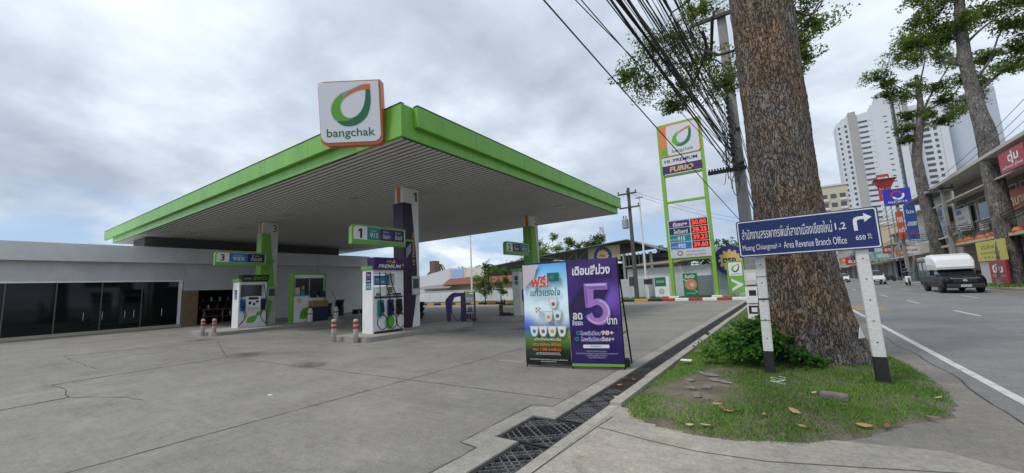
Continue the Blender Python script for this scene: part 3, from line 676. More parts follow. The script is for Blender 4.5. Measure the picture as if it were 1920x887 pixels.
mb = MB(); mb.box(-22.5, 12.3, .94, -21.95, 13.2, 1.3); tag(mb.build('cardboard_box', mat('cardboard', (.28, .18, .09), rough=.8, dirt=.2), bev=.01), 'brown cardboard box lying on the blue crate', 'box')
mb = MB(T); 
t = thing('card_terminal', 'pair of black card terminals at the kiosk window', 'terminal', (-22.3, 12.35, 1.45)); MB(T).prism(rrect(.0, .02, .35, .4, .03), -.05, .05).build('left_screen', BLACK, t); MB(T).prism(rrect(.5, .02, .85, .36, .03), -.05, .05).build('screen', BLACK, t)
def lathe(prof, n=14):
    mb = MB(); mb.loft([[(r_ * math.cos(2 * math.pi * j / n), r_ * math.sin(2 * math.pi * j / n), z_) for j in range(n)] for (r_, z_) in prof]); return mb
def bollard(x, y, label):
    t = thing('bollard', label, 'bollard', (x, y, 0), 0, 'red banded bollards at the pump islands')
    lathe([(.078, -.2), (.078, .40), (.078, .70), (.07, .73), (.03, .745), (.0, .746)], 16).build('post', mat('bollard_grey', (.42, .40, .37), rough=.8, dirt=.2), t, smooth=True)
    for z in (.44, .58): lathe([(.079, z), (.081, z + .003), (.081, z + .087), (.079, z + .09)], 16).build('red_band', mat('red_reflective', (.36, .04, .035), rough=.4), t, smooth=True)
bollard(-12.5, 7.72, 'grey bollard with red bands, left of the pair before island 1')
bollard(-11.48, 7.84, 'grey bollard with red bands, right of the pair before island 1')
bollard(-21.59, 7.1, 'grey bollard with red bands, left of the pair before the green pump')
bollard(-20.94, 7.3, 'grey bollard with red bands, right of the pair before the green pump')
# oxygen-type grey bottles by the kiosk
for x, y, lb in ((-21.95, 12.15, 'grey bottle with red ring left of the blue crate'), (-21.75, 13.55, 'grey bottle standing right of the blue crate')):
    t = thing('gas_bottle', lb, 'bottle', (x, y, .15)); lathe([(.12, 0), (.13, .1), (.13, .55), (.08, .72), (.04, .76)], 12).build('body', OFFW, t, smooth=True); lathe([(.05, .76), (.05, .86), (.0, .87)], 8).build('valve', BLACK, t); lathe([(.132, .40), (.132, .47)], 12).build('band', REDP, t)
# air and tyre station: purple machine between pillar 1 and the back wall
t = thing('air_station', 'purple arched tyre air station with shelves beside pillar 1', 'air station', (-13.6, 14.35, 0), R(34))
T = frame((0, 0, 0), (1, 0, 0))
mb = MB(T); mb.prism([(-.1, 0), (.02, 0), (.12, .95), (.22, 1.16), (.56, 1.22), (.56, 0), (.74, 0), (.74, 1.38), (.2, 1.40), (-.0, 1.26), (-.16, 1.08), (-.18, .98)], -.35, 0); mb.build('purple_housing', PURPLE, t, bev=.01)
mb = MB(T); mb.box(.745, 0, -.3, .78, 1.42, -.02); mb.box(1.2, 0, -.3, 1.25, 1.42, -.02)
for z in (.1, .45, .78, 1.05, 1.36): mb.box(.781, z, -.3, 1.199, z + .03, -.02)
rk = mb.build('rack', DARK, t)
mb = MB(T); mb.box(.78, 1.12, -.02, 1.2, 1.3, .0, 0); mb.box(.8, .9, -.02, 1.2, 1.03, -.005, 1); mb.box(.84, 1.22, .001, 1.0, 1.42, .006, 2); mb.build('label_plate', [PANELG, OFFW, mat('yellow_note', (.6, .55, .1), rough=.6)], t)
for k_ in range(4):
    b_ = lathe([(.035, 0), (.035, .16), (.015, .2), (.015, .24)], 8).build('can', [OFFW, PURPLE, BLACK, OFFW][k_], t); b_.location = (.84 + .1 * k_, .12, .48)
for k_ in range(3):
    b_ = lathe([(.05, 0), (.05, .2), (.02, .24)], 8).build('can', [PURPLE, BLACK, mat('pink_plastic', (.3, .05, .2))][k_], t); b_.location = (.86 + .13 * k_, .12, .13)
hose(t, T, [(.1, .9, .03), (.15, .5, .08), (.3, .15, .1), (.5, .1, .1), (.66, .5, .04)], .015)
# bench with bottles near pump 2
t = thing('wooden_bench', 'small dark bench cabinet left of the far fuel pump', 'bench', (-12.0, 16.2, .15), R(15))
mb = MB(); mb.box(0, 0, .5, 1.05, .4, .56); mb.build('top', mat('worn_wood', (.13, .09, .06), rough=.7, dirt=.2), t)
for x in (0, .97): MB().box(x, .02, -.15, x + .08, .38, .5).build('leg', MATS['worn_wood'], t)
MB().box(.12, .05, -.15, .5, .3, .16).build('tin', DARK, t); MB().box(.55, .05, -.15, .9, .3, .12).build('tin', DARK, t)
for x in (.1, .22, .7):
    b_ = lathe([(.04, 0), (.04, .18), (.015, .22), (.015, .27)], 8).build('lubricant_bottle', BLACK if x < .5 else YELP, None); b_.location = (-12.0 + x * .95, 16.36 + x * .26, .71); tag(b_, {.1: 'black bottle at the left end of the dark bench', .22: 'second black bottle on the dark bench', .7: 'yellow bottle at the right of the dark bench'}[x], 'bottle')
print('station done')

# ---------------------------------------------------------------- shop on the left
SHOPW = mat('shop_render', (.52, .525, .53), rough=.85, var=.08, scale=.8, dirt=.12, bump=.15, bscale=30)
SHOPB = mat('shop_band', (.60, .61, .625), rough=.8, var=.06, scale=.7, dirt=.08)
SHADEW = mat('inner_wall_and_roof_shade', (.10, .10, .10), rough=.9)
fX = -32.6
sb = thing('shop_building', 'long low grey white shop with dark glass front and flat roof band', 'building', (fX, 2, 0))
mb = MB()
mb.box(-14, -30, 0, -.01, -20, 5); mb.box(-.3, -30, 2.9, 0, 7.55, 4.02); mb.box(-.3, 7.56, 2.28, 0, 11.55, 4.02); mb.box(-.3, 11.56, 0, 0, 16.0, 4.02)
mb.box(-.3, 16.62, 0, 0, 21.45, 4.02); mb.box(-.3, 16.01, 2.8, 0, 16.61, 4.02); mb.box(-.05, 16.62, .01, .08, 16.8, 4.0); mb.box(-14, 21.1, 0, -.31, 21.44, 4.02)
mb.build('wall', SHOPW, sb)
MB().box(-14, -30, 4.03, .38, 21.5, 5.02).build('parapet', SHOPB, sb, bev=.02)
MB().box(-3, 5.6, 4.9, -.6, 18.9, 5.745).build('roof_shade_strip', SHADEW, sb)  # dark strip added to stand for the shade between parapet and canopy
mb = MB(frame((-.06, -30, 0), (0, 1, 0))); mb.rect(0, .16, 37.4, 2.88, 0); g = mb.build('glass_front', GLASS, sb)
for y in np.arange(-12.0, 7.0, 1.75): MB().box(-.058, y, .16, -.02, y + .05, 2.88).build('mullion', mat('dark_frame', (.09, .095, .10), rough=.4), g)
mb = MB(); mb.box(-.1, 7.3, .12, .05, 7.45, 2.95); mb.box(-.1, -30, 2.885, .05, 7.3, 2.95); mb.build('window_frame', WHITE, sb)
for y in (3.1, 3.85, 4.8, 5.2, 6.5): MB().tube([(.0, y, .75), (.04, y, .8), (.04, y, 1.15), (.0, y, 1.2)], .014, 6).build('pull_handle', CHROME, sb)
MB().box(-.3, -30, 0, .12, 7.5, .15).build('plinth', mat('plinth_cream', (.42, .38, .30), rough=.8, dirt=.25), sb)
MB().box(-.25, 7.56, 0, .06, 8.35, 2.275).build('tiled_pier', BROWN, sb)
MB().box(-.2, 16.02, 0, -.12, 16.6, 2.79).build('door', mat('door_dark', (.02, .022, .025), rough=.4), sb)
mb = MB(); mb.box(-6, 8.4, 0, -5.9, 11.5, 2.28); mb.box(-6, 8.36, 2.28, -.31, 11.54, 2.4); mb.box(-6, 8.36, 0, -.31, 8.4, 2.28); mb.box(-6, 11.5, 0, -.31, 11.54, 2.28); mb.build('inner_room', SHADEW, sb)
for z in (.45, .95, 1.5):
    t = MB(); t.box(fX - 1.6, 10.6, z, fX - 1.1, 13.2, z + .04)
    for y in (10.6, 11.9, 13.15): t.box(fX - 1.6, y, 0 if z == .45 else z - .5, fX - 1.1, y + .04, z)
    tag(t.build('storage_shelf', DARK), {.45: 'lowest dark shelf inside the open shop bay', .95: 'middle dark shelf inside the open shop bay', 1.5: 'top dark shelf inside the open shop bay'}[z], 'shelf', 'shelves in the open shop bay')
cols_ = [OFFW, REDP, DARK, BLUE, CREAM, OFFW, DARK, mat('dull_red', (.2, .03, .03))]
for k in range(14):
    y = 10.7 + .17 * k; z = (.49, .99, 1.54)[k % 3]
    o = lathe([(.06, 0), (.065, .05), (.065, .2), (.03, .26), (.025, .3)], 8).build('oil_can', cols_[k % 8]); o.location = (fX - 1.25, y, z)
    tag(o, 'small oil can on the shelves of the open shop bay', 'can', 'oil cans on the shop shelves')
t = thing('guard_rail', 'thin metal guard rail in front of the open shop bay', 'railing', (fX + .5, 10.5, 0))
for z in (.5, .95): MB().cyl((0, 0, z), (0, 2.3, z), .025, n=8).build('rail', mat('rail_brown', (.12, .07, .05), rough=.5), t)
for y in (.05, 1.15, 2.25): MB().cyl((0, y, 0), (0, y, 1.0), .03, n=8).build('post', MATS['rail_brown'], t)
# clutter along the white wall
def tyre(mb=None):
    pr = [(.19, -.09), (.27, -.1), (.32, -.07), (.33, 0), (.32, .07), (.27, .1), (.19, .09), (.18, 0), (.19, -.09)]
    return lathe(pr, 18)
tp = None
for x, y, n_, lb in ((-28.7, 17.15, 5, 'in the left tyre stack at the white wall'), (-28.9, 18.3, 6, 'in the right tyre stack at the white wall')):
    for k in range(n_):
        if tp is None: tp = tyre().build('tyre', RUBBER, smooth=True); o = tp
        else: o = tp.copy(); col.objects.link(o)
        o.location = (x + random.uniform(-.03, .03), y + random.uniform(-.03, .03), .1 + .2 * k)
        tag(o, 'black tyre lying ' + lb, 'tyre', 'tyres ' + lb)
t = thing('air_compressor', 'dark air compressor with tank between kiosk and tyre stacks', 'compressor', (-28.6, 15.6, 0))
MB().cyl((-.3, -.45, .45), (-.3, .45, .45), .24, n=14).build('tank', DARK, t, smooth=True); MB().box(-.5, -.25, .7, -.1, .25, 1.05).build('motor', BLACK, t, bev=.03); MB().cyl((-.02, -.3, .2), (.02, -.3, .2), .2).build('wheel', RUBBER, t)
o = MB().tube([(-31.8, 19.4, 1.9), (-31.0, 19.9, .05)], .025, 8).build('broom_pole', mat('wood_pole', (.2, .15, .1), rough=.7)); tag(o, 'long pole leaning on the white wall beside the tyres', 'pole')
t = thing('hand_trolley', 'low dark hand trolley right of the tyre stacks', 'trolley', (-29.2, 20.2, 0)); MB().box(-.3, -.4, .2, .3, .5, .34).build('bed', DARK, t, bev=.02); MB().tube([(-.25, .5, .3), (-.25, .6, 1.0), (.25, .6, 1.0), (.25, .5, .3)], .02, 6).build('handle', STEEL, t)
for y in (-.3, .4): MB().cyl((-.32, y, .1), (.32, y, .1), .1, n=10).build('wheel', RUBBER, t)
t = thing('plastic_tubs', 'dark plum plastic tubs stacked behind pillar 1', 'tub', (-17.6, 16.1, 0))
for k_ in range(3):
    b_ = lathe([(.2, 0), (.30, .28), (.34, .30), (.34, .34), (.26, .35)], 16).build('tub', [mat('plum_plastic', (.05, .03, .055), rough=.35), BLACK, MATS['plum_plastic']][k_], t, smooth=True); b_.location = (0, 0, .3 * k_)

# ---------------------------------------------------------------- background behind the forecourt
WALLB = mat('boundary_white', (.66, .69, .72), rough=.8, var=.1, scale=.6, stretch=(1, 1, .3), dirt=.15)
SHEET = mat('sheet_wall_grey', (.50, .545, .59), rough=.6, var=.08, scale=.5, dirt=.1)
def wall(x0, x1, y, z1, m, label, cap=True):
    t = thing('boundary_wall', label, 'wall', (x0, y, 0)); L_ = x1 - x0
    mb = MB(); mb.box(0, 0, 0, L_, .15, z1)
    mb.build('wall_panel', m, t)
    for x in np.arange(0, L_, 2.6): MB().box(x, -.03, 0, x + .14, -.002, z1 + .03).build('pilaster', m, t)
    if cap: MB().box(-.03, -.05, z1 + .032, L_ + .03, .2, z1 + .1).build('coping', m, t)
    MB().box(0, -.02, .0, L_, -.001, .25).build('dirty_base', mat('stained_base', (.20, .19, .17), rough=.9, dirt=.3), t)
wall(-62, -14.4, 34.6, 1.42, WALLB, 'long white boundary wall behind the forecourt under the canopy')
wall(-14.2, -1.7, 34.9, 1.82, SHEET, 'grey sheet wall behind the tall price sign', False)
# low white hall behind the sheet wall
t = thing('white_hall', 'low white hall with dark eaves behind the tall price sign', 'building', (-12.5, 37.5, 0))
MB().box(0, 0, 0, 10.6, 6, 2.75).build('wall', WHITE, t); MB().add([(-.3, -.5, 2.9), (4.6, -.5, 3.0), (4.6, 6, 3.6), (-.3, 6, 3.4), (-.3, -.5, 3.0), (4.6, -.5, 3.1), (4.6, 6, 3.7), (-.3, 6, 3.5)], [(3, 2, 1, 0), (4, 5, 6, 7), (0, 1, 5, 4), (1, 2, 6, 5), (2, 3, 7, 6), (3, 0, 4, 7)]).build('brown_roof', mat('dull_brown_roof', (.17, .14, .12), rough=.7, dirt=.2), t)
MB().add([(4.7, -.5, 2.95), (10.9, -.5, 3.45), (10.9, 5, 3.6), (4.7, 5, 3.3), (4.7, -.5, 3.12), (10.9, -.5, 3.62), (10.9, 5, 3.8), (4.7, 5, 3.5)], [(3, 2, 1, 0), (4, 5, 6, 7), (0, 1, 5, 4), (1, 2, 6, 5), (2, 3, 7, 6), (3, 0, 4, 7)]).build('dark_roof', DARK, t)
t = thing('brown_house', 'small brown house with grey roof seen left of the price sign', 'building', (-17.2, 50, 0))
MB().box(0, 0, 0, 7, 6, 4.3).build('wall', mat('brown_wall', (.22, .18, .14), rough=.8, dirt=.2), t); MB().box(-.6, -.6, 4.301, 7.5, 6, 4.9).build('roof', mat('grey_roof', (.20, .20, .20), rough=.8, dirt=.2), t)
# white and peach house with rusty awning beyond the wall
hs = thing('peach_house', 'long white and peach house with rusty red awning beyond the boundary wall', 'building', (-66, 60, 0))
MB().add([(0, 0, 0), (9.5, 0, 0), (9.5, 8, 0), (0, 8, 0), (0, 0, 4.6), (9.5, 0, 6.0), (9.5, 8, 6.0), (0, 8, 4.6)], [(3, 2, 1, 0), (4, 5, 6, 7), (0, 1, 5, 4), (1, 2, 6, 5), (2, 3, 7, 6), (3, 0, 4, 7)]).build('white_wall', mat('pale_wall', (.58, .60, .62), rough=.8, dirt=.1), hs)
MB().box(9.51, .02, 0, 34, 8, 5.8).build('peach_wall', mat('peach_wall', (.62, .48, .40), rough=.8, var=.06, dirt=.08), hs)
MB().box(10.0, -.04, 3.9, 13.2, .015, 5.7).build('blue_panel', mat('pale_blue_panel', (.30, .46, .72), rough=.6), hs); MB().box(14, -.04, 4.0, 18.4, .015, 5.6).build('white_panel', OFFW, hs)
mb = MB()
for k_ in range(26): mb.add([(9.5 + k_, -2.2, 2.6), (10.46 + k_, -2.2, 2.6), (10.46 + k_, 0, 3.85), (9.5 + k_, 0, 3.85), (9.5 + k_, -2.2, 2.68), (10.46 + k_, -2.2, 2.68), (10.46 + k_, 0, 3.93), (9.5 + k_, 0, 3.93)], [(3, 2, 1, 0), (4, 5, 6, 7), (0, 1, 5, 4), (1, 2, 6, 5), (2, 3, 7, 6), (3, 0, 4, 7)])
mb.build('rusty_awning', mat('rust_sheet', (.26, .085, .04), rough=.8, c2=(.15, .07, .045), scale=1.2, dirt=.25), hs)
MB().add([(2, -3, 2.0), (12, -3, 2.0), (12, -.3, 2.9), (2, -.3, 2.5), (2, -3, 2.1), (12, -3, 2.1), (12, -.3, 3.0), (2, -.3, 2.6)], [(3, 2, 1, 0), (4, 5, 6, 7), (0, 1, 5, 4), (1, 2, 6, 5), (2, 3, 7, 6), (3, 0, 4, 7)]).build('grey_awning', MATS['grey_roof'], hs)
MB(frame((21.5, -.005, 4.9), (1, 0, 0))).poly([(-.6, -.3), (-.2, .5), (.1, .1), (.5, -.4), (.1, -.1)], 0).build('wall_mark', REDP, hs)
for (x, y, z, h_, lb) in ((-65.3, 63, 4, 4.2, 'dark chimney like brick stack at the left edge of the peach house'),):
    MB().box(x, y, 0, x + 1.5, y + 1.5, z + h_).build('brick_stack', mat('brick_dark', (.16, .08, .07), rough=.9, dirt=.2)); tag(bpy.data.objects['brick_stack'], lb, 'building')
# steel framed shed with the gear sign
sd_ = thing('steel_shed', 'dark steel shed with trussed pitched roof behind the banners', 'shed', (-35.6, 45, 0))
def slab(mb, a, b, y0, y1, th, m=0): # sloping roof between two (x,z) points
    mb.add([(a[0], y0, a[1]), (b[0], y0, b[1]), (b[0], y1, b[1]), (a[0], y1, a[1]), (a[0], y0, a[1] + th), (b[0], y0, b[1] + th), (b[0], y1, b[1] + th), (a[0], y1, a[1] + th)], [(3, 2, 1, 0), (4, 5, 6, 7), (0, 1, 5, 4), (1, 2, 6, 5), (2, 3, 7, 6), (3, 0, 4, 7)], m)
mb = MB(); slab(mb, (8.5, 5.2), (21.2, 6.25), -1, 14, .1); slab(mb, (21.21, 6.25), (24.4, 4.9), -1, 14, .1); mb.build('roof', mat('shed_roof', (.14, .15, .165), rough=.6, dirt=.2), sd_)
mb = MB(); Tt = frame((0, 0, 0), (1, 0, 0))
def bar(mb, a, b, t_=.05): 
    a = Vector(a); b = Vector(b); mb.tube([a, b], t_, 4)
bar(mb, (9, 0, 4.2), (16, 0, 4.35)); bar(mb, (9, 0, 5.15), (21.2, 0, 6.15))
for k_ in range(6, 11):
    x = k_ * 1.6; bar(mb, (x, 0, 4.0 + x * .022), (x, 0, 4.5 + x * .078), .04); bar(mb, (x, 0, 4.0 + x * .022), (x + 1.6, 0, 4.5 + (x + 1.6) * .078), .035)
mb.build('front_truss', mat('truss_grey', (.30, .30, .31), rough=.5), sd_)
for x in (9, 16, 20.2, 23.3): MB().box(x, -.1, 0, x + .22, .12, 4.3 if x < 16 else 4.8).build('post', MATS['truss_grey'], sd_)
mb = MB(); mb.box(16.1, -.2, 4.2, 20.0, -.05, 5.9); mb.build('sign_board', mat('tan_board', (.42, .34, .24), rough=.7, dirt=.1), sd_)
Tg = frame((17.9, -.21, 4.75), (1, 0, 0))
def gear(mb, r, z, m, n=12, cx_=0, cy_=0):
    pts = []
    for k_ in range(n):
        for (da, rr) in ((-.32, .82), (-.2, 1.0), (.2, 1.0), (.32, .82)):
            a = 2 * math.pi * (k_ + da) / n + math.pi / 2; pts.append((cx_ + r * rr * math.cos(a), cy_ + r * rr * math.sin(a)))
    mb.poly(pts, z, m)
def disc(mb, r, z, m, cx_=0, cy_=0, n=32): mb.poly([(cx_ + r * math.cos(2 * math.pi * k_ / n), cy_ + r * math.sin(2 * math.pi * k_ / n)) for k_ in range(n)], z, m)
mb = MB(Tg); disc(mb, 1.1, .01, 0); gear(mb, .78, .014, 1); mb.text('ตรอ.', 0, 0, .8, .3, .018, 2, .02); mb.build('gear_emblem', [mat('gear_blue', (.012, .03, .16), rough=.4), mat('gear_gold', (.66, .45, .17), rough=.5), BLKP], sd_)
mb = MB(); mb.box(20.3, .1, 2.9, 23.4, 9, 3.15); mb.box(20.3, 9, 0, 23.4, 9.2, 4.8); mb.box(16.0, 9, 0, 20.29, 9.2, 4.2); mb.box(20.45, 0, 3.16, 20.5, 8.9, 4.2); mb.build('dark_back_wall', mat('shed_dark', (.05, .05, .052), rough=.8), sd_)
mb = MB(); 
for k_ in range(8): mb.box(20.5 + .38 * k_, -.06, 3.2, 20.6 + .38 * k_, .0, 4.75)
mb.build('slatted_front', mat('truss_dark', (.10, .10, .10), rough=.6), sd_)
mb = MB(); slab(mb, (5.0, 4.05), (12.5, 4.75), -6.5, -1.2, .1); mb.build('lean_to_roof', MATS['shed_roof'], sd_)
mb = MB(); mb.box(5.6, -6.3, 3.0, 10.6, -6.2, 4.0); mb.build('dark_blind', BLACK, sd_)
for x in (5.4, 11.6): MB().box(x, -6.3, 0, x + .14, -6.15, 4.1).build('post', DARK, sd_)

# utility pole with transformer, lamp posts
def utility(name, label, x, y, h, r0, r1, arms, m=POLEC, rz=0):
    t = thing(name, label, 'utility pole', (x, y, 0), rz)
    MB().prism(rrect(-r0, -r0 * .8, r0, r0 * .8, r0 * .3, 3), 0, .01) 
    mb = MB(); mb.loft([[(sx_ * k_, sy_ * k_, z_) for (sx_, sy_) in rrect(-1, -.8, 1, .8, .25, 2)] for (k_, z_) in ((r0, -.1), (r0 * .5 + r1 * .5, h * .5), (r1, h))]); mb.build('pole', m, t)
    for (z_, a0, a1, nins) in arms:
        MB().box(a0, -r1 - .12, z_, a1, -r1 - .01, z_ + .12).build('crossarm', mat('arm_dark', (.06, .055, .05), rough=.8), t)
        for k_ in range(nins):
            q = a0 + .08 + (a1 - a0 - .16) * k_ / max(1, nins - 1)
            i_ = lathe([(.02, 0), (.02, .05), (.06, .06), (.05, .12), (.07, .13), (.05, .2), (.02, .22)], 8).build('insulator', mat('insulator', (.06, .045, .04), rough=.3), t); i_.location = (q, -r1 - .065, z_ + .12)
    return t
u1 = utility('utility_pole', 'old utility pole with crossarms and a grey transformer behind the forecourt', -10.55, 33.6, 9.6, .17, .11, ((9.0, -.9, .75, 3), (7.8, -.8, .9, 3)), mat('dark_pole', (.09, .085, .08), rough=.8, dirt=.2))
lathe([(.0, 0), (.26, .0), (.28, .05), (.28, .75), (.25, .8), (.1, .82)], 12).build('transformer', STEEL, u1); bpy.data.objects['transformer'].location = (-.45, -.1, 6.1)
for k_ in range(2):
    i_ = lathe([(.03, 0), (.06, .08), (.03, .12), (.06, .2), (.02, .3)], 8).build('bushing', MATS['insulator'], u1); i_.location = (-.55 + .2 * k_, -.1, 6.92)
MB().box(-.5, -.2, 1.2, -.16, .1, 2.0).build('meter_box', mat('meter_dark', (.06, .06, .06), rough=.6), u1)
def lamp_post(x, y, h, label, head=None):
    t = thing('lamp_post', label, 'lamp post', (x, y, 0))
    MB().tube([(0, 0, -.1), (0, 0, h * .6), (0, 0, h)], [.1, .08, .06], 10).build('post', WHITE, t)
    MB().box(-.3, -.12, h, .3, .12, h + .08).build('lamp_head', STEEL, t, bev=.01); MB().cyl((0, 0, 0), (0, 0, .2), .16, n=10).build('base', CONC, t)
lamp_post(-9.85, 34.2, 8.7, 'tall thin white lamp post right of the transformer pole')
lamp_post(-27.9, 33.0, 9.0, 'tall thin white lamp post behind the purple air station')
# lattice telecom mast far off
t = thing('telecom_mast', 'red and white lattice radio mast far beyond the shed', 'mast', (-55, 140, 0))
for k_ in range(10):
    mb = MB(); z0, z1 = k_ * 2.25, (k_ + 1) * 2.25; w0 = .9 - .04 * k_
    for (sx_, sy_) in ((-1, -1), (1, -1), (1, 1), (-1, 1)): mb.tube([(sx_ * w0, sy_ * w0, z0), (sx_ * (w0 - .04), sy_ * (w0 - .04), z1)], .07, 4)
    mb.tube([(-w0, -w0, z0), (w0, -w0, z1)], .05, 4); mb.tube([(w0, -w0, z0), (-w0, -w0, z1)], .05, 4); mb.tube([(w0, w0, z0), (-w0, w0, z1)], .05, 4)
    mb.build('lattice_section', [WHITE, REDP][k_ % 2], t)
for a in range(4): b_ = MB().box(-.12, -.15, 0, .12, .15, 1.8).build('antenna', OFFW, t); b_.location = (1.1 * math.cos(a * 1.57), 1.1 * math.sin(a * 1.57), 18.2 + .9 * (a % 2))

# ---------------------------------------------------------------- the tall price sign
TG = mat('totem_green', (.22, .44, .035), rough=.4, dirt=.06)
tt = thing('price_sign', 'tall two legged green price sign with brand face and red price digits', 'sign', (-7.6, 32.9, 0)); T = frame((0, 0, 0), (1, 0, 0)); W_ = 3.3; H_ = 14.1
for x in (0, W_ - .26): MB().box(x, 0, .3, x + .26, .35, H_ - .01).build('leg', TG, tt, bev=.02)
for x in (-.2, W_ - .5): MB().box(x, -.2, -.1, x + .7, .55, .3).build('footing', WHITE, tt, bev=.03)
for z in (H_ - .16, 9.75, 7.6, 3.05): MB().box(.262, .04, z, W_ - .262, .3, z + .15).build('crossbar', TG, tt)
mb = MB(T); mb.box(.27, 11.3, -.3, W_ - .27, H_ - .2, .02); 
mb.build('sign_cabinet', TG, tt)
mb = MB(T); mb.prism(rrect(.15, 11.35, W_ - .15, H_ - .18, .25, 6), .022, .05, 0)
mb.poly(rrect(.72, 11.4, W_ - .22, H_ - .25, .2, 6), .053, 1); mb.poly([(.72, 12.2), (.24, 12.0)] + smooth_poly([(.24, 12.0), (.26, 11.6), (.5, 11.42), (.72, 11.4)], 4), .053, 2)
mb.build('brand_face', [mat('totem_orange', (.66, .20, .06), rough=.45), mat('sign_white', (.62, .64, .68), rough=.4), LGREEN], tt)
mb = MB(T); drop(mb, 1.12, 12.0, 1.45, 1.5, .056, (0, 1, 2, 3)); mb.build('emblem', LOGO, tt)
mb = MB(T); mb.text('bangchak', 1.85, 11.68, 1.6, .36, .056, bold=.01); mb.build('lettering', DGREEN, tt)
mb = MB(T); mb.rect(.2, 10.62, W_ - .2, 11.28, .04, 0); mb.rect(.2, 9.93, W_ - .2, 10.61, .04, 1); mb.text('HI', .6, 10.96, .4, .27, .044, 2, .03); mb.text('PREMIUM', 1.95, 10.96, 1.75, .27, .044, 2, .03); mb.text('FURIO', 1.6, 10.27, 1.75, .42, .044, 3, .05, .15); mb.text('/', .98, 10.96, .12, .3, .044, 4, .03)
mb.build('product_panel', [MATS['sign_white'], PURPLE, NAVY, GOLD, ORANGE], tt)
rows = [(5.55, PURPLE, 'ดีเซล+', '50.00'), (4.98, NAVY, 'ไฮดีเซลS', '38.25'), (4.41, TEAL, '91S', '39.23'), (3.84, BLUE, '95S', '39.60')]
mb = MB(T); mb.box(.2, 3.22, -.25, W_ - .2, 6.22, .03); mb.build('price_board', mat('board_grey', (.55, .57, .60), rough=.5), tt)
for z, m_, tx, dg_ in rows:
    mb = MB(T); mb.rect(.26, z + .06, 1.78, z + .58, .034, 0); mb.text(tx, 1.08, z + .3, 1.05 if len(tx) > 4 else .55, .34, .038, 1, .02, .1); 
    if len(tx) < 5: mb.text('แก๊สโซฮอล์', .55, z + .26, .5, .14, .038, 1)
    mb.build('fuel_panel', [m_, WHITE], tt)
    mb = MB(T); mb.rect(1.86, z + .06, W_ - .26, z + .58, .034, 0); q = mb.build('price_screen', BLKP, tt)
    mb = MB(T); mb.text(dg_, 2.45, z + .32, .98, .34, .039, 0, .015); mb.build('digits', LED, q)
mb = MB(T); mb.rect(.26, 3.3, W_ - .26, 3.84, .034, 0); mb.text('เปิดบริการทุกวัน', 2.05, 3.66, 1.3, .15, .038, 1); mb.text('ตลอด ๒๔ ชั่วโมง', 2.05, 3.44, 1.4, .15, .038, 1); disc(mb, .2, .037, 1, .9, 3.57, 16); disc(mb, .14, .039, 0, .9, 3.57, 16); mb.build('notice_panel', [MATS['board_grey'], NAVY], tt)
# direction sign with the chevron
vs_ = thing('entrance_sign', 'small green and white entrance sign with white arrow chevron', 'sign', (-3.62, 32.75, .1)); 
for x in (0, 1.0): MB().box(x, 0, 0, x + .09, .12, 2.62).build('leg', TG, vs_, bev=.02)
mb = MB(T); mb.box(.1, .35, -.1, .99, 2.6, .03); mb.build('panel', GREEN, vs_)
mb = MB(T); mb.prism(rrect(.12, 1.55, .97, 2.5, .08), .031, .04); mb.build('white_face', WHITE, vs_)
mb = MB(T); drop(mb, .30, 1.8, .5, .58, .043, (0, 1, 2, 3)); mb.text('bangchak', .55, 1.68, .55, .12, .043, 3, .01); mb.build('emblem', LOGO, vs_)
mb = MB(T); mb.poly([(.22, 1.36), (.92, .98), (.92, .86), (.22, .48), (.22, .66), (.62, .92), (.22, 1.18)], .034); mb.build('chevron', RETRO, vs_)
# round gear sign
gs = thing('gear_sign', 'round blue sign with gold gear and black lettering behind the entrance sign', 'sign', (-3.45, 34.0, 2.85))
mb = MB(T); mb.prism([(1.12 * math.cos(2 * math.pi * k_ / 36), 1.12 * math.sin(2 * math.pi * k_ / 36)) for k_ in range(36)], -.08, 0); mb.build('disc', MATS['gear_blue'], gs)
mb = MB(T); gear(mb, .80, .005, 0); mb.build('gear', MATS['gear_gold'], gs)
mb = MB(T); mb.text('ตรอ.', 0, -.02, 1.0, .38, .01, 0, .04); mb.build('lettering', BLKP, gs)
MB().cyl((0, .12, -2.85), (0, .12, 0), .05, n=8).build('post', STEEL, gs)
gb = thing('backing_panel', 'pale grey sheet panel standing behind the round gear sign', 'panel', (-4.9, 34.5, 0)); MB().box(0, 0, 0, 3.5, .06, 3.9).build('sheet', SHEET, gb); MB().box(.1, .07, 0, .2, .17, 3.9).build('stud', STEEL, gb)
# coffee poster, white board, small dark plate
po = thing('coffee_poster', 'green poster with an orange cup disc between the price sign legs', 'poster', (-6.65, 32.7, .15))
mb = MB(T); mb.box(0, 0, -.03, 1.02, 1.86, .0, 0); mb.build('board', DGREEN, po)
mb = MB(T); disc(mb, .42, .004, 0, .52, 1.02); disc(mb, .15, .007, 2, .62, .98); mb.text('อินทนิล', .5, 1.62, .68, .26, .004, 1, .02); mb.face([(.02, 1.45, .006), (.3, 1.3, .006), (.3, 1.25, .006), (.02, 1.4, .006)], 1); mb.face([(.75, .62, .006), (.98, .42, .006), (.98, .37, .006), (.75, .57, .006)], 1); mb.text('หอมกรุ่น', .5, .35, .6, .14, .004, 1)
mb.build('print', [mat('cup_orange', (.55, .22, .10), rough=.5), WHITE, CREAM], po)
for x in (.05, .95): MB().box(x - .02, .001, -.2, x + .02, .05, 1.8).build('leg', STEEL, po)
nb = thing('notice_board', 'white notice board with green upper half left of price sign', 'notice board', (-8.85, 32.9, .1))
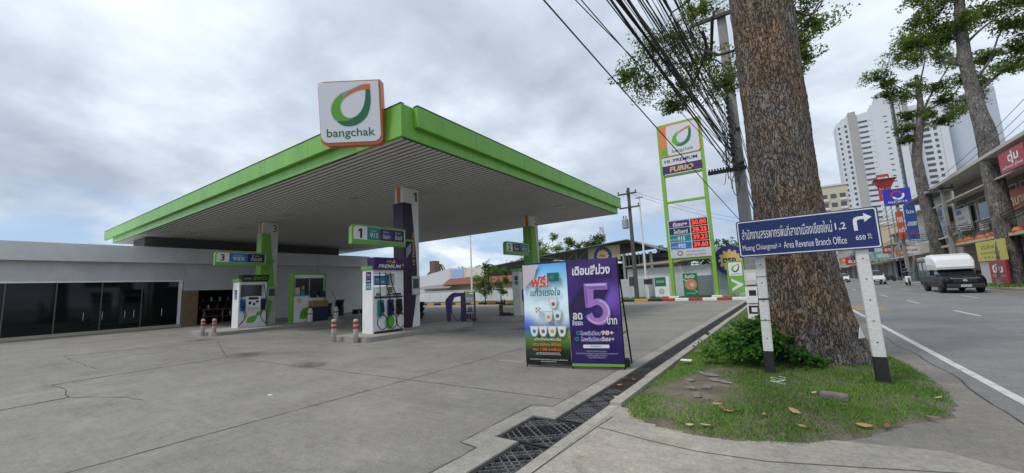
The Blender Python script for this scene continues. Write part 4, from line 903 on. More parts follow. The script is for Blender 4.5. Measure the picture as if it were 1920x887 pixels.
mb = MB(T); mb.box(0, .2, -.04, 1.1, 1.75, 0, 0); mb.rect(.03, 1.0, .88, 1.72, .004, 1); mb.text('ยินดีต้อนรับ', .45, 1.4, .6, .2, .008, 0); disc(mb, .22, .005, 2, .5, .6, 20); mb.text('24', .5, .6, .2, .15, .009, 0); mb.build('board', [WHITE, DGREEN, PANELG], nb)
for x in (.1, .95): MB().box(x - .03, .0, -.2, x + .03, .035, .2).build('leg', STEEL, nb)
ds = thing('dark_plate_sign', 'small dark plate on a pale post left of the white notice board', 'sign', (-9.65, 32.9, .1)); MB().box(.2, 0, 0, .32, .08, 1.8).build('post', OFFW, ds); MB().box(-.02, -.03, 1.2, .65, -.001, 1.62).build('plate', DARK, ds)

# ---------------------------------------------------------------- banner stand
SKYB = [srgb(96, 160, 226), srgb(196, 226, 242)]
pa = Vector((-4.28, 6.60, 0)); pb = Vector((-3.385, 6.735, 0)); pc = Vector((-2.51, 6.985, 0))
def cloth(w_, h_, mb, seed, m=0, n=14, k=22, amp=.012):
    g_ = np.random.default_rng(seed); ph = g_.uniform(0, 6, 6)
    def dz(a, b): return amp * (math.sin(a * 7 + b * 3 + ph[0]) + .6 * math.sin(b * 9 - a * 4 + ph[1]) + .5 * math.sin((a + b) * 15 + ph[2]) * (1 - b / h_)) - .02 * math.sin(math.pi * a / w_)
    vs2 = [(w_ * i / n, h_ * j / k, dz(w_ * i / n, h_ * j / k)) for j in range(k + 1) for i in range(n + 1)]
    mb.add(vs2, [(j * (n + 1) + i, j * (n + 1) + i + 1, (j + 1) * (n + 1) + i + 1, (j + 1) * (n + 1) + i) for j in range(k) for i in range(n)], m)
b1 = thing('banner', 'blue and green football promotion banner with stacked cups, left of purple banner', 'banner', (pa.x, pa.y, .07)); b1.rotation_euler[2] = math.atan2((pb - pa).y, (pb - pa).x)
bw, bh = (pb - pa).length - .01, 1.86
FB = grad('football_print', [(0, (.004, .006, .004)), (.13, (.010, .022, .008)), (.19, (.05, .13, .015)), (.31, srgb(110, 150, 40)), (.345, srgb(84, 92, 110)), (.38, srgb(150, 175, 200)), (.46, srgb(228, 242, 250)), (.72, srgb(212, 240, 252)), (.93, srgb(118, 196, 244)), (1, srgb(80, 158, 232))], 2, 0, bh, .4, (.02, 0, .72), srgb(40, 90, 210), .34)
mb = MB(T); cloth(bw, bh, mb, 3); mb.build('cloth', FB, b1, smooth=True)
Z = .034; mb = TB(T, [WHITE, mat('red_print', (.62, .06, .03), rough=.4), mat('print_green', (.01, .13, .10), rough=.4), mat('curl_white', (.55, .50, .52), rough=.5), TEAL, PANELG, mat('print_orange', (.75, .16, .03), rough=.4)], b1)
mb.poly([(0.02, bh - .01), (.36, bh - .01), (.30, bh - .12), (.26, bh - .26), (.12, bh - .38), (.02, bh - .5)], Z - .004, 3)
mb.text('ฟรี!', .36, 1.53, .36, .22, Z, 0, .06, .12); mb.text('ฟรี!', .36, 1.53, .36, .22, Z + .002, 1, .03, .12); mb.rect(.52, 1.52, .76, 1.68, Z, 2); disc(mb, .05, Z + .003, 4, .62, 1.6, 16)
mb.text('แก้วแรงใจ', .46, 1.33, .60, .15, Z, 2, .015, .1); mb.text('แก้วทรงสูง', .42, 1.2, .12, .05, Z, 5)
mb.text('เติมน้ำมันครบรับ', .46, .46, .52, .055, Z, 0, .01); mb.text('แก้วลายพิเศษ ฟรีทันที', .44, .365, .56, .065, Z, 6, .02); mb.text('ครบ 1,200 บาทขึ้นไป', .44, .27, .56, .065, Z, 6, .02)
for k_, q in enumerate((.21, .185, .09, .055)): mb.text(['สมาชิกรับเพิ่มอีกหนึ่งสิทธิ์', 'ตั้งแต่วันนี้จนกว่าสินค้าจะหมด', 'เงื่อนไขเป็นไปตามที่สถานีกำหนด สอบถามที่พนักงาน', 'รายละเอียดเพิ่มเติมที่สถานี'][k_], .46, q, [.45, .5, .74, .3][k_], .024, Z, 0)
mb.build('lettering', [WHITE, mat('red_print', (.62, .06, .03), rough=.4), mat('print_green', (.01, .13, .10), rough=.4), mat('curl_white', (.55, .50, .52), rough=.5), TEAL, PANELG, mat('print_orange', (.75, .16, .03), rough=.4)], b1)
mb = MB(T); mb.poly(rrect(.235, .925, .375, 1.065, .069, 6), Z, 0)
for (x, y) in ((.305, .99), (.272, 1.022), (.338, 1.024), (.268, .962), (.34, .958)): mb.poly([(x + .014 * math.cos(1.257 * k_ + 1.57), y + .014 * math.sin(1.257 * k_ + 1.57)) for k_ in range(5)], Z + .002, 1)
mb.build('football_print', [mat('ball_white', (.72, .72, .66)), BLKP], b1)
mb = MB(T)
for x, y in ((.52, .97), (.41, .73), (.59, .75), (.11, .46), (.29, .46), (.47, .46), (.66, .46)):
    y += .04; mb.poly([(x, y + .20), (x + .19, y + .20), (x + .165, y + .05), (x + .13, y), (x + .06, y), (x + .025, y + .05)], Z - .002 + .0004 * y, 0)
    mb.poly([(x + .015, y + .19), (x + .175, y + .19), (x + .155, y + .06), (x + .125, y + .012), (x + .065, y + .012), (x + .035, y + .06)], Z + .001, 1)
for k_, (x, y) in enumerate(((.615, 1.10), (.505, .86), (.685, .88), (.205, .60), (.385, .60), (.565, .60), (.755, .60))): disc(mb, .035, Z + .004, 2 + k_ % 4, x, y, 12)
mb.build('cup_print', [mat('cup_edge', (.42, .45, .50)), mat('cup_white', (.70, .73, .77)), mat('em_brown', (.25, .10, .08)), mat('em_gold', (.55, .33, .05)), mat('em_green', (.03, .15, .06)), mat('em_blue', (.06, .2, .5))], b1)
b2 = thing('banner', 'purple banner with a large shiny number 5 beside the football banner', 'banner', (pb.x, pb.y, .10)); b2.rotation_euler[2] = math.atan2((pc - pb).y, (pc - pb).x)
bw, bh = (pc - pb).length, 1.86
PB = grad('purple_print', [(0, (.018, .006, .095)), (.3, (.028, .009, .13)), (.55, (.06, .02, .22)), (.8, (.055, .018, .18)), (1, (.04, .014, .14))], 2, 0, bh, .38, (.72, 0, 1.12), (.20, .10, .55), .42)
mb = MB(T); cloth(bw, bh, mb, 9); mb.build('cloth', PB, b2, smooth=True)
mb = TB(T, [RETRO, mat('print_lilac', (.42, .38, .66)), mat('print_cream', (.72, .6, .55)), TEAL, NAVY, mat('print_pale', (.5, .47, .62))], b2); mb.text('เดือนสีม่วง', .44, 1.67, .68, .19, Z, 0, .035, .08); mb.text('ลด', .155, .84, .17, .12, Z + .012, 0, .03); mb.text('ลิตรละ', .15, .72, .19, .09, Z + .012, 0, .02); mb.text('บาท', .76, .74, .17, .11, Z + .012, 0, .025)
for k_, (q, a, b_) in enumerate(((.54, 'ไฮพรีเมียม', '98+'), (.435, 'ไฮพรีเมียม', 'ดีเซล+'))):
    mb.text(a, .36, q, .36, .085, Z, 1, .03, .1); mb.text(b_, .66, q, .22, .08, Z, 2, .035, .1); disc(mb, .04, Z, 3, .15 - .03 * k_, q, 14); disc(mb, .02, Z + .002, 4, .15 - .03 * k_, q, 12)
mb.poly(rrect(.22, .275, .68, .335, .012), Z - .004, 0); mb.text('1 - 30 มิถุนายน', .42, .305, .24, .036, Z, 4)
for q, l_, t_ in ((.225, .36, 'เฉพาะสถานีที่ร่วมรายการ'), (.185, .74, 'เงื่อนไขเป็นไปตามที่กำหนด ขอสงวนสิทธิ์ในการเปลี่ยนแปลง'), (.15, .36, 'โดยไม่ต้องแจ้งให้ทราบล่วงหน้า'), (.115, .3, 'สอบถามเพิ่มเติมที่พนักงาน')): mb.text(t_, .45, q, l_, .028, Z, 5)
mb.build('lettering', [RETRO, mat('print_lilac', (.42, .38, .66)), mat('print_cream', (.72, .6, .55)), TEAL, NAVY, mat('print_pale', (.5, .47, .62))], b2)
mb = MB(T); SH = .02
five_out = [(.30, 1.42), (.72, 1.42), (.72, 1.30), (.47, 1.30), (.46, 1.13)] + smooth_poly([(.46, 1.13), (.58, 1.14), (.70, 1.05), (.745, .92), (.72, .78), (.62, .69), (.48, .68), (.35, .75), (.30, .84)], 5)[1:] + [(.42, .90)] + smooth_poly([(.42, .90), (.46, .81), (.55, .81), (.61, .88), (.60, .97), (.53, 1.03), (.45, 1.01)], 5)[1:] + [(.40, .985), (.31, .985)]
def fan(mb, pts, z, m, sx_=1, sy_=1, ox=0, oy=0): mb.poly([(p[0] * sx_ + ox, p[1] * sy_ + oy) for p in pts], z, m)
fan(mb, [(.30, 1.42), (.02, 1.05), (.02, .70), (.31, .985)], Z - .006, 0); fan(mb, [(.47, 1.30), (.72, 1.30), (.62, 1.13), (.46, 1.13)], Z - .006, 0)
fan(mb, five_out, Z, 1)
cxm, cym = .51, 1.05
inn = [(cxm + (p[0] - cxm) * 1.0, cym + (p[1] - cym) * 1.0) for p in five_out]
mb.poly([(.315, 1.405), (.705, 1.405), (.69, 1.375), (.345, 1.375)], Z + .002, 2); mb.poly([(.315, 1.405), (.345, 1.375), (.355, 1.03), (.325, 1.0)], Z + .002, 3); mb.poly([(.36, 1.36), (.69, 1.36), (.70, 1.32), (.40, 1.32)], Z + .002, 3)
def arc(mb, r0, r1, a0, a1, cx_, cy_, z, m, n=18):
    mb.poly([(cx_ + r0 * math.cos(R(a0 + (a1 - a0) * k_ / n)), cy_ + r0 * math.sin(R(a0 + (a1 - a0) * k_ / n)) * 1.02) for k_ in range(n + 1)] + [(cx_ + r1 * math.cos(R(a1 + (a0 - a1) * k_ / n)), cy_ + r1 * math.sin(R(a1 + (a0 - a1) * k_ / n)) * 1.02) for k_ in range(n + 1)], z, m)
arc(mb, .205, .185, -150, 80, .515, .91, Z + .002, 2); arc(mb, .165, .135, -120, 60, .515, .91, Z + .002, 4); arc(mb, .22, .21, -20, 70, .515, .91, Z + .003, 5)
mb.build('number_print', [mat('five_shade', (.018, .008, .06)), mat('five_violet', (.36, .19, .55), rough=.3), mat('five_pale', (.62, .52, .78), rough=.3), mat('five_mid', (.25, .11, .42), rough=.3), mat('five_pink', (.50, .22, .50), rough=.3), mat('five_cyan', (.35, .55, .85), rough=.3)], b2)
MB(T).box(.0, -.045, -.01, bw, -.005, .02).build('green_hem', mat('hem_green', (.16, .36, .05), rough=.5), b2)
st = thing('banner_stand', 'black steel frame with leaning rear legs holding the two banners', 'stand', (0, 0, 0))
def off(p, d): 
    q = (pc - pa).normalized(); nrm = Vector((-q.y, q.x, 0)); return p + nrm * d
mb = MB()
for p in (pa, pb, pc): mb.tube([off(p, .035), off(p, .035) + Vector((0, 0, 1.97))], .016, 6)
for z in (.05, 1.95): mb.tube([off(pa, .035) + Vector((0, 0, z)), off(pb, .035) + Vector((0, 0, z)), off(pc, .035) + Vector((0, 0, z))], .014, 6)
mb.build('front_frame', BLKP, st)
for p in (pa, pc):
    f0 = off(p, .62) + Vector((.06, 0, 0)); mb = MB(); mb.tube([off(p, .04) + Vector((0, 0, 1.95)), f0], .016, 6); mb.build('rear_leg', BLKP, st)
    for z in (.06, .62, 1.15):
        k_ = 1 - z / 1.95; MB().tube([off(p, .04) + Vector((0, 0, z)), off(p, .04 + .58 * k_) + Vector((.06 * k_, 0, z))], .012, 6).build('rung', BLKP, st)
b_ = MB().prism(rrect(-.16, -.1, .16, .1, .04), 0, .14).build('sandbag', mat('sandbag_black', (.02, .02, .02), rough=.9)); b_.location = off(pc, .3) + Vector((-.12, 0, .0)); tag(b_, 'small dark weight bag on the foot of the banner stand', 'weight')
print('background done')

# ---------------------------------------------------------------- grass island, shrub, stones, leaves
outline = [(-1.84, 5.0), (-1.62, 4.55), (-1.2, 4.36), (-.78, 4.29), (-.45, 4.35), (-.08, 4.47), (.2, 4.72), (.45, 5.0), (.82, 5.6), (1.2, 5.95), (1.36, 6.5), (1.45, 7.3), (1.42, 8.5), (1.32, 10), (1.3, 13), (1.35, 18), (1.3, 24), (1.0, 30), (-1.84, 31.5)]
OUT = np.array(outline)
def inside(px, py, P=OUT):
    r = np.zeros(len(px), bool); j = len(P) - 1
    for i in range(len(P)):
        xi, yi = P[i]; xj, yj = P[j]
        r ^= ((yi > py) != (yj > py)) & (px < (xj - xi) * (py - yi) / (yj - yi + 1e-12) + xi); j = i
    return r
def edge_d(px, py, P=OUT):
    d = np.full(len(px), 9.0)
    for i in range(len(P)):
        a = P[i - 1]; b = P[i]; ab = b - a; t = np.clip(((px - a[0]) * ab[0] + (py - a[1]) * ab[1]) / (ab @ ab), 0, 1)
        d = np.minimum(d, np.hypot(px - a[0] - t * ab[0], py - a[1] - t * ab[1]))
    return d
def vnoise(x, y, s, seed):
    q = np.random.default_rng(seed); out = 0
    for k in range(5):
        a, f, ph = q.uniform(0, 6.28), s * q.uniform(.6, 1.9), q.uniform(0, 6.28, 2)
        out = out + np.sin((x * math.cos(a) + y * math.sin(a)) * f + ph[0]) * np.cos((y * math.cos(a) - x * math.sin(a)) * f * .8 + ph[1])
    return out / 5
def soil_h(x, y):
    e = np.minimum(edge_d(x, y), .6)
    return .012 + .06 * e / .6 + .012 * vnoise(x, y, 4, 2) + .09 * np.exp(-((x - .2) ** 2 + (y - 8.2) ** 2) / 1.2)
xs = np.arange(-1.86, 1.6, .07); ys = np.concatenate([np.arange(4.2, 11, .07), np.arange(11, 32, .3)])
gx, gy = np.meshgrid(xs, ys); fx_, fy_ = gx.ravel(), gy.ravel()
ins = inside(fx_, fy_); hz_ = np.where(ins, soil_h(fx_, fy_), -.03)
nx = len(xs); fcs = [(j * nx + i, j * nx + i + 1, (j + 1) * nx + i + 1, (j + 1) * nx + i) for j in range(len(ys) - 1) for i in range(nx - 1) if ins[j * nx + i] or ins[j * nx + i + 1] or ins[(j + 1) * nx + i] or ins[(j + 1) * nx + i + 1]]
SOIL = mat('island_soil', (.19, .155, .12), rough=.95, c2=(.10, .085, .06), scale=4, dirt=.35, bump=.5, bscale=35)
me = bpy.data.meshes.new('grass_island'); me.from_pydata(list(zip(fx_, fy_, hz_)), [], fcs); me.materials.append(SOIL)
me.polygons.foreach_set('use_smooth', [True] * len(me.polygons)); o = bpy.data.objects.new('grass_island', me); col.objects.link(o); struct(o)
def bare(x, y):     # 0 where soil shows, 1 where the grass is thick
    b = 1 - np.exp(-(((x + 1.16) / .40) ** 2 + ((y - 6.05) / .85) ** 2) * .75) * 1.7
    b = np.minimum(b, 1 - np.exp(-(((x - .32) / .42) ** 2 + ((y - 4.85 - .55 * (x - .32)) / .14) ** 2)))
    b = np.minimum(b, 1 - .9 * np.exp(-(((x + 1.3) / .34) ** 2 + ((y - 5.02) / .22) ** 2)))
    b = np.minimum(b, 1 - np.exp(-(((x - .15) / .66) ** 2 + ((y - 8.4) / .66) ** 2)))
    return b
GR = [mat('grass_mid', (.112, .24, .034), rough=.7, spec=.2), mat('grass_light', (.185, .32, .06), rough=.7, spec=.2), mat('grass_dark', (.062, .132, .022), rough=.7, spec=.2), mat('grass_straw', (.26, .22, .10), rough=.8, spec=.2)]
def blades(n, y0, y1, hgt, wid, seed):
    q = np.random.default_rng(seed)
    x = q.uniform(-1.86, 1.5, n); y = q.uniform(y0, y1, n) if y1 < 12 else y0 + (y1 - y0) * q.uniform(0, 1, n) ** 1.4
    k = inside(x, y); x, y = x[k], y[k]
    p = bare(x, y) * (.62 + .75 * vnoise(x, y, 3.4, 5) + .35 * vnoise(x, y, 9, 6)) * np.clip(edge_d(x, y) / .10, .15, 1)
    k = q.uniform(0, 1, len(x)) < p; x, y = x[k], y[k]; m = len(x)
    z = soil_h(x, y) - .004; a = q.uniform(0, 6.28, m); b = q.uniform(0, 6.28, m); h = hgt * q.uniform(.5, 1.3, m) * (1 + .4 * vnoise(x, y, 2.5, 8)); w2 = wid * q.uniform(.6, 1.3, m)
    ln = h * q.uniform(.3, 1.3, m)
    v = np.empty((m, 3, 3)); v[:, 0] = np.stack([x - w2 * np.cos(a), y - w2 * np.sin(a), z], 1); v[:, 1] = np.stack([x + w2 * np.cos(a), y + w2 * np.sin(a), z], 1); v[:, 2] = np.stack([x + ln * np.cos(b), y + ln * np.sin(b), z + h], 1)
    lum = vnoise(x, y, 1.7, 11) + q.normal(0, .35, m); mi = np.where(lum > .35, 1, np.where(lum < -.3, 2, 0)); mi[q.uniform(0, 1, m) < .06 + .08 * (vnoise(x, y, 2.2, 17) > .15)] = 3
    return v.reshape(-1, 3), mi
def tri_object(name, v, mi, mats, parent=None):
    n = len(v) // 3; me = bpy.data.meshes.new(name); me.vertices.add(n * 3); me.vertices.foreach_set('co', v.astype(np.float32).ravel()); me.loops.add(n * 3); me.loops.foreach_set('vertex_index', np.arange(n * 3, dtype=np.int32))
    me.polygons.add(n); me.polygons.foreach_set('loop_start', np.arange(0, n * 3, 3, dtype=np.int32)); me.polygons.foreach_set('loop_total', np.full(n, 3, dtype=np.int32)) if False else None
    for m in mats: me.materials.append(m)
    me.polygons.foreach_set('material_index', mi.astype(np.int32)); me.update(calc_edges=True); me.validate()
    o = bpy.data.objects.new(name, me); col.objects.link(o)
    if parent: o.parent = parent
    return o
va, ma = blades(250000, 4.25, 9.5, .034, .0036, 1); vb, mb_ = blades(60000, 9.3, 31.3, .05, .008, 2)
tag(tri_object('grass', np.concatenate([va, vb]), np.concatenate([ma, mb_]), GR), 'short green lawn around the big tree and sign posts', 'grass', kind='stuff')

# leaves, stones and litter: each its own small thing
def dry_leaf(x, y, rz, L_, mt, label, z=None):
    mb = MB(); n = 6; vs2 = []
    for i in range(n + 1):
        t = i / n; w2 = .24 * L_ * math.sin(math.pi * min(1, t * 1.02)) ** .8; cv = .18 * L_ * (t - .5) ** 2
        vs2 += [(L_ * (t - .5), -w2, cv + .05 * L_), (L_ * (t - .5), 0, cv), (L_ * (t - .5), w2, cv + .07 * L_)]
    fs = []
    for i in range(n):
        for j in range(2): fs.append((i * 3 + j, (i + 1) * 3 + j, (i + 1) * 3 + j + 1, i * 3 + j + 1))
    mb.add(vs2, fs); o = mb.build('dry_leaf', mt, smooth=True); s_ = o.modifiers.new('thickness', 'SOLIDIFY'); s_.thickness = .002
    zz_ = float(soil_h(np.array([x]), np.array([y]))[0]) + .03 if z is None else z
    o.location = (x, y, zz_); o.rotation_euler = (random.uniform(-.2, .2), random.uniform(-.2, .2), rz); return tag(o, label, 'leaf', 'fallen dry leaves')
LFY = mat('leaf_tan', (.42, .27, .11), rough=.7, var=.2, scale=20); LFB = mat('leaf_brown', (.22, .11, .05), rough=.75, var=.25, scale=20); LFP = mat('leaf_pale', (.50, .40, .22), rough=.7, var=.2, scale=20)
for x, y, r_, l_, m_, lb in ((-.10, 5.22, -.7, .17, LFY, 'long tan dry leaf in the grass below the stone block'), (.44, 5.18, .1, .16, LFY, 'tan dry leaf flat on the grass right of the bare dirt'), (.62, 5.3, 1.2, .11, LFB, 'small curled brown leaf on the grass edge'),
        (-.05, 4.86, -.5, .10, LFY, 'small tan leaf near the front edge of the grass'), (-.84, 4.50, .1, .12, LFP, 'pale leaf, right of the pair at the front grass edge'), (-.98, 4.46, .3, .10, LFP, 'pale leaf, left of the pair at the front grass edge'),
        (-.75, 5.02, 2.0, .16, LFB, 'brown leaf in the heap on the grass'), (-.68, 4.92, .6, .14, LFY, 'tan leaf in front of the heap of brown leaves'), (-.62, 4.98, -.5, .15, LFB, 'brown leaf right of the leaf heap'), (-.82, 5.16, .2, .13, LFY, 'tan leaf behind the heap of brown leaves'),
        (1.02, 5.75, .1, .13, LFY, 'tan leaf near the right tip of the lawn'), (-.36, 4.98, 1.7, .09, LFY, 'small upright tan leaf in the middle of the lawn'), (.35, 5.75, .4, .10, LFB, 'brown leaf right of the stone block'), (-2.2, 5.85, .8, .10, LFY, 'tan leaf lying on the drain grate'), (-2.12, 6.25, 2.4, .09, LFB, 'brown leaf on the rusty drain stretch'),
        (-1.98, 5.2, .3, .16, LFP, 'pale leaf on the kerb strip at the corner of the lawn'), (-2.3, 6.3, .3, .10, LFY, 'tan leaf near the foot of the banner stand'), (1.25, 6.6, .5, .10, LFP, 'pale leaf on the right lawn edge by the sign post'), (.1, 6.1, 1.0, .11, LFP, 'pale yellow leaf just behind the stone block')):
    dry_leaf(x, y, r_, l_ * .82, m_, lb, .03 if x < -1.95 else None)
def rock(x, y, s_, sq, mt, name, label, cat, group=None, seed=0, sink=.62):
    q = np.random.default_rng(seed); mb = MB(); mb.ball((0, 0, 0), 1, 0, 12, 8)
    ph = q.uniform(0, 6.28, 6)
    mb.v = [tuple(np.array(p) * np.array(sq) * s_ * (1 + .16 * math.sin(p[0] * 3 + ph[0]) + .12 * math.sin(p[1] * 4 + ph[1]) + .1 * math.sin(p[2] * 5 + ph[2] + p[0] * 2))) for p in mb.v]
    o = mb.build(name, mt); o.location = (x, y, float(soil_h(np.array([x]), np.array([y]))[0]) + s_ * sq[2] * (1 - sink)); o.rotation_euler = (0, 0, ph[3]); return tag(o, label, cat, group)
STONE = mat('stone_grey', (.20, .175, .15), rough=.9, var=.2, scale=12, dirt=.3, bump=.5, bscale=50)
blk = MB().box(-.13, -.05, 0, .13, .07, .085).build('stone_block', STONE, bev=.022); blk.location = (.28, 6.0, .06); blk.rotation_euler = (.04, .03, -.12); tag(blk, 'flat grey concrete block lying in the grass between the posts', 'block')
for k_, (x, y, s_, sq) in enumerate(((-1.12, 6.62, .14, (1.3, .8, .35)), (-.96, 6.45, .11, (1.4, .7, .4)), (-1.30, 6.2, .13, (1.2, 1, .3)), (-1.05, 6.0, .12, (1.3, .8, .35)), (-1.28, 5.78, .13, (1, .9, .35)), (-1.08, 5.55, .12, (1.2, .8, .4)), (-.92, 5.38, .07, (1.2, .9, .5)))):
    rock(x + .05 * math.sin(k_ * 5), y + .06 * math.cos(k_ * 3), s_ * .5, (sq[0] * 1.1, sq[1], sq[2] * 1.5), STONE, 'stone', 'grey stone half sunk in the bare patch left of the shrub', 'stone', 'stones in the bare patch', k_)
for k_, (x, y) in enumerate(((-1.2, 6.75), (-.86, 6.3))):
    o = MB().box(-.08, -.018, 0, .08, .018, .015).build('broken_slat', CONC, bev=.006); o.location = (x, y, .09); o.rotation_euler = (0, .1, -.35 + .2 * k_); tag(o, ['pale broken slat on the stones behind the bare patch', 'pale broken slat on the stones nearer the shrub'][k_], 'debris')
o = MB().box(-.09, -.05, 0, .09, .05, .02).build('litter', WHITE, bev=.004); o.location = (-1.62, 7.6, .11); tag(o, 'white flat litter on the grass beside the drain', 'litter')
mb = MB(); mb.tube([(-.27 + .09 * math.sin(k_ * 1.1), 6.85 - .03 * k_ + .04 * math.cos(k_ * 1.7), .10 + .01 * math.sin(k_ * 2)) for k_ in range(14)], .004, 5); tag(mb.build('plastic_string', WHITE), 'tangle of white plastic string at the foot of the left post', 'string')
o = MB().prism([(-.035, -.02), (.03, -.03), (.04, .02), (-.02, .03)], 0, .012).build('litter', WHITE); o.location = (-6.9, 3.2, 0); tag(o, 'tiny white scrap of litter alone on the wide concrete', 'litter')

# foliage helpers
def leaf_cloud(centers, n_each, size, seed, flat=.6, ncol=3, droop=.2, aspect=1.9):
    """two-triangle leaves scattered through lumpy clumps; returns vertices and material ids"""
    q = np.random.default_rng(seed); V, MI = [], []
    for (cx_, cy_, cz_, rx, ry, rz_) in centers:
        n = int(n_each * rx * ry * rz_ / (abs(rx * ry * rz_)) if n_each > 0 else 0)
        u = q.normal(0, 1, (n, 3)); u /= np.linalg.norm(u, axis=1)[:, None]; r_ = q.uniform(0, 1, n) ** .45
        lump = 1 + .28 * np.sin(u[:, 0] * 4 + cx_ * 3) + .22 * np.sin(u[:, 1] * 5 + cy_ * 2) + .2 * np.sin(u[:, 2] * 6 + cz_)
        P = u * (r_ * lump)[:, None] * np.array([rx, ry, rz_]) + np.array([cx_, cy_, cz_])
        keep = np.sin(P[:, 0] * 2.6 / max(rx, .3) + seed) * np.sin(P[:, 1] * 2.9 / max(ry, .3)) * np.sin(P[:, 2] * 3.3 / max(rz_, .3) + 1) > -.34; P = P[keep]; n = len(P)
        d = q.normal(0, 1, (n, 3)); d[:, 2] = d[:, 2] * flat - droop; d /= np.linalg.norm(d, axis=1)[:, None]
        nn_ = q.normal(0, 1, (n, 3)); nn_[:, 2] += 1.0; s = np.cross(d, nn_); s /= np.linalg.norm(s, axis=1)[:, None]
        L_ = size * q.uniform(.6, 1.35, n); W2 = L_ / aspect / 2
        a = P - d * L_[:, None] / 2; b = P + d * L_[:, None] / 2; up = np.cross(s, d) * (L_ * .12)[:, None]
        l_ = P + s * W2[:, None] + up; r2 = P - s * W2[:, None] + up
        V.append(np.stack([a, r2, b, a, b, l_], 1).reshape(-1, 3))
        lum = np.sin(P[:, 0] * 2.1 + seed) + np.sin(P[:, 2] * 2.7) + q.normal(0, .8, n); m = np.where(lum > .7, 1, np.where(lum < -.7, 2, 0)); MI.append(np.repeat(m, 2))
    return np.concatenate(V), np.concatenate(MI)
def leafmats(name, a, b, c):
    out = []
    for i, cc in enumerate((a, b, c)):
        m = mat(f'{name}_leaf_{"abc"[i]}', cc, rough=.55, spec=.3); bs = m.node_tree.nodes['Principled BSDF']
        bs.inputs['Transmission Weight'].default_value = 0.0; bs.inputs['Subsurface Weight'].default_value = 0.0; out.append(m)
        tn = m.node_tree.nodes.new('ShaderNodeBsdfTranslucent'); tn.inputs[0].default_value = (cc[0] * 1.5, cc[1] * 1.6, cc[2] * .9, 1)
        ms = m.node_tree.nodes.new('ShaderNodeMixShader'); ms.inputs[0].default_value = .48
        lk = m.node_tree.links; lk.new(bs.outputs[0], ms.inputs[1]); lk.new(tn.outputs[0], ms.inputs[2]); lk.new(ms.outputs[0], m.node_tree.nodes['Material Output'].inputs[0])
    return out
LM = leafmats('tall_tree', (.095, .145, .034), (.16, .215, .055), (.052, .088, .024)); LS = leafmats('shrub', (.055, .15, .025), (.12, .26, .05), (.022, .06, .012)); LB = leafmats('far_tree', (.06, .105, .03), (.10, .16, .045), (.035, .065, .022)); LW = leafmats('willow', (.10, .17, .035), (.16, .23, .06), (.06, .11, .03))
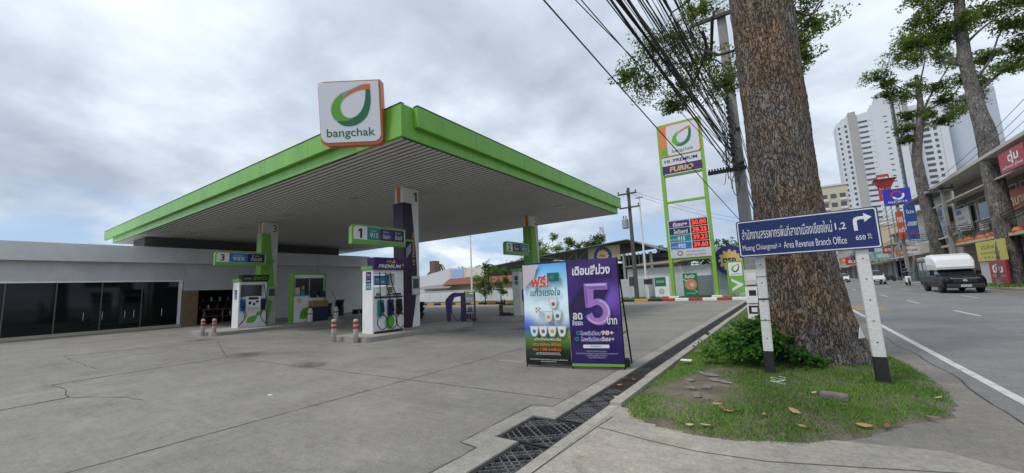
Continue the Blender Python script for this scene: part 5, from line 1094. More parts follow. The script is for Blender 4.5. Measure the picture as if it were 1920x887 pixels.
def bark_mat(name, c1, c2, c3, sc_):
    m = bpy.data.materials.new(name); m.use_nodes = True; t = m.node_tree; n = t.nodes; l = t.links; b = n['Principled BSDF']; b.inputs['Roughness'].default_value = .9; b.inputs['Specular IOR Level'].default_value = .2
    tcn = n.new('ShaderNodeTexCoord'); mp = n.new('ShaderNodeMapping'); mp.inputs['Scale'].default_value = (1, 1, .30); l.new(tcn.outputs['Object'], mp.inputs[0])
    wn = n.new('ShaderNodeTexNoise'); l.new(mp.outputs[0], wn.inputs[0]); wn.inputs['Scale'].default_value = sc_ * .5; wn.inputs['Detail'].default_value = 4
    va_ = n.new('ShaderNodeVectorMath'); va_.operation = 'MULTIPLY_ADD'; l.new(wn.outputs['Color'], va_.inputs[0]); va_.inputs[1].default_value = (.22, .22, .22); l.new(mp.outputs[0], va_.inputs[2])
    v = n.new('ShaderNodeTexVoronoi'); v.feature = 'DISTANCE_TO_EDGE'; l.new(va_.outputs[0], v.inputs['Vector']); v.inputs['Scale'].default_value = sc_
    vc = n.new('ShaderNodeTexVoronoi'); l.new(va_.outputs[0], vc.inputs['Vector']); vc.inputs['Scale'].default_value = sc_
    ns = n.new('ShaderNodeTexNoise'); l.new(mp.outputs[0], ns.inputs[0]); ns.inputs['Scale'].default_value = sc_ * 4; ns.inputs['Detail'].default_value = 10; ns.inputs['Roughness'].default_value = .7
    bn = n.new('ShaderNodeTexNoise'); l.new(tcn.outputs['Object'], bn.inputs[0]); bn.inputs['Scale'].default_value = 1.5; bn.inputs['Detail'].default_value = 6
    sx_ = n.new('ShaderNodeSeparateXYZ'); l.new(vc.outputs['Color'], sx_.inputs[0])
    x1 = n.new('ShaderNodeMix'); x1.data_type = 'RGBA'; l.new(sx_.outputs[0], x1.inputs[0]); x1.inputs[6].default_value = (*c1, 1); x1.inputs[7].default_value = (*c2, 1)
    mr = n.new('ShaderNodeMapRange'); l.new(bn.outputs[0], mr.inputs[0])
    for k, q in ((1, .40), (2, .62), (3, 0), (4, .9)): mr.inputs[k].default_value = q
    x2 = n.new('ShaderNodeMix'); x2.data_type = 'RGBA'; l.new(mr.outputs[0], x2.inputs[0]); l.new(x1.outputs[2], x2.inputs[6]); x2.inputs[7].default_value = (*c3, 1)
    m2 = n.new('ShaderNodeMapRange'); l.new(v.outputs['Distance'], m2.inputs[0])
    for k, q in ((1, 0), (2, .13), (3, .22), (4, 1.0)): m2.inputs[k].default_value = q
    m3 = n.new('ShaderNodeMapRange'); l.new(ns.outputs[0], m3.inputs[0])
    for k, q in ((1, .3), (2, .7), (3, .72), (4, 1.25)): m3.inputs[k].default_value = q
    mu = n.new('ShaderNodeMath'); mu.operation = 'MULTIPLY'; l.new(m2.outputs[0], mu.inputs[0])
    st_ = n.new('ShaderNodeMapping'); st_.inputs['Scale'].default_value = (1, 1, .22); l.new(tcn.outputs['Object'], st_.inputs[0]); sn = n.new('ShaderNodeTexNoise'); l.new(st_.outputs[0], sn.inputs[0]); sn.inputs['Scale'].default_value = sc_ * .45; sn.inputs['Detail'].default_value = 7; sn.inputs['Roughness'].default_value = .7
    m4 = n.new('ShaderNodeMapRange'); l.new(sn.outputs[0], m4.inputs[0])
    for k, q in ((1, .33), (2, .66), (3, .62), (4, 1.25)): m4.inputs[k].default_value = q
    mv = n.new('ShaderNodeMath'); mv.operation = 'MULTIPLY'; l.new(m3.outputs[0], mv.inputs[0]); l.new(m4.outputs[0], mv.inputs[1]); l.new(mv.outputs[0], mu.inputs[1])
    s = n.new('ShaderNodeVectorMath'); s.operation = 'SCALE'; l.new(x2.outputs[2], s.inputs[0]); l.new(mu.outputs[0], s.inputs['Scale']); l.new(s.outputs[0], b.inputs['Base Color'])
    ad = n.new('ShaderNodeMath'); ad.operation = 'MULTIPLY_ADD'; l.new(ns.outputs[0], ad.inputs[0]); ad.inputs[1].default_value = .35; l.new(m2.outputs[0], ad.inputs[2])
    bp = n.new('ShaderNodeBump'); bp.inputs['Strength'].default_value = .9; bp.inputs['Distance'].default_value = .03; l.new(ad.outputs[0], bp.inputs['Height']); l.new(bp.outputs[0], b.inputs['Normal'])
    return m
BARK = bark_mat('bark_brown', (.165, .115, .08), (.31, .215, .14), (.215, .20, .185), 21)
BARKG = bark_mat('bark_grey', (.23, .215, .20), (.32, .30, .28), (.15, .14, .13), 13)
BARKD = mat('twig_bark', (.05, .042, .035), rough=.9, var=.3, scale=4)
def trunk_mesh(path, n=48, rough_=.03, seed=0, dz=.06):
    """path: (x, y, z, r); a lofted trunk with fluting, flare and bumps"""
    q = np.random.default_rng(seed); ph = q.uniform(0, 6.28, 8); P = np.array(path, float); zs = np.arange(P[0, 2], P[-1, 2] + 1e-6, dz)
    def ci(i): return np.interp(zs, P[:, 2], P[:, i])
    X, Y, RR = ci(0), ci(1), ci(3); k_ = max(3, int(.9 / dz)); ker = np.ones(k_) / k_
    def smo(a): return np.convolve(np.pad(a, (k_ // 2, k_ - 1 - k_ // 2), mode='edge'), ker, 'valid')
    X, Y, RR = smo(X), smo(Y), smo(RR); rings = []
    for i, z in enumerate(zs):
        r_ = []
        fl = math.exp(-(z - P[0, 2]) / .45)
        for j in range(n):
            a = 2 * math.pi * j / n
            f = 1 + rough_ * (math.sin(a * 5 + ph[0] + z * .6) * .6 + math.sin(a * 9 + ph[1] - z * 1.1) * .4 + math.sin(z * 4 + a * 3 + ph[2]) * .35 + math.sin(z * 11 + a * 13 + ph[3]) * .25 + math.sin(a * 21 + ph[4] + 3 * math.sin(z * 2)) * .3) + (.30 if n > 60 else .16) * fl * max(0, math.sin(a * 4 + ph[5])) + q.normal(0, .006)
            r_.append((X[i] + RR[i] * f * math.cos(a), Y[i] + RR[i] * f * math.sin(a), z))
        rings.append(r_)
    return MB().loft(rings)
def limb(p0, p1, r0, r1, seed, wob=.12, n=9):
    q = np.random.default_rng(seed); p0 = np.array(p0, float); p1 = np.array(p1, float); L_ = np.linalg.norm(p1 - p0); pts = []
    o1 = q.normal(0, wob, 3) * L_; o2 = q.normal(0, wob, 3) * L_
    for i in range(n + 1):
        t = i / n; pts.append(tuple(p0 + (p1 - p0) * t + o1 * math.sin(math.pi * t) * .5 + o2 * math.sin(2 * math.pi * t) * .25))
    return MB().tube(pts, [r0 + (r1 - r0) * (i / n) ** .8 for i in range(n + 1)], 8), pts
def tree(name, label, base, path, limbs, clumps, n_leaf, size, mats, bark, seed, group=None, tz=.1, nseg=24, rough_=.03):
    t = thing(name, label, 'tree', base, 0, group)
    tm = trunk_mesh(path, nseg, rough_, seed, tz).build('trunk', bark, t, smooth=True)
    for k_, (p0, p1, r0, r1) in enumerate(limbs):
        mb, pts = limb(p0, p1, r0, r1, seed * 31 + k_)
        for c in clumps:
            c3 = np.array(c[:3]); d_ = [np.linalg.norm(np.array(p) - c3) for p in pts]; i = int(np.argmin(d_))
            if d_[i] < max(c[3:]) * 1.6: mb.add(*(lambda m_: (m_.v, m_.f))(limb(pts[i], c3, max(.012, r1 * .4), .006, abs(seed * 50 + k_ + int(c3[0] * 7)), .15, 6)[0]))
        mb.build('limb', bark if r0 > .09 else BARKD, t, smooth=True)
    v, mi = leaf_cloud(clumps, n_leaf, size, seed); tri_object('crown', v, mi, mats, t)
    return t

# the big tree by the sign
lim = [((.0, .3, 6.6), (-3.0, 4.2, 8.0), .04, .015), ((0, .4, 9.0), (-2.2, 3.8, 9.6), .06, .02), ((-1.2, 1.8, 7.5), (-1.9, 4.2, 6.6), .04, .015), ((.2, .4, 7.4), (.95, 4.0, 7.9), .03, .012), ((.1, .3, 9.4), (-.6, 3, 10.5), .06, .02), ((-.9, 1.2, 7.4), (-.9, 4.6, 7.6), .04, .015)]
cl = []
for (x, y, z, r_) in ((-4.05, 4.9, 8.35, .6), (-3.55, 5.0, 7.85, .75), (-3.1, 4.6, 8.9, .7), (-2.6, 4.4, 8.0, .65), (-2.2, 4.2, 8.6, .7), (-2.3, 4.8, 7.3, .6), (-1.7, 4.6, 8.0, .7), (-1.6, 4.2, 9.3, .6), (-1.2, 4.6, 6.9, .65), (-1.9, 4.9, 6.5, .5), (-.7, 4.5, 7.4, .7), (-.7, 4.4, 6.5, .55), (-1.2, 4.0, 10.2, .6), (-.4, 4.2, 9.3, .55), (-2.7, 5, 6.9, .4),
        (1.05, 4.4, 8.7, .7), (1.25, 4.6, 8.0, .6), (.75, 4.4, 7.6, .55), (.9, 4.6, 7.2, .5), (1.0, 4.3, 9.5, .7), (.6, 4.4, 8.4, .6), (-.2, 4.2, 10.5, .7), (.6, 4.2, 10.5, .8)):
    if z < 6.8 and x < 0: continue
    cl.append((x + (.12 if x < 0 else -.12), y - .2, z + (.22 if x < 0 else .1), r_, r_, r_ * .72))
big_tree = tree('shade_tree', 'huge brown flaky barked tree trunk right behind the blue road sign', (.12, 8.42, 0), [(.10, 0, -.15, .82), (.08, 0, .15, .73), (.05, 0, .5, .665), (.01, 0, 1.1, .61), (.0, 0, 1.8, .565), (-.02, 0, 2.8, .50), (-.01, 0, 4.5, .488), (0, 0, 6.6, .487), (.02, 0, 8.5, .45), (.05, 0, 11.5, .38)], lim, cl, 1500, .085, LM, BARK, 5, tz=.04, nseg=96, rough_=.028)
b_ = MB(); b_.ball((0, 0, 0), .13, 0, 12, 8, (.8, .8, 1.1)); b_ = b_.build('burl', BARK, big_tree, smooth=True); b_.location = (.40, .0, 2.68)
pt = MB(frame((.80, 8.02, .60), (.55, .83, 0))).prism([(-.075, -.08), (.085, -.08), (.0, .09)], 0, .006).build('tree_tag', WHITE); pt.location = Vector((0, 0, 0)); tag(pt, 'white triangular tag nailed low on the trunk of the big tree', 'tag')
# shrub round the left post
t = thing('shrub', 'leafy green shrub growing round the left sign post at the tree foot', 'shrub', (-.55, 7.75, .08))
sc_ = []
q = np.random.default_rng(3)
for k_ in range(26):
    a = q.uniform(0, 6.28); r_ = q.uniform(0, .75) ; sc_.append((r_ * math.cos(a) * 1.0 - .05, r_ * math.sin(a) * .55 - .05, .18 + .50 * (1 - r_ / .85) * q.uniform(.5, 1.1), .20, .18, .16))
sc_ += [(.55, -.25, .2, .25, .2, .16), (.75, -.2, .15, .2, .2, .12), (.45, 0, .4, .2, .2, .2)]
v, mi = leaf_cloud(sc_, 150, .085, 4, .5, droop=.1, aspect=1.5); tri_object('foliage', v, mi, LS, t)
mb = MB()
for k_ in range(22): mb.tube([(q.uniform(-.3, .3), q.uniform(-.15, .2), -.08), (q.uniform(-.6, .6), q.uniform(-.3, .3), .35)], [.008, .004], 5)
mb.build('stems', mat('shrub_stem', (.06, .07, .03), rough=.8), t)

# ---------------------------------------------------------------- blue road sign on two concrete posts
rs = thing('road_sign', 'blue direction sign with white Thai and English lettering before the big tree', 'road sign', (-.575, 6.93, 1.80), 0); bw, bh = 1.62, .545
mb = MB(T); mb.prism(rrect(0, 0, bw, bh, .035), -.012, 0, 0); mb.build('board', [SIGNB], rs)
mb = MB(T); o_ = rrect(.014, .014, bw - .014, bh - .014, .028); i_ = rrect(.028, .028, bw - .028, bh - .028, .02)
for k_ in range(len(o_)): j = (k_ + 1) % len(o_); mb.face([(*o_[k_], .002), (*o_[j], .002), (*i_[j], .002), (*i_[k_], .002)])
mb.build('border', RETRO, rs)
mb = TB(T, [RETRO], rs); mb.text('สำนักงานสรรพากรพื้นที่สาขาเมืองเชียงใหม่', .60, .345, 1.07, .165, .003, 0, .003); mb.text('1,2', 1.225, .325, .115, .105, .003, 0, .008); mb.text('Muang Chiangmai', .265, .125, .42, .105, .003, 0, .0); mb.text('1,2', .51, .138, .055, .055, .003, 0, .006); mb.text('Area Revenue Branch Office', .92, .14, .70, .10, .003, 0, .0)
mb.text('650', 1.415, .155, .10, .062, .003, 0, .01); mb.text('ม.', 1.51, .185, .04, .034, .003, 0, .01); mb.text('M.', 1.512, .142, .04, .026, .003, 0, .01); mb.build('lettering', RETRO, rs)
mb = MB(T); mb.poly([(1.36, .25), (1.40, .25), (1.40, .355)] + smooth_poly([(1.40, .355), (1.405, .385), (1.43, .395)], 4)[1:] + [(1.475, .395), (1.475, .355), (1.555, .415), (1.475, .475), (1.475, .435), (1.42, .435)] + smooth_poly([(1.42, .435), (1.375, .42), (1.36, .375)], 4)[1:], .003); mb.build('arrow', RETRO, rs)
def post(x, y, lean, lx, ly, label):
    t = thing('sign_post', label, 'sign post', (x, y, 0)); h = 2.25; T_ = Matrix.Identity(4); T_[0][2] = lean
    mb = MB(T_); mb.prism(rrect(-lx, -ly, lx, ly, .015, 2), .42, h); mb.build('white_post', mat('post_white', (.70, .70, .67), rough=.75, c2=(.48, .46, .41), scale=4, thr=(.25, .40), dirt=.2, bump=.3, bscale=25), t)
    mb = MB(T_); mb.prism(rrect(-lx - .002, -ly - .002, lx + .002, ly + .002, .015, 2), -.25, .419); mb.build('black_foot', BLKP, t)
    mb = MB(T_)
    for z in np.arange(.6, 1.8, .27): mb.cyl((0, -ly - .003, z), (0, -ly + .01, z), .009, n=8)
    mb.build('bolt_holes', BLACK, t); return t, T_
pl, Tl = post(-.37, 7.10, .025, .062, .055, 'left white concrete post of the road sign standing in the shrub')
for z, h_ in ((1.16, .022), (.86, .007), (1.5, .006)): 
    mb = MB(Tl); mb.prism(rrect(-.068, -.061, .068, .061, .012, 2), z, z + h_); mb.build('strap', BLACK, pl)
post(.855, 7.02, -.012, .068, .055, 'right white concrete post of the road sign beside the road shoulder')

# ---------------------------------------------------------------- concrete pole and overhead cables
up = utility('utility_pole', 'tall grey concrete pole full of cables left of the big tree', -.98, 15.5, 11.1, .20, .14, ((10.75, -1.0, .6, 3),))
MB().box(-.95, -.30, 5.1, .22, -.21, 5.22).build('cable_arm', BLACK, up); mb = MB()
for k_ in range(7): mb.box(-.92 + .09 * k_, -.34, 5.221, -.88 + .09 * k_, -.2, 5.28)
mb.build('cable_clamps', BLACK, up)
for k_ in range(16):
    z = 5.3 + .17 * k_ + random.uniform(-.05, .05); sx_ = random.choice((-1, 1)); MB().box(.12 * sx_ - .06, -.28, z, .12 * sx_ + .06, -.17, z + .09).build('cable_bracket', BLACK, up)
for k_ in range(5):
    z = 4.6 + .5 * k_; mb = MB(); mb.tube([(-.15 - .1 * math.sin(q_ * .5) * (1 + k_ % 3), -.26, z + .35 * math.cos(q_ * .5)) for q_ in range(13)], .012, 5); mb.build('cable_loop', BLACK, up)
mb = MB(frame((-.24, -.215, 0), (1, 0, 0))); mb.rect(0, .12, .48, .62, 0, 0); mb.rect(.04, .32, .36, .58, .003, 1); mb.rect(.12, .38, .28, .52, .005, 0); mb.rect(0, .66, .46, 1.2, 0, 0); mb.rect(.1, .9, .3, 1.08, .003, 1); mb.rect(.02, 1.26, .44, 1.75, 0, 2); mb.text('รับสร้างบ้าน', .24, .2, .3, .06, .003, 1); mb.rect(.08, 1.4, .36, 1.64, .003, 0)
mb.build('pasted_notice', [WHITE, BLKP, OFFW], up)
CAB = mat('cable_black', (.012, .012, .013), rough=.6)
def cable(a, b, sag, r_, n=26, name='cable', label='black overhead cable in the thick bundle running off the concrete pole', group='overhead cables from the concrete pole', m=None):
    a, b = Vector(a), Vector(b); pts = [a.lerp(b, i / n) - Vector((0, 0, sag * 4 * (i / n) * (1 - i / n))) for i in range(n + 1)]
    o = MB().tube(pts, r_, 5).build(name, m or CAB, smooth=True); return tag(o, label, 'cable', group)
q = np.random.default_rng(21)
for k_ in range(34):
    z0 = 5.3 + 2.6 * q.uniform(0, 1); dx = q.uniform(-.55, .25); x1 = -2.7 + q.uniform(-1.2, 1.6); z1 = z0 + q.uniform(-.2, 1.6)
    cable((-1.05 + dx * .5, 15.25, z0), (x1, -24, z1 + .6), q.uniform(.2, 1.3), q.choice([.006, .007, .010, .014]))
for k_ in range(6): cable((-1.05 + q.uniform(-.2, .1), 15.2, 5.15 + .12 * k_), (-2.6 + q.uniform(-.4, .4), -24, 7.0 + .2 * k_), .5 + .15 * k_, .017)
for k_ in range(14):
    a = (-1.1 + q.uniform(-.3, .1), 15.2, 6.0 + q.uniform(-.6, 1.6)); cable(a, (-1.1 + q.uniform(-.25, .25), 15.2 + q.uniform(-1.6, -.1), 4.6 + q.uniform(-.3, .9)), q.uniform(.1, .5), .010, 12, label='short black cable tail hanging beside the concrete pole', group='cable tails on the concrete pole')
cable((-1.16, 15.4, 3.45), (-2.85, -8, 6.4), .1, .010, label='single thin black cable apart from the bundle, crossing the price sign', group=None)
cable((-1.0, 15.3, 10.95), (-3.4, -24, 11.5), .7, .008, label='thin high line from the top arm of the concrete pole', group='high lines from the pole top'); cable((-1.8, 15.3, 10.95), (-4.1, -24, 11.5), .7, .008, label='thin high line from the top arm of the concrete pole', group='high lines from the pole top')
for k_ in range(9):
    cable((-1.0 + q.uniform(-.15, .15), 15.6, 4.8 + .3 * k_), (-.8, 62, 5.2 + .35 * k_), .9 + .1 * k_, .012, label='black cable running on down the road behind the trunk', group='cables behind the trunk')
cable((-10.6, 33.5, 9.2), (-1.0, 62, 8.0), .6, .012, label='far line from the transformer pole towards the road', group='lines from the transformer pole'); cable((-10.1, 33.5, 9.2), (.4, 60, 8.2), .7, .012, label='far line from the transformer pole towards the road', group='lines from the transformer pole')
print('foreground done')

# ---------------------------------------------------------------- high-rise block, far buildings
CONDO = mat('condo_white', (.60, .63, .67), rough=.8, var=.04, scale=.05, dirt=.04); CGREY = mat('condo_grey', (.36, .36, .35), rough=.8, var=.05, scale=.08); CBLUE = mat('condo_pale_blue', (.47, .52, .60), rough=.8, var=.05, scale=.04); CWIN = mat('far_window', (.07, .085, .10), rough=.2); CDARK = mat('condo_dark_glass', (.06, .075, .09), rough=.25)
KS = 1.526
cd = thing('apartment_tower', 'tall white curved apartment tower with grey core and long balcony slots', 'tower', (0, 290, -.8)); cd.scale = (KS, KS, KS)
def blockw(x0, x1, z1, m, name, parent, y=0, depth=10, taper=0):
    mb = MB(); mb.add([(x0, y, 0), (x1, y, 0), (x1, y + depth, 0), (x0, y + depth, 0), (x0, y, z1 - taper), (x1, y, z1), (x1, y + depth, z1), (x0, y + depth, z1 - taper)], [(3, 2, 1, 0), (4, 5, 6, 7), (0, 1, 5, 4), (1, 2, 6, 5), (2, 3, 7, 6), (3, 0, 4, 7)]); return mb.build(name, m, parent)
blockw(21.0, 22.6, 58.6, CONDO, 'left_wing', cd, .9, 9, 1.4); blockw(22.61, 24.7, 59.6, CONDO, 'left_wing', cd, .3, 9, .9)
blockw(24.71, 26.9, 60.6, CGREY, 'grey_core', cd, -.5); blockw(26.91, 31.2, 59.8, CONDO, 'balcony_wing', cd, 0, 10, .6); blockw(31.21, 33.6, 61.8, CONDO, 'stair_wing', cd, -.2); blockw(33.61, 36.4, 65.8, CONDO, 'stair_wing', cd, -.2)
blockw(36.41, 37.5, 63.8, CDARK, 'glazed_shaft', cd, .2); blockw(37.51, 39.4, 62.4, CONDO, 'right_pier', cd, -.2); blockw(39.41, 41.0, 62.2, CGREY, 'grey_pier', cd, .4)
mb = MB(frame((0, .17, 0), (1, 0, 0)))
for k_ in range(28): mb.rect(36.5, 6 + 1.98 * k_, 36.85, 7.5 + 1.98 * k_, 0)
mb.build('shaft_glazing', mat('shaft_light', (.25, .28, .31), rough=.3), cd)
wsrc = {}
def win(parent, x, z, w_, h_, y=-.06, m=None, name='window'):
    k = (w_, h_, name)
    if k not in wsrc: wsrc[k] = MB().box(0, -.04, 0, w_, .05, h_).build(name, m or CWIN, parent); o = wsrc[k]
    else: o = wsrc[k].copy(); col.objects.link(o); o.parent = parent
    o.location = (x, y, z); return o
for k_ in range(22):
    z = 13.6 + 1.98 * k_
    win(cd, 21.5, z, .55, .9, .86); win(cd, 23.3, z + .2, .7, .95, .26)
    win(cd, 27.3, z + .8, 2.5, .62, name='balcony_slot'); win(cd, 34.2, z + 1.2, .9, .30, -.26, name='stair_slot')
mb = MB(frame((0, -.02, 0), (1, 0, 0)))
for k_ in range(22): mb.rect(30.1, 14.8 + 1.98 * k_, 30.3, 15.0 + 1.98 * k_, 0); mb.rect(30.5, 14.6 + 1.98 * k_, 30.7, 14.8 + 1.98 * k_, 0)
mb.build('vent_openings', CWIN, cd, label='small square vents beside the balcony slots'); bpy.data.objects['vent_openings']['kind'] = 'stuff'
cd2 = thing('apartment_tower', 'second white high-rise block with paired windows right of the curved tower', 'tower', (0, 298, -.8)); cd2.scale = (KS, KS, KS)
blockw(41.1, 49.0, 60, CONDO, 'main_block', cd2); blockw(49.01, 50.9, 58.5, CONDO, 'side_bay', cd2, -.4)
for k_ in range(20):
    z = 14 + 2.1 * k_; win(cd2, 42.4, z, .8, .95); win(cd2, 44.4, z, 2.0, .95); win(cd2, 47.3, z, .8, .95)
cd3 = thing('apartment_tower', 'plain pale blue grey high-rise slab at the far right of the skyline', 'tower', (0, 305, -.8)); cd3.scale = (KS, KS, KS)
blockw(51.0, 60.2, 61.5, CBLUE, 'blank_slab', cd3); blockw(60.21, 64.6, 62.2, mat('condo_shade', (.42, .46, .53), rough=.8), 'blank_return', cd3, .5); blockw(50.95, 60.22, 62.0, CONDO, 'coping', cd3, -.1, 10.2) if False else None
be = thing('apartment_block', 'cream apartment block with balconies left of the white tower', 'building', (12.2, 178, 0))
MB().box(0, 0, 0, 7.9, 12, 32).build('wall', mat('cream_render', (.50, .45, .36), rough=.8, dirt=.05), be)
for k_ in range(8):
    for x in (.6, 3.1, 5.6): win(be, x, 6 + 3.1 * k_, 1.6, 1.5, -.05)
    for x in (.4, 5.4): win(be, x, 5.1 + 3.1 * k_, 2.0, .8, -.5, OFFW, 'balcony')
MB().box(-.3, -.3, 32.01, 8.2, 12, 32.6).build('parapet', OFFW, be)

# ---------------------------------------------------------------- row of shophouses along the far pavement
def house(label, y0, y1, h, wallm, cat='building', x=14.0, depth=12, name='shophouse', roofm=None, eave=.5, floors=(), winm=None, awn=None, shut=None):
    t = thing(name, label, cat, (x, y0, .12)); L_ = y1 - y0
    MB().box(0, 0, -.3, depth, L_ - .03, h).build('wall', wallm, t)
    mb = MB(); mb.box(-eave, -.1, h + .002, depth + .2, L_ + .0, h + .22); mb.build('roof', roofm or MATS['grey_roof'], t)
    Tf = frame((-.02, L_, 0), (0, -1, 0))
    for (z0, z1) in floors:
        n = max(2, int(L_ / 2.4)); wd = L_ / n
        for k_ in range(n):
            fr = MB(Tf); fr.box(k_ * wd + .3, z0, -.05, (k_ + 1) * wd - .3, z1, .05); f_ = fr.build('window', OFFW, t)
            g_ = MB(Tf); g_.rect(k_ * wd + .38, z0 + .08, k_ * wd + wd / 2 - .03, z1 - .08, .054); g_.rect(k_ * wd + wd / 2 + .03, z0 + .08, (k_ + 1) * wd - .38, z1 - .08, .054); g_.build('pane', winm or WGLASS, f_)
    if shut:
        n = max(1, int(L_ / 3.6)); wd = L_ / n
        for k_ in range(n): MB(Tf).box(k_ * wd + .2, 0, -.05, (k_ + 1) * wd - .2, 2.6, .03).build('shopfront', shut[k_ % len(shut)], t)
    if awn:
        mb = MB(); z = awn[0]; d = awn[1]; mb.add([(-d, .05, z - .35), (-d, L_ - .1, z - .35), (-.02, L_ - .1, z), (-.02, .05, z), (-d, .05, z - .25), (-d, L_ - .1, z - .25), (-.02, L_ - .1, z + .1), (-.02, .05, z + .1)], [(0, 1, 2, 3), (7, 6, 5, 4), (0, 4, 5, 1), (1, 5, 6, 2), (2, 6, 7, 3), (3, 7, 4, 0)]); mb.build('awning', awn[2], t)
    return t
def board(label, x, y0, y1, z0, z1, m, lines=(), face='x', name='shop_sign', cat='sign', th=.12, y=None, extra=None):
    """a sign board; face 'x' looks across the road, face 'y' looks down the road towards the viewer"""
    if face == 'x': Tb = frame((x, max(y0, y1), z0), (0, -1, 0)); wd = abs(y1 - y0)
    else: Tb = frame((x, y, z0), (1, 0, 0)); wd = y1 - y0
    mb = MB(Tb); mb.prism(rrect(0, 0, wd, z1 - z0, .03, 2), -th, 0, 0); ms = [m]
    if lines:
        for (tx, fx2, fy, fw, fh, mm, bold, *sl_) in lines:
            if mm not in ms: ms.append(mm)
            mb.text(tx, fx2 * wd, fy * (z1 - z0), fw * wd, fh * (z1 - z0), .006, ms.index(mm), bold, sl_[0] if sl_ else 0)
    if extra: extra(mb, wd, z1 - z0, ms)
    o = mb.build(name, ms); return tag(o, label, cat)
BRICKW = mat('brown_shop_wall', (.24, .215, .19), rough=.85, var=.1, scale=1, dirt=.12); ROOFW = mat('pale_eave', (.50, .47, .42), rough=.7, dirt=.15); DROOF = mat('dark_roof_sheet', (.10, .10, .11), rough=.6, dirt=.15)
SHUT = [mat('shop_dark_front', (.04, .037, .035), rough=.5), mat('shutter_grey', (.25, .25, .25), rough=.6, dirt=.15), mat('shop_warm_front', (.13, .085, .05), rough=.6)]
h1 = house('two storey brown restaurant with broad pale eaves and white windows at the right edge', 30, 55.5, 8.8, BRICKW, roofm=ROOFW, eave=2.0, floors=((5.3, 7.15),), awn=(7.6, 1.6, ROOFW), shut=[SHUT[2], SHUT[0]])
MB().box(-1.5, 0, 3.35, -.03, 25.4, 3.55).build('ledge', mat('cream_ledge', (.48, .42, .28), rough=.7), h1)
h2 = house('dark roofed white walled shop behind the middle street tree', 56, 66, 9.0, OFFW, roofm=DROOF, eave=1.6, floors=((5.0, 7.6),), awn=(4.6, 1.2, OFFW), shut=[SHUT[0]])
board('red shop sign with big white Thai lettering high on the restaurant eaves', 11.95, 35.2, 38.5, 7.3, 8.55, mat('sign_red', (.36, .02, .03), rough=.5), [('ตุ่ม', .58, .60, .42, .62, WHITE, .03), ('เหล้าดอง ผู้ใหญ่', .5, .2, .8, .2, WHITE, .01)], name='shop_sign')
board('orange timber sign with raised lettering on the restaurant front', 13.8, 41.0, 45.0, 5.4, 6.85, mat('sign_orange', (.40, .10, .04), rough=.6, var=.2, scale=3), [('ตำนาน', .5, .5, .8, .6, GOLD, .03)])
board('pink and white triangular emblem sign below the orange timber sign', 12.6, 36.5, 39.3, 2.5, 3.7, mat('sign_pinkred', (.42, .06, .08), rough=.5), extra=lambda mb, w_, h_, ms: (ms.append(RETRO), mb.poly([(w_ * .2, h_ * .1), (w_ * .8, h_ * .1), (w_ * .5, h_ * .9)], .006, 1)))
board('yellow notice sign with faded lettering under the restaurant ledge', 12.0, 40.4, 45.1, 1.9, 3.33, mat('sign_yellow', (.52, .48, .10), rough=.6, dirt=.15), [('ครัวล้านนา', .5, .72, .6, .25, mat('faded_olive', (.2, .18, .05)), .01), ('อาหารไทย', .5, .42, .7, .15, mat('faded_olive', (.2, .18, .05)), .01), ('A R L E', .5, .18, .5, .1, BLACK, .01)])
board('red leaning sign with white Thai word standing at the foot of the right street tree', 11.9, 40.3, 43.0, .3, 1.9, mat('sign_darkred', (.30, .015, .025), rough=.5), [('นิ่ม', .5, .66, .6, .38, WHITE, .04), ('เฉินต้วน', .52, .36, .7, .15, GOLD, .01)])
o = board('tilted pale grey board between the truck and the red leaning sign', 12.1, 43.2, 45.3, .3, 1.85, PANELG); 
board('white menu billboard with pink and blue patches on the restaurant wall', 13.7, 51.5, 54.8, 4.75, 6.9, OFFW, [('อาหารตามสั่ง', .45, .35, .7, .14, NAVY, .01), ('เปิดแล้ว', .4, .6, .5, .18, mat('sign_pink', (.5, .06, .2)), .02), ('10.00-22.00', .5, .15, .7, .1, BLACK, .01)], extra=lambda mb, w_, h_, ms: (ms.append(BLUE), mb.rect(w_ * .06, h_ * .75, w_ * .45, h_ * .95, .005, len(ms) - 1)))
board('pale blue and white name board beside the dark roofed shop', 13.4, 56.5, 60.0, 6.2, 7.7, mat('pale_board', (.55, .62, .70), rough=.5), [('คลินิก', .5, .6, .6, .4, BLUE, .02), ('ทันตกรรม', .5, .25, .7, .2, BLUE, .01)])
for k_ in range(6):
    b_ = lathe([(.02, .44), (.22, .40), (.34, .2), (.32, .1), (.18, 0), (.0, 0)], 10).build('paper_lantern', mat('lantern_orange', (.55, .14, .05), rough=.6), smooth=True); b_.location = (12.75 + .1 * (k_ % 2), 40.2 + 2.2 * k_, 3.58); tag(b_, 'orange round lantern jar on the restaurant ledge', 'lantern', 'orange lanterns on the ledge')
for k_, y in enumerate((38.6, 50.6)):
    t = thing('potted_plant', ['leafy pot plant on the restaurant ledge near the right tree', 'leafy pot plant on the restaurant ledge nearer the middle tree'][k_], 'plant', (13.1, y, 3.68)); lathe([(.18, 0), (.25, .3), (.2, .3)], 10).build('pot', CREAM, t); v, mi = leaf_cloud([(0, 0, .8, .7, .7, .45)], 260, .16, 40 + k_); tri_object('foliage', v, mi, LB, t)
for k_, y in enumerate((39.6, 49.0)):
    b_ = MB().box(-.35, -.4, 0, .0, .4, .6).build('air_conditioner', OFFW, bev=.03); b_.location = (13.9, y, 4.5); tag(b_, ['white air conditioner box at the right end of the restaurant wall', 'white air conditioner box left on the restaurant wall'][k_], 'air conditioner')
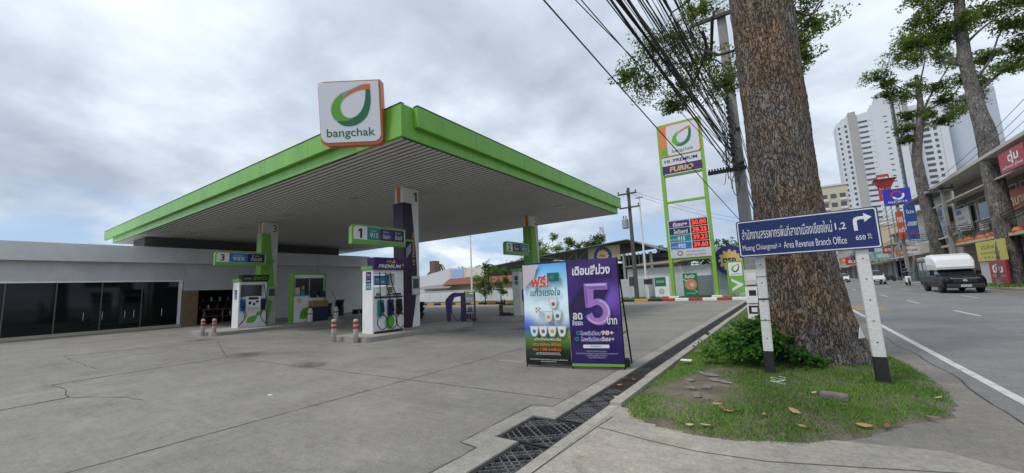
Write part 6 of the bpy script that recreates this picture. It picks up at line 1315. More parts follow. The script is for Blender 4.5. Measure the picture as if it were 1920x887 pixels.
mids = [('cream two storey shophouse beyond the dark roofed shop', 66.5, 74, 8.2, mat('w_cream', (.50, .44, .32), rough=.8, dirt=.1), ((4.6, 6.4),), 3.3, CBLUE), ('grey shophouse with long awning in the middle of the street row', 74.5, 84, 6.6, mat('w_grey', (.36, .36, .37), rough=.8, dirt=.1), ((3.9, 5.6),), 3.2, mat('awn_rust', (.20, .09, .06), rough=.8)),
        ('low shop with green glass canopy farther up the street', 84.5, 96, 5.2, mat('w_pale', (.46, .45, .40), rough=.8, dirt=.1), ((3.3, 4.6),), 3.0, mat('awn_green', (.20, .33, .30), rough=.5)), ('cream house with upper balcony far up the street', 96.5, 108, 9.5, mat('w_yellow', (.55, .47, .30), rough=.8, dirt=.1), ((4.4, 6.2), (7.2, 8.6)), 3.2, OFFW),
        ('white three storey shophouse far up the street', 108.5, 120, 11.5, mat('w_white', (.52, .53, .54), rough=.8, dirt=.1), ((4.4, 6.2), (8, 9.8)), 3.2, mat('awn_blue', (.10, .16, .30), rough=.6)), ('pale pink shophouse near the end of the street', 120.5, 134, 9.0, mat('w_pink', (.45, .33, .30), rough=.8, dirt=.1), ((4.4, 6.2),), 3.1, OFFW), ('last grey shophouse closing the street row', 134.5, 165, 10, mat('w_last', (.38, .38, .36), rough=.8, dirt=.1), ((4.4, 6.2), (7.5, 9)), 3.1, MATS['awn_rust'])]
for (lb, y0, y1, h, wm, fl, az, am) in mids: house(lb, y0, y1, h, wm, floors=fl, awn=(az, 2.2, am), shut=SHUT, roofm=DROOF if h < 7 else ROOFW)
h9 = thing('shophouse', 'shophouses seen beside the trunk at the far bend of the street', 'building', (-3, 172, .1)); MB().box(0, 0, -.6, 15, 10, 9).build('wall', mat('w_far', (.42, .41, .39), rough=.8, dirt=.1), h9); MB().box(-.5, -1.5, 3.2, 15.2, -.02, 3.4).build('awning', MATS['awn_rust'], h9); MB().box(-.2, -.3, 9.01, 15.3, 10, 9.4).build('roof', DROOF, h9)
for x in (1, 4.5, 8, 11.5): win(h9, x, 5, 2.2, 1.8, -.06)
for (lb, xa, xb, y, z0, z1, m, lines) in (('tall blue vertical banner on the pole beside the middle tree', 0, .95, 62.0, 4.9, 8.8, mat('ban_blue', (.03, .09, .34), rough=.5), [('โปร', .5, .80, .7, .10, RETRO, .03), ('ลดแรง', .5, .45, .8, .12, RETRO, .03, .2), ('วันนี้', .5, .2, .7, .10, REDP, .03)]),
        ('small orange red banner left of the blue vertical banner', 0, .7, 66.0, 5.2, 8.6, mat('ban_orange', (.50, .11, .05), rough=.5), [('ทอง', .5, .7, .7, .2, RETRO, .03), ('แท้', .5, .35, .7, .2, RETRO, .03)]), ('blue square sign with red ring emblem over the street', 0, 2.7, 72.0, 10.2, 12.3, mat('ban_violet', (.03, .03, .42), rough=.4), [('ธนาคาร', .5, .16, .7, .12, RETRO, .01)]),
        ('red sign with white characters above the blue square sign', 0, 1.35, 76.0, 11.4, 15.2, mat('ban_red', (.42, .05, .04), rough=.5), [('เหมา', .5, .8, .8, .2, RETRO, .04), ('เยาะ', .5, .52, .8, .2, RETRO, .04), ('ดี', .5, .22, .5, .18, RETRO, .04)]), ('teal sign plate right of the blue vertical banner', 0, 1.6, 60.5, 6.9, 7.9, mat('ban_teal', (.03, .27, .25), rough=.5), [('ร้านค้า', .5, .5, .7, .4, RETRO, .02)]),
        ('green pharmacy sign with white letters on the pavement behind the truck', 0, 2.0, 68.0, .25, 2.1, mat('ban_green', (.01, .17, .07), rough=.5), [('ยา', .5, .42, .6, .5, RETRO, .05), ('ขาย', .5, .82, .4, .16, LGREEN, .03)]), ('yellow plate sign behind the pickup truck roof', 0, 2.2, 60.0, 2.2, 3.8, MATS['sign_yellow'], [('ก๋วยเตี๋ยว', .5, .5, .7, .3, BLACK, .01)]),
        ('blue and white striped board beyond the motorcycle', 0, 3.6, 80.0, .6, 2.9, NAVY, [('SERVICE', .5, .75, .7, .12, RETRO, .02), ('24 ชม.', .5, .5, .6, .14, RETRO, .02), ('ล้างรถ', .5, .25, .6, .14, RETRO, .02)]), ('purple round topped sign over the cream house', 0, 2.4, 95.0, 4.0, 5.6, PURPLE, [('สปา', .5, .5, .6, .4, RETRO, .03)]), ('red shop board on the far end of the street', 0, 3.5, 120.0, 3.3, 5.0, MATS['ban_red'], [('ซ่อมรถ', .5, .5, .7, .5, RETRO, .03)]), ('green long shop board in front of the grey shophouse', 0, 5.0, 88.0, 3.4, 4.8, mat('ban_sea', (.22, .38, .36), rough=.5), [('เฟอร์นิเจอร์', .5, .5, .7, .5, RETRO, .02)])):
    xx = {62.0: 11.55, 66.0: 11.5, 72.0: 11.65, 76.0: 11.9, 60.5: 13.1, 68.0: 12.9, 60.0: 13.6, 80.0: 13.2, 95.0: 11.8, 120.0: 11.2, 88.0: 8.9 + 2.6}[y]
    ex = (lambda mb, w_, h_, ms: (ms.append(REDP), arc(mb, .62, .40, 20, 200, w_ / 2, h_ * .58, .006, len(ms) - 1), arc(mb, .62, .40, 200, 380, w_ / 2 + .12, h_ * .58, .007, 1))) if y == 72.0 else None
    if y == 80.0:
        def ex(mb, w_, h_, ms):
            for q_ in range(4): mb.rect(w_ * .68, h_ * (.2 + .18 * q_), w_ * .95, h_ * (.3 + .18 * q_), .006, 1)
    o = board(lb, xx, xa, xb, z0, z1, m, lines, 'y', y=y, extra=ex)
for (lb, x, y, z0, z1, w_, m, tx) in (('small white lightbox sign near the cream shophouse', 12.6, 70.5, 3.6, 4.5, 1.4, OFFW, 'กาแฟ'), ('orange lightbox sign on the grey shophouse', 12.9, 77.5, 3.5, 4.4, 1.5, mat('box_orange', (.6, .2, .03)), 'อาหาร'), ('red and white lightbox sign past the grey shophouse', 12.4, 83.0, 4.2, 5.2, 1.3, MATS['ban_red'], 'ยาง'),
        ('pale blue lightbox sign above the green canopy shop', 12.5, 90.5, 4.4, 5.6, 2.2, MATS['pale_board'], 'โทรศัพท์'), ('dark green lightbox sign beyond the green canopy shop', 12.0, 98.0, 3.2, 4.2, 2.0, DGREEN, 'เกษตร'), ('yellow lightbox sign by the far cream house', 12.2, 104.0, 3.6, 4.8, 2.0, YELP, 'ทอง'), ('white vertical lightbox sign on the three storey shophouse', 12.6, 112.0, 5.0, 8.0, 1.2, OFFW, 'โรงแรม'),
        ('blue lightbox sign on the pale pink shophouse', 12.2, 122.0, 4.0, 5.4, 2.4, BLUE, 'ธนาคาร'), ('orange signboard at the end of the street row', 11.8, 134.0, 4.0, 5.6, 2.8, MATS['box_orange'], 'เซรามิก'), ('tall white signboard far down the street on the left lane', -1.2, 132.0, 3.0, 6.0, 3.0, OFFW, 'ขายที่ดิน')):
    board(lb, x, x - 12.0 if False else 0, w_, z0, z1, m, [(tx, .5, .5, .7, .45, WHITE if m is not OFFW else REDP, .02)], 'y', y=y, name='lightbox_sign')
gh = thing('gable_house', 'cream gabled house rising behind the shop row below the white tower', 'building', (17.5, 112, .1)); MB().box(0, 0, 0, 10, 9, 9.5).build('wall', mat('w_gable', (.60, .55, .44), rough=.8, dirt=.1), gh)
MB().add([(-.8, -.6, 9.4), (10.8, -.6, 9.4), (10.8, 9.6, 9.4), (-.8, 9.6, 9.4), (5, -.6, 12.4), (5, 9.6, 12.4)], [(3, 2, 1, 0), (0, 1, 4), (1, 2, 5, 4), (2, 3, 5), (3, 0, 4, 5)]).build('roof', OFFW, gh)
for x in (1, 4, 7): win(gh, x, 6.6, 1.8, 1.6)
for k_, (x, y) in enumerate(((11.7, 74), (11.8, 79), (11.7, 88))):
    t = thing('parked_motorcycle', ['dark parked motorcycle outside the grey shophouse', 'second dark parked motorcycle up the pavement', 'third dark parked motorcycle far up the pavement'][k_], 'motorcycle', (x, y, .12), .9, 'motorcycles parked on the far pavement')
    for y_ in (0, 1.2): m_ = lathe([(.20, -.05), (.29, -.05), (.30, .05), (.20, .05)], 14); m_.v = [(p[2], p[1] + y_, .3 - p[0]) for p in m_.v]; m_.build('wheel', RUBBER, t, smooth=True)
    MB().loft([[(-.1, .1, .45), (.1, .1, .45), (.1, .1, .8), (-.1, .1, .8)], [(-.14, .6, .35), (.14, .6, .35), (.14, .6, .7), (-.14, .6, .7)], [(-.12, 1.4, .6), (.12, 1.4, .6), (.1, 1.4, .78), (-.1, 1.4, .78)]]).build('body', DARK, t); MB().tube([(-.3, .25, 1.0), (0, .12, .95), (.3, .25, 1.0)], .02, 5).build('handlebar', BLACK, t)
# lantern shaped red sign on two thin posts
t = thing('lantern_sign', 'red flared lantern shaped sign on twin posts above the street signs', 'sign', (12.7, 76.3, 0))
MB().loft([[(-.55, -.5, 13.2), (.55, -.5, 13.2), (.55, .5, 13.2), (-.55, .5, 13.2)], [(-1.1, -.9, 14.3), (1.1, -.9, 14.3), (1.1, .9, 14.3), (-1.1, .9, 14.3)]]).build('red_shade', MATS['ban_red'], t); MB().box(-1.2, -1, 14.31, 1.2, 1, 14.45).build('dark_cap', DARK, t)
for x in (-.3, .3): MB().cyl((x, 0, -.1), (x, 0, 13.2), .08, n=6).build('post', STEEL, t)
utility('utility_pole', 'concrete street pole in front of the dark roofed shop', 12.3, 51.5, 9.3, .17, .12, ((8.6, -1.2, .7, 3),)); utility('utility_pole', 'concrete street pole beside the blue vertical banner', 11.9, 66.5, 10.2, .19, .14, ((9.4, -1, 1, 3),)); utility('utility_pole', 'distant concrete street pole near the green canopy shop', 11.8, 92, 9.5, .18, .13, ((9.0, -1, 1, 3),))
utility('utility_pole', 'street pole outside the frame edge carrying a dark crossarm at upper right', 13.2, 33.4, 10.9, .18, .14, ((10.4, -1.5, .8, 3),))
for k_ in range(3):
    cable((11.9 + .5 * k_, 33.3, 10.75), (11.2 + .6 * k_, 51.4, 8.95), .35, .016, 14, label='black power line over the far pavement near the right tree', group='power lines over the far pavement'); cable((11.2 + .6 * k_, 51.4, 8.95), (11.1 + .6 * k_, 66.4, 9.75), .4, .016, 14, label='black power line over the far pavement near the right tree', group='power lines over the far pavement'); cable((11.1 + .6 * k_, 66.4, 9.7), (11.0 + .6 * k_, 92, 9.3), .5, .018, 14, label='black power line over the far pavement near the right tree', group='power lines over the far pavement')
for k_ in range(4): cable((13 - .2 * k_, 33.3, 5.4 + .25 * k_), (12.2, 51.4, 4.6 + .22 * k_), .5 + .1 * k_, .03, 14, label='sagging black telephone cable along the shop fronts', group='telephone cables along the shops'); cable((12.2, 51.4, 4.6 + .22 * k_), (11.8, 66.4, 5.4 + .2 * k_), .5, .03, 14, label='sagging black telephone cable along the shop fronts', group='telephone cables along the shops'); cable((11.8, 66.4, 5.4 + .2 * k_), (11.7, 92, 5.6 + .2 * k_), .7, .03, 14, label='sagging black telephone cable along the shop fronts', group='telephone cables along the shops')
for k_ in range(5): cable((11.8, 66.4, 7.0 + .35 * k_), (1.5, 75, 6.2 + .4 * k_), .6, .025, 14, label='thin cable crossing the street beyond the road sign', group='cables crossing the street')

# ---------------------------------------------------------------- street trees and background trees
cl1 = [(x - 12.4, q_, z, r_, r_, r_ * .7) for (x, q_, z, r_) in ((10.4, 0, 20.2, 1.2), (11.5, .4, 21, 1.3), (12.4, -.6, 19.2, 1.0), (13.8, .2, 19.6, 1.2), (14.7, -.3, 18.2, 1.2), (15.2, .3, 16.6, 1.0), (14.2, -.2, 15.2, .85), (13.5, .4, 16.4, .8), (11.0, 0, 18.4, 1.0), (9.8, .4, 18.9, .8), (10.6, -.4, 22, 1.3), (12.5, .5, 22.5, 1.5), (14, -.4, 21.4, 1.4), (15.6, .2, 19.8, 1.3), (12, 0, 24.2, 1.6), (16.2, 0, 18.0, 1.1), (15.0, .5, 22.8, 1.5), (16.2, .3, 16.0, .8), (11.7, 1, 19.6, .9))]
tree('street_tree', 'tall grey barked street tree in front of the restaurant at the right', (12.4, 41.6, .05), [(0, 0, -.1, .74), (.05, 0, .6, .64), (.2, 0, 3.5, .57), (.12, 0, 6.8, .53), (.2, 0, 9.8, .53), (.2, 0, 10.8, .53), (.04, 0, 12.4, .42), (-.02, 0, 14, .38), (-.08, 0, 16.5, .36), (.05, 0, 19, .32), (.3, 0, 22, .24)],
     [((.0, 0, 13.6), (3.6, .2, 16.6), .13, .03), ((-.1, 0, 15.8), (-2.2, 0, 18.6), .10, .03), ((0, 0, 17.5), (2.2, .2, 20.4), .10, .03), ((0, 0, 18), (-1.8, .3, 20.6), .09, .03), ((.1, 0, 19.5), (.3, .8, 23.6), .10, .03), ((0, 0, 14.6), (2.4, .3, 18.4), .10, .03), ((.1, 0, 19), (3.0, .2, 22.4), .10, .03)], cl1, 1400, .20, LM, BARKG, 12, tz=.15, nseg=32, rough_=.035)
cl2 = [(x - 13.0, q_, z, r_, r_, r_ * .62) for (x, q_, z, r_) in ((10.3, 0, 22.9, 1.2), (11.2, .3, 22.0, 1.2), (12.3, -.3, 24.3, 1.4), (13.5, .3, 23.8, 1.3), (14.4, 0, 25.1, 1.5), (15.5, .3, 23.4, 1.4), (16.4, -.3, 22.2, 1.2), (16.6, .2, 20.4, 1.3), (16.9, 0, 18.2, 1.3), (15.9, -.4, 17.2, 1.1), (14.9, .3, 16.6, 1.1), (13.7, -.4, 17.4, .9), (11.9, 0, 16.4, 1.0), (12.5, .4, 17.8, 1.0), (12.2, -.4, 19.8, 1.2), (13.2, .4, 21, 1.2), (14.6, -.3, 20, 1.2), (15.3, .4, 18.8, 1.1), (11.2, .2, 20.7, 1.1), (17.9, .2, 19.6, 1.1), (12.0, 0, 15.2, .8), (13.4, .2, 26.4, 1.4), (16.4, .4, 25.2, 1.5))]
tree('street_tree', 'leaning dark trunked street tree behind the pickup truck in front of the tower', (13.0, 57.8, .05), [(.1, 0, -.1, .72), (0, 0, 2.0, .62), (-.15, 0, 3.5, .58), (-.35, 0, 6.6, .53), (-.55, 0, 10.0, .48), (-.58, 0, 13.0, .42), (-.2, 0, 15.2, .38), (.2, 0, 17.0, .34), (.45, 0, 19, .24), (.5, 0, 22, .14)],
     [((.3, 0, 17.4), (4.0, .2, 20.6), .16, .04), ((.2, 0, 17.0), (3.4, 0, 23.0), .13, .03), ((.4, 0, 18.5), (-1.6, 0, 22.8), .11, .03), ((0, 0, 16.0), (3.6, 0, 17.8), .11, .03), ((.45, 0, 19.5), (1.0, .3, 24.8), .10, .03), ((-.2, 0, 15.6), (-1.0, 0, 19.6), .08, .02), ((-.3, 0, 14.6), (-1.1, 0, 16.2), .07, .02)], cl2, 1200, .215, LM, BARKG, 14, tz=.15, nseg=28, rough_=.035)
def bush(name, label, base, clumps, n, size, mats, seed, stem=.08, group=None):
    t = thing(name, label, 'tree' if 'tree' in name else 'plant', base, 0, group); v, mi = leaf_cloud(clumps, n, size, seed); tri_object('crown', v, mi, mats, t)
    mb = MB(); mb.tube([(0, 0, -.3), (.05, 0, clumps[0][2] * .6), (clumps[0][0], clumps[0][1], clumps[0][2])], [stem, stem * .7, stem * .4], 7); mb.build('trunk', BARKD, t, smooth=True); return t
q = np.random.default_rng(8)
def lumps(n, rx, ry, z0, z1, r0, r1): return [(q.uniform(-rx, rx), q.uniform(-ry, ry), q.uniform(z0, z1), *(lambda r_: (r_, r_, r_ * .8))(q.uniform(r0, r1))) for _ in range(n)]
bush('feathery_tree', 'pale green feathery tree between pillar 2 and the shed roof', (-36.5, 62, 0), lumps(16, 3.2, 1.5, 3.5, 10.2, .8, 1.5), 420, .32, LW, 51, .2)
bush('feathery_tree', 'yellow green lower tree in front of the shed roof', (-31.5, 56, 0), lumps(12, 3.2, 1.5, 3.5, 7.6, .9, 1.5), 420, .32, LW, 52, .2)
bush('dark_tree', 'dark leaved tree rising over the left slope of the shed roof', (-33, 76, 0), lumps(15, 4, 2, 6.5, 10.8, .8, 1.5), 420, .38, LB, 53, .25)
bush('young_tree', 'young yellow green tree by the back kerb left of the far fuel pump', (-24.5, 30.9, 0), [(-.3, 0, 2.2, .7, .6, .6), (.4, 0, 2.5, .7, .6, .6), (0, .2, 3.1, .6, .5, .6), (-.7, 0, 1.6, .6, .5, .5), (.6, 0, 1.5, .5, .5, .5), (.0, 0, 1.2, .5, .5, .4), (-1, .1, 2.5, .45, .4, .4), (.2, 0, 3.7, .4, .4, .4)], 260, .2, LW, 54, .06)
bush('young_tree', 'thinner young tree with dark stems next to the far fuel pump', (-22.6, 30.9, 0), lumps(9, .6, .4, 1.0, 3.6, .3, .5), 150, .2, LW, 55, .05)
bush('garden_tree', 'small dark tree behind the price sign boards', (-3.0, 55, 0), lumps(10, 3.0, 1.5, 3.0, 6.4, .8, 1.3), 380, .32, LB, 56, .2); bush('garden_tree', 'tree behind the white hall seen under the price board', (-9.2, 52, 0), lumps(10, 3.5, 1.5, 2.0, 5.2, .8, 1.3), 380, .32, LB, 57, .2)
bush('garden_tree', 'green tree among the shophouses far up the street', (12.4, 100, .1), lumps(9, 1.2, 1.5, 3.0, 6.0, .8, 1.2), 260, .35, LB, 58, .15)
for k_ in range(5): bush('distant_tree', 'dark distant tree low on the skyline beyond the peach house', (-98 + 9 * k_, 96, 0), lumps(7, 4, 2, 4, 8.2, 1.2, 2), 220, .6, LB, 60 + k_, .3, 'distant trees beyond the peach house')
# palm
pm = thing('palm_tree', 'small palm rising behind the white end of the peach house', 'palm', (-67.5, 68, 0)); MB().tube([(0, 0, -.2), (.1, 0, 4), (0, 0, 7.6)], [.25, .2, .16], 8).build('trunk', BARKD, pm, smooth=True)
mb = MB()
for k_ in range(16):
    a = k_ * 2.4; el = .25 + .5 * ((k_ * 7) % 5) / 5; L_ = 1.9
    pts = [Vector((math.cos(a) * L_ * t_ * .9, math.sin(a) * L_ * t_ * .9, 7.6 + L_ * (el * 2.2 * t_ - 1.5 * t_ * t_))) for t_ in (0, .25, .5, .75, 1)]
    for (p, p2) in zip(pts, pts[1:]):
        d = (p2 - p).normalized(); s_ = d.cross(Vector((0, 0, 1))).normalized() * .26
        mb.face([p - s_ * .9 - Vector((0, 0, .12)), p2 - s_ * .7 - Vector((0, 0, .12)), p2, p], 0); mb.face([p, p2, p2 + s_ * .7 - Vector((0, 0, .12)), p + s_ * .9 - Vector((0, 0, .12))], 0)
mb.build('fronds', LB[0], pm)
# grass strip behind the kerb and weeds at the foot of the right tree
def patch(name, x0, x1, y0, y1, n, h, w_, z, seed, label):
    q = np.random.default_rng(seed); x = q.uniform(x0, x1, n); y = q.uniform(y0, y1, n); k = q.uniform(0, 1, n) < .65 + .5 * vnoise(x, y, 1.5, seed); x, y = x[k], y[k]; m = len(x); a = q.uniform(0, 6.28, m); hh = h * q.uniform(.4, 1.3, m); ln = hh * q.uniform(-.6, .6, m)
    v = np.stack([np.stack([x - w_ * np.cos(a), y - w_ * np.sin(a), np.full(m, z)], 1), np.stack([x + w_ * np.cos(a), y + w_ * np.sin(a), np.full(m, z)], 1), np.stack([x + ln, y + ln * np.cos(a), z + hh], 1)], 1).reshape(-1, 3)
    tag(tri_object(name, v, q.integers(0, 3, m), GR), label, 'grass', kind='stuff')
patch('kerb_grass', -36, -1.4, 31.85, 34.5, 16000, .12, .02, .075, 4, 'rough grass strip behind the striped kerb'); patch('tree_foot_grass', 11.2, 13.8, 39.5, 43.5, 5000, .2, .03, .1, 6, 'tuft of grass round the foot of the right street tree')

# ---------------------------------------------------------------- vehicles
def paint(name, c, metal=.0): return mat(name, c, rough=.3, metal=metal, coat=.25, spec=.4)
CARGL = mat('car_glass', (.012, .015, .017), rough=.06, spec=.6); LAMP = mat('lamp_glass', (.80, .82, .84), rough=.15); TAIL = mat('tail_red', (.35, .01, .01), rough=.2)
def wheel(t, x, y, r_, w_, out):
    wh = MB(); n = 18; mb = lathe([(r_ * .62, -w_ / 2), (r_ * .92, -w_ / 2), (r_, -w_ * .3), (r_, w_ * .3), (r_ * .92, w_ / 2), (r_ * .62, w_ / 2)], 18)
    Tw = Matrix(((0, 0, out, x), (0, 1, 0, y), (-1, 0, 0, r_), (0, 0, 0, 1)))
    def place(m_): m_.v = [tuple(Tw @ Vector(p)) for p in m_.v]; return m_
    wl = place(mb).build('wheel', RUBBER, t, smooth=True); place(lathe([(r_ * .63, -w_ * .1), (r_ * .63, w_ * .40), (r_ * .5, w_ * .42), (r_ * .2, w_ * .30), (0, w_ * .32)], 14)).build('rim', CHROME, wl)
def body_loft(st, mats, name, t, bev=0):
    """stations (y, half width low, z low, half width mid, z mid, half width top, z top)"""
    rings = []
    for (y, a, z0, b, z1, c, z2) in st: rings.append([(-a, y, z0), (-b, y, z0 + (z1 - z0) * .45), (-b, y, z1), (-c, y, z2), (c, y, z2), (b, y, z1), (b, y, z0 + (z1 - z0) * .45), (a, y, z0)])
    return MB().loft([r_[::-1] for r_ in rings]).build(name, mats, t, smooth=False, bev=bev)
def car(label, x, y, rz, pm_, suv=False, name='car', group=None, cat='car'):
    t = thing(name, label, cat, (x, y, 0), rz, group); k = 1.1 if suv else 1.0; w_ = .88
    body_loft([(0, .6, .35, .70, .55, .62, .62), (.18, .76, .24, .84, .62, .72, .74 * k), (1.05, .80, .22, w_, .78 * k, .80, .93 * k), (1.5, .80, .22, w_, .82 * k, .82, .98 * k), (3.6, .80, .22, w_, .85 * k, .82, 1.0 * k), (4.25, .78, .26, .86, .85 * k, .76, .98 * k), (4.4, .66, .4, .76, .7, .66, .85 * k)], pm_, 'body', t, .03)
    ze = 1.62 if suv else 1.42
    cb_ = body_loft([(1.15, .74, .93 * k, .74, .94 * k, .70, .96 * k), (1.95, .76, .96 * k, .70, ze - .12, .58, ze - .04), (2.6, .77, .97 * k, .70, ze - .08, .60, ze), (3.5, .76, .98 * k, .68, ze - .12, .56, ze - .03), (4.2, .70, .96 * k, .68, .99 * k, .64, 1.0 * k)], CARGL, 'cabin_glass', t, .02)
    MB().prism([(-.56, 2.0), (.56, 2.0), (.58, 2.6), (.55, 3.5), (-.55, 3.5), (-.58, 2.6)], ze - .06, ze + .03).build('roof', pm_, t, bev=.02)
    for s_ in (-1, 1):
        MB().add([(s_ * .46, -.005, .60), (s_ * .73, .10, .62), (s_ * .79, .30, .76 * k), (s_ * .50, .10, .72)], [(0, 1, 2, 3) if s_ > 0 else (3, 2, 1, 0)]).build('headlight', LAMP, t)
        MB().box(s_ * .86 - .08, 1.45, .95 * k, s_ * .86 + .08, 1.6, 1.08 * k).build('mirror', pm_, t, bev=.02); MB().box(s_ * .7 - .12, 4.36, .7, s_ * .7 + .06, 4.42, .85).build('tail_light', TAIL, t)
        for y_ in (.85, 3.5): wheel(t, s_ * .76, y_, .32, .2, s_)
    MB().box(-.48, -.03, .34, .48, .02, .56).build('grille', BLACK, t, bev=.02); MB().box(-.2, -.045, .40, .2, -.031, .50).build('number_plate', OFFW, t)
    return t
car('white car with black grille just right of the right sign post', 8.5, 63, 0, paint('car_white', (.62, .64, .66)), True)
car('white sedan farther up the street beside the tree trunk', 7.3, 84, 0, paint('car_white', (.62, .64, .66)))
car('silver car far up the street close to the tree trunk edge', 4.4, 92, math.pi, paint('car_silver', (.40, .42, .44), .5))
# pickup taxi with a box roof over the bed
pk = thing('pickup_truck', 'black pickup with tall rounded white roof box driving towards the viewer', 'pickup truck', (8.62, 35.0, 0)); BLKC = mat('car_black', (.006, .0065, .008), rough=.38, spec=.22); WBOX = mat('white_box', (.72, .74, .75), rough=.3, coat=.4); GBOX = mat('grey_box', (.22, .23, .24), rough=.5, dirt=.1)
body_loft([(-.02, .70, .42, .80, .70, .70, .80), (.12, .84, .30, .90, .74, .82, .93), (.30, .86, .30, .92, .84, .84, 1.02), (1.15, .86, .34, .93, .98, .86, 1.12), (1.6, .86, .34, .93, 1.0, .88, 1.14), (3.1, .86, .34, .93, 1.0, .9, 1.12), (5.2, .86, .38, .93, 1.0, .92, 1.06)], BLKC, 'body', pk, .03)
body_loft([(1.12, .80, 1.08, .80, 1.10, .76, 1.12), (1.75, .82, 1.10, .74, 1.60, .66, 1.66), (3.0, .82, 1.10, .74, 1.60, .66, 1.68), (3.15, .82, 1.1, .78, 1.3, .70, 1.5)], CARGL, 'windscreen', pk, .015)
body_loft([(1.18, .78, 1.44, .80, 1.50, .76, 1.54), (1.30, .84, 1.42, .86, 1.92, .76, 2.04), (1.62, .88, 1.42, .90, 2.14, .78, 2.30), (2.2, .90, 1.42, .92, 2.24, .80, 2.42), (3.1, .90, 1.42, .92, 2.24, .80, 2.42)], WBOX, 'roof_box_front', pk, .05)
MB().box(-.82, 1.15, 1.56, .82, 1.25, 1.575).build('box_seam', PANELG, pk)
body_loft([(3.105, .88, 2.0, .90, 2.22, .78, 2.36), (5.35, .88, 2.0, .90, 2.22, .78, 2.34)], GBOX, 'roof_box_rear', pk, .03)
for s_ in (-1, 1):
    for y_ in (3.15, 4.2, 5.2): MB().box(s_ * .88 - .03, y_, 1.05, s_ * .88 + .03, y_ + .06, 2.0).build('canopy_post', GBOX, pk)
    MB().box(s_ * .86 - .015, 3.21, 1.08, s_ * .86 + .015, 5.2, 1.95).build('side_window', CARGL, pk)
    MB().add([(s_ * .48, -.02, .78), (s_ * .86, .10, .80), (s_ * .89, .34, .94), (s_ * .5, .10, .92)], [(0, 1, 2, 3) if s_ > 0 else (3, 2, 1, 0)]).build('headlight', LAMP, pk)
    MB().box(s_ * 1.02 - .1, 1.5, 1.10, s_ * 1.02 + .1, 1.62, 1.32).build('mirror', BLKC, pk, bev=.03); MB().box(s_ * .66 - .12, -.045, .46, s_ * .66 + .12, -.0, .56).build('fog_light', PANELG, pk, bev=.02)
    MB().box(s_ * .93 - .012, 1.9, .92, s_ * .93 + .012, 2.1, .96).build('door_handle', CHROME, pk)
    for y_ in (.92, 4.1): wheel(pk, s_ * .80, y_, .37, .24, s_)
MB().box(-.52, -.06, .60, .52, .0, .86).build('grille', BLACK, pk, bev=.03); MB().box(-.6, -.065, .865, .6, .0, .89).build('chrome_bar', CHROME, pk); MB().ball((0, -.07, .74), .09, 0, 10, 6, (1.2, .2, .8)).build('badge', CHROME, pk)
MB().box(-.80, -.09, .30, .80, .05, .56).build('bumper', mat('bumper_black', (.02, .02, .022), rough=.5), pk, bev=.04); mb = MB(frame((0, -.095, .44), (1, 0, 0))); mb.rect(-.22, -.06, .22, .06, 0, 0); mb.text('1กข 2571', 0, 0, .36, .06, .003, 1, .01); mb.build('number_plate', [OFFW, BLKP], pk)
# motorcycle with rider
mc = thing('motorcycle', 'small white and dark scooter coming up the street behind the pickup', 'motorcycle', (9.7, 54.6, 0))
for y_ in (.0, 1.25):
    pr = [(.20, -.05), (.28, -.05), (.30, 0), (.28, .05), (.20, .05)]; m_ = lathe(pr, 16); Tw = Matrix(((0, 0, 1, 0), (0, 1, 0, y_), (-1, 0, 0, .3), (0, 0, 0, 1))); m_.v = [tuple(Tw @ Vector(p)) for p in m_.v]; m_.build('wheel', RUBBER, mc, smooth=True)
MB().loft([[(-.16, .12, .3), (.16, .12, .3), (.2, .2, .9), (-.2, .2, .9)], [(-.2, .22, .3), (.2, .22, .3), (.24, .32, .92), (-.24, .32, .92)]]).build('front_shield', WBOX, mc, bev=.03); MB().box(-.14, .55, .35, .14, 1.5, .72).build('rear_body', WBOX, mc, bev=.06); MB().box(-.15, .6, .721, .15, 1.45, .80).build('seat', BLACK, mc, bev=.03); MB().box(-.13, .22, .28, .13, .9, .34).build('footboard', BLACK, mc)
MB().tube([(-.34, .38, 1.02), (-.1, .3, .98), (.1, .3, .98), (.34, .38, 1.02)], .02, 6).build('handlebar', BLACK, mc); MB().ball((0, .12, .78), .09, 0, 10, 6).build('headlight', LAMP, mc, smooth=True); MB().tube([(-.07, 0, .3), (-.05, .24, .9)], .025, 6).build('fork', CHROME, mc)
for s_ in (-1, 1): MB().tube([(s_ * .3, .36, 1.02), (s_ * .36, .34, 1.2)], .012, 5).ball((s_ * .36, .33, 1.24), .06, 0, 8, 5, (1, .3, .7)).build('mirror', BLACK, mc)
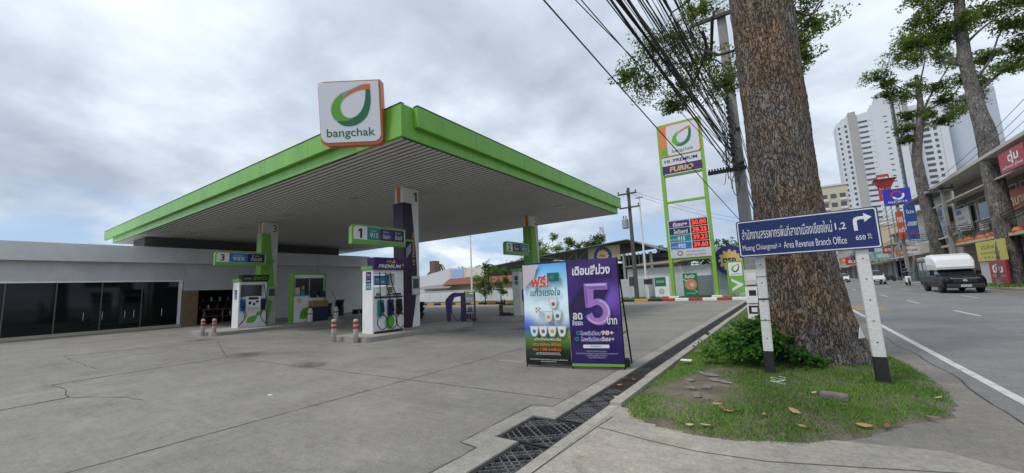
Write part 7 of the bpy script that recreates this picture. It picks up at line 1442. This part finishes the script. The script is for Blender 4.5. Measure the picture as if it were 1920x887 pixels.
def person(name, label, joints, edges, loc, parts, rz=0):
    me = bpy.data.meshes.new('person'); me.from_pydata([j[:3] for j in joints], edges, []); o = bpy.data.objects.new('p', me); col.objects.link(o)
    sk = o.modifiers.new('skin', 'SKIN'); o.modifiers.new('sub', 'SUBSURF').levels = 1
    for i, j in enumerate(joints): me.skin_vertices[0].data[i].radius = (j[3], j[3]); me.skin_vertices[0].data[i].use_root = i == 0
    dg = bpy.context.evaluated_depsgraph_get(); dg.update(); m2 = bpy.data.meshes.new_from_object(o.evaluated_get(dg)); bpy.data.objects.remove(o)
    for m in parts: m2.materials.append(m)
    for p in m2.polygons:
        p.use_smooth = True; z = p.center.z; p.material_index = 2 if z > 1.33 else (1 if z < .84 else 0)
    b_ = bpy.data.objects.new(name, m2); col.objects.link(b_); b_.location = loc; b_.rotation_euler = (0, 0, rz); return tag(b_, label, 'person')
J = [(0, .95, .84, .15), (0, .93, 1.05, .15), (0, .88, 1.28, .15), (0, .86, 1.42, .055), (0, .84, 1.50, .08), (0, .83, 1.60, .09), (-.2, .87, 1.30, .06), (-.30, .66, 1.12, .05), (-.31, .42, 1.04, .04), (.2, .87, 1.30, .06), (.30, .66, 1.12, .05), (.31, .42, 1.04, .04), (-.12, .92, .82, .10), (-.17, .48, .80, .08), (-.12, .46, .42, .055), (-.12, .38, .37, .05), (.12, .92, .82, .10), (.17, .48, .80, .08), (.12, .46, .42, .055), (.12, .38, .37, .05)]
Eg = [(0, 1), (1, 2), (2, 3), (3, 4), (4, 5), (2, 6), (6, 7), (7, 8), (2, 9), (9, 10), (10, 11), (0, 12), (12, 13), (13, 14), (14, 15), (0, 16), (16, 17), (17, 18), (18, 19)]
rd = person('person', 'rider in dark jacket and helmet sitting on the white scooter', J, Eg, (9.7, 54.6, 0), [mat('jacket_navy', (.02, .025, .05), rough=.8), mat('trousers_dark', (.03, .03, .035), rough=.8), mat('skin_tan', (.30, .17, .11), rough=.6)])
hm = MB().ball((0, .85, 1.60), .145, 0, 14, 9, (1, 1.1, 1)).build('helmet', mat('helmet_dark', (.02, .022, .03), rough=.25), rd, smooth=True); MB(frame((0, .70, 1.57), (1, 0, 0))).prism(rrect(-.09, -.05, .09, .05, .03), -.02, .012).build('visor', CARGL, rd)
print('all done')
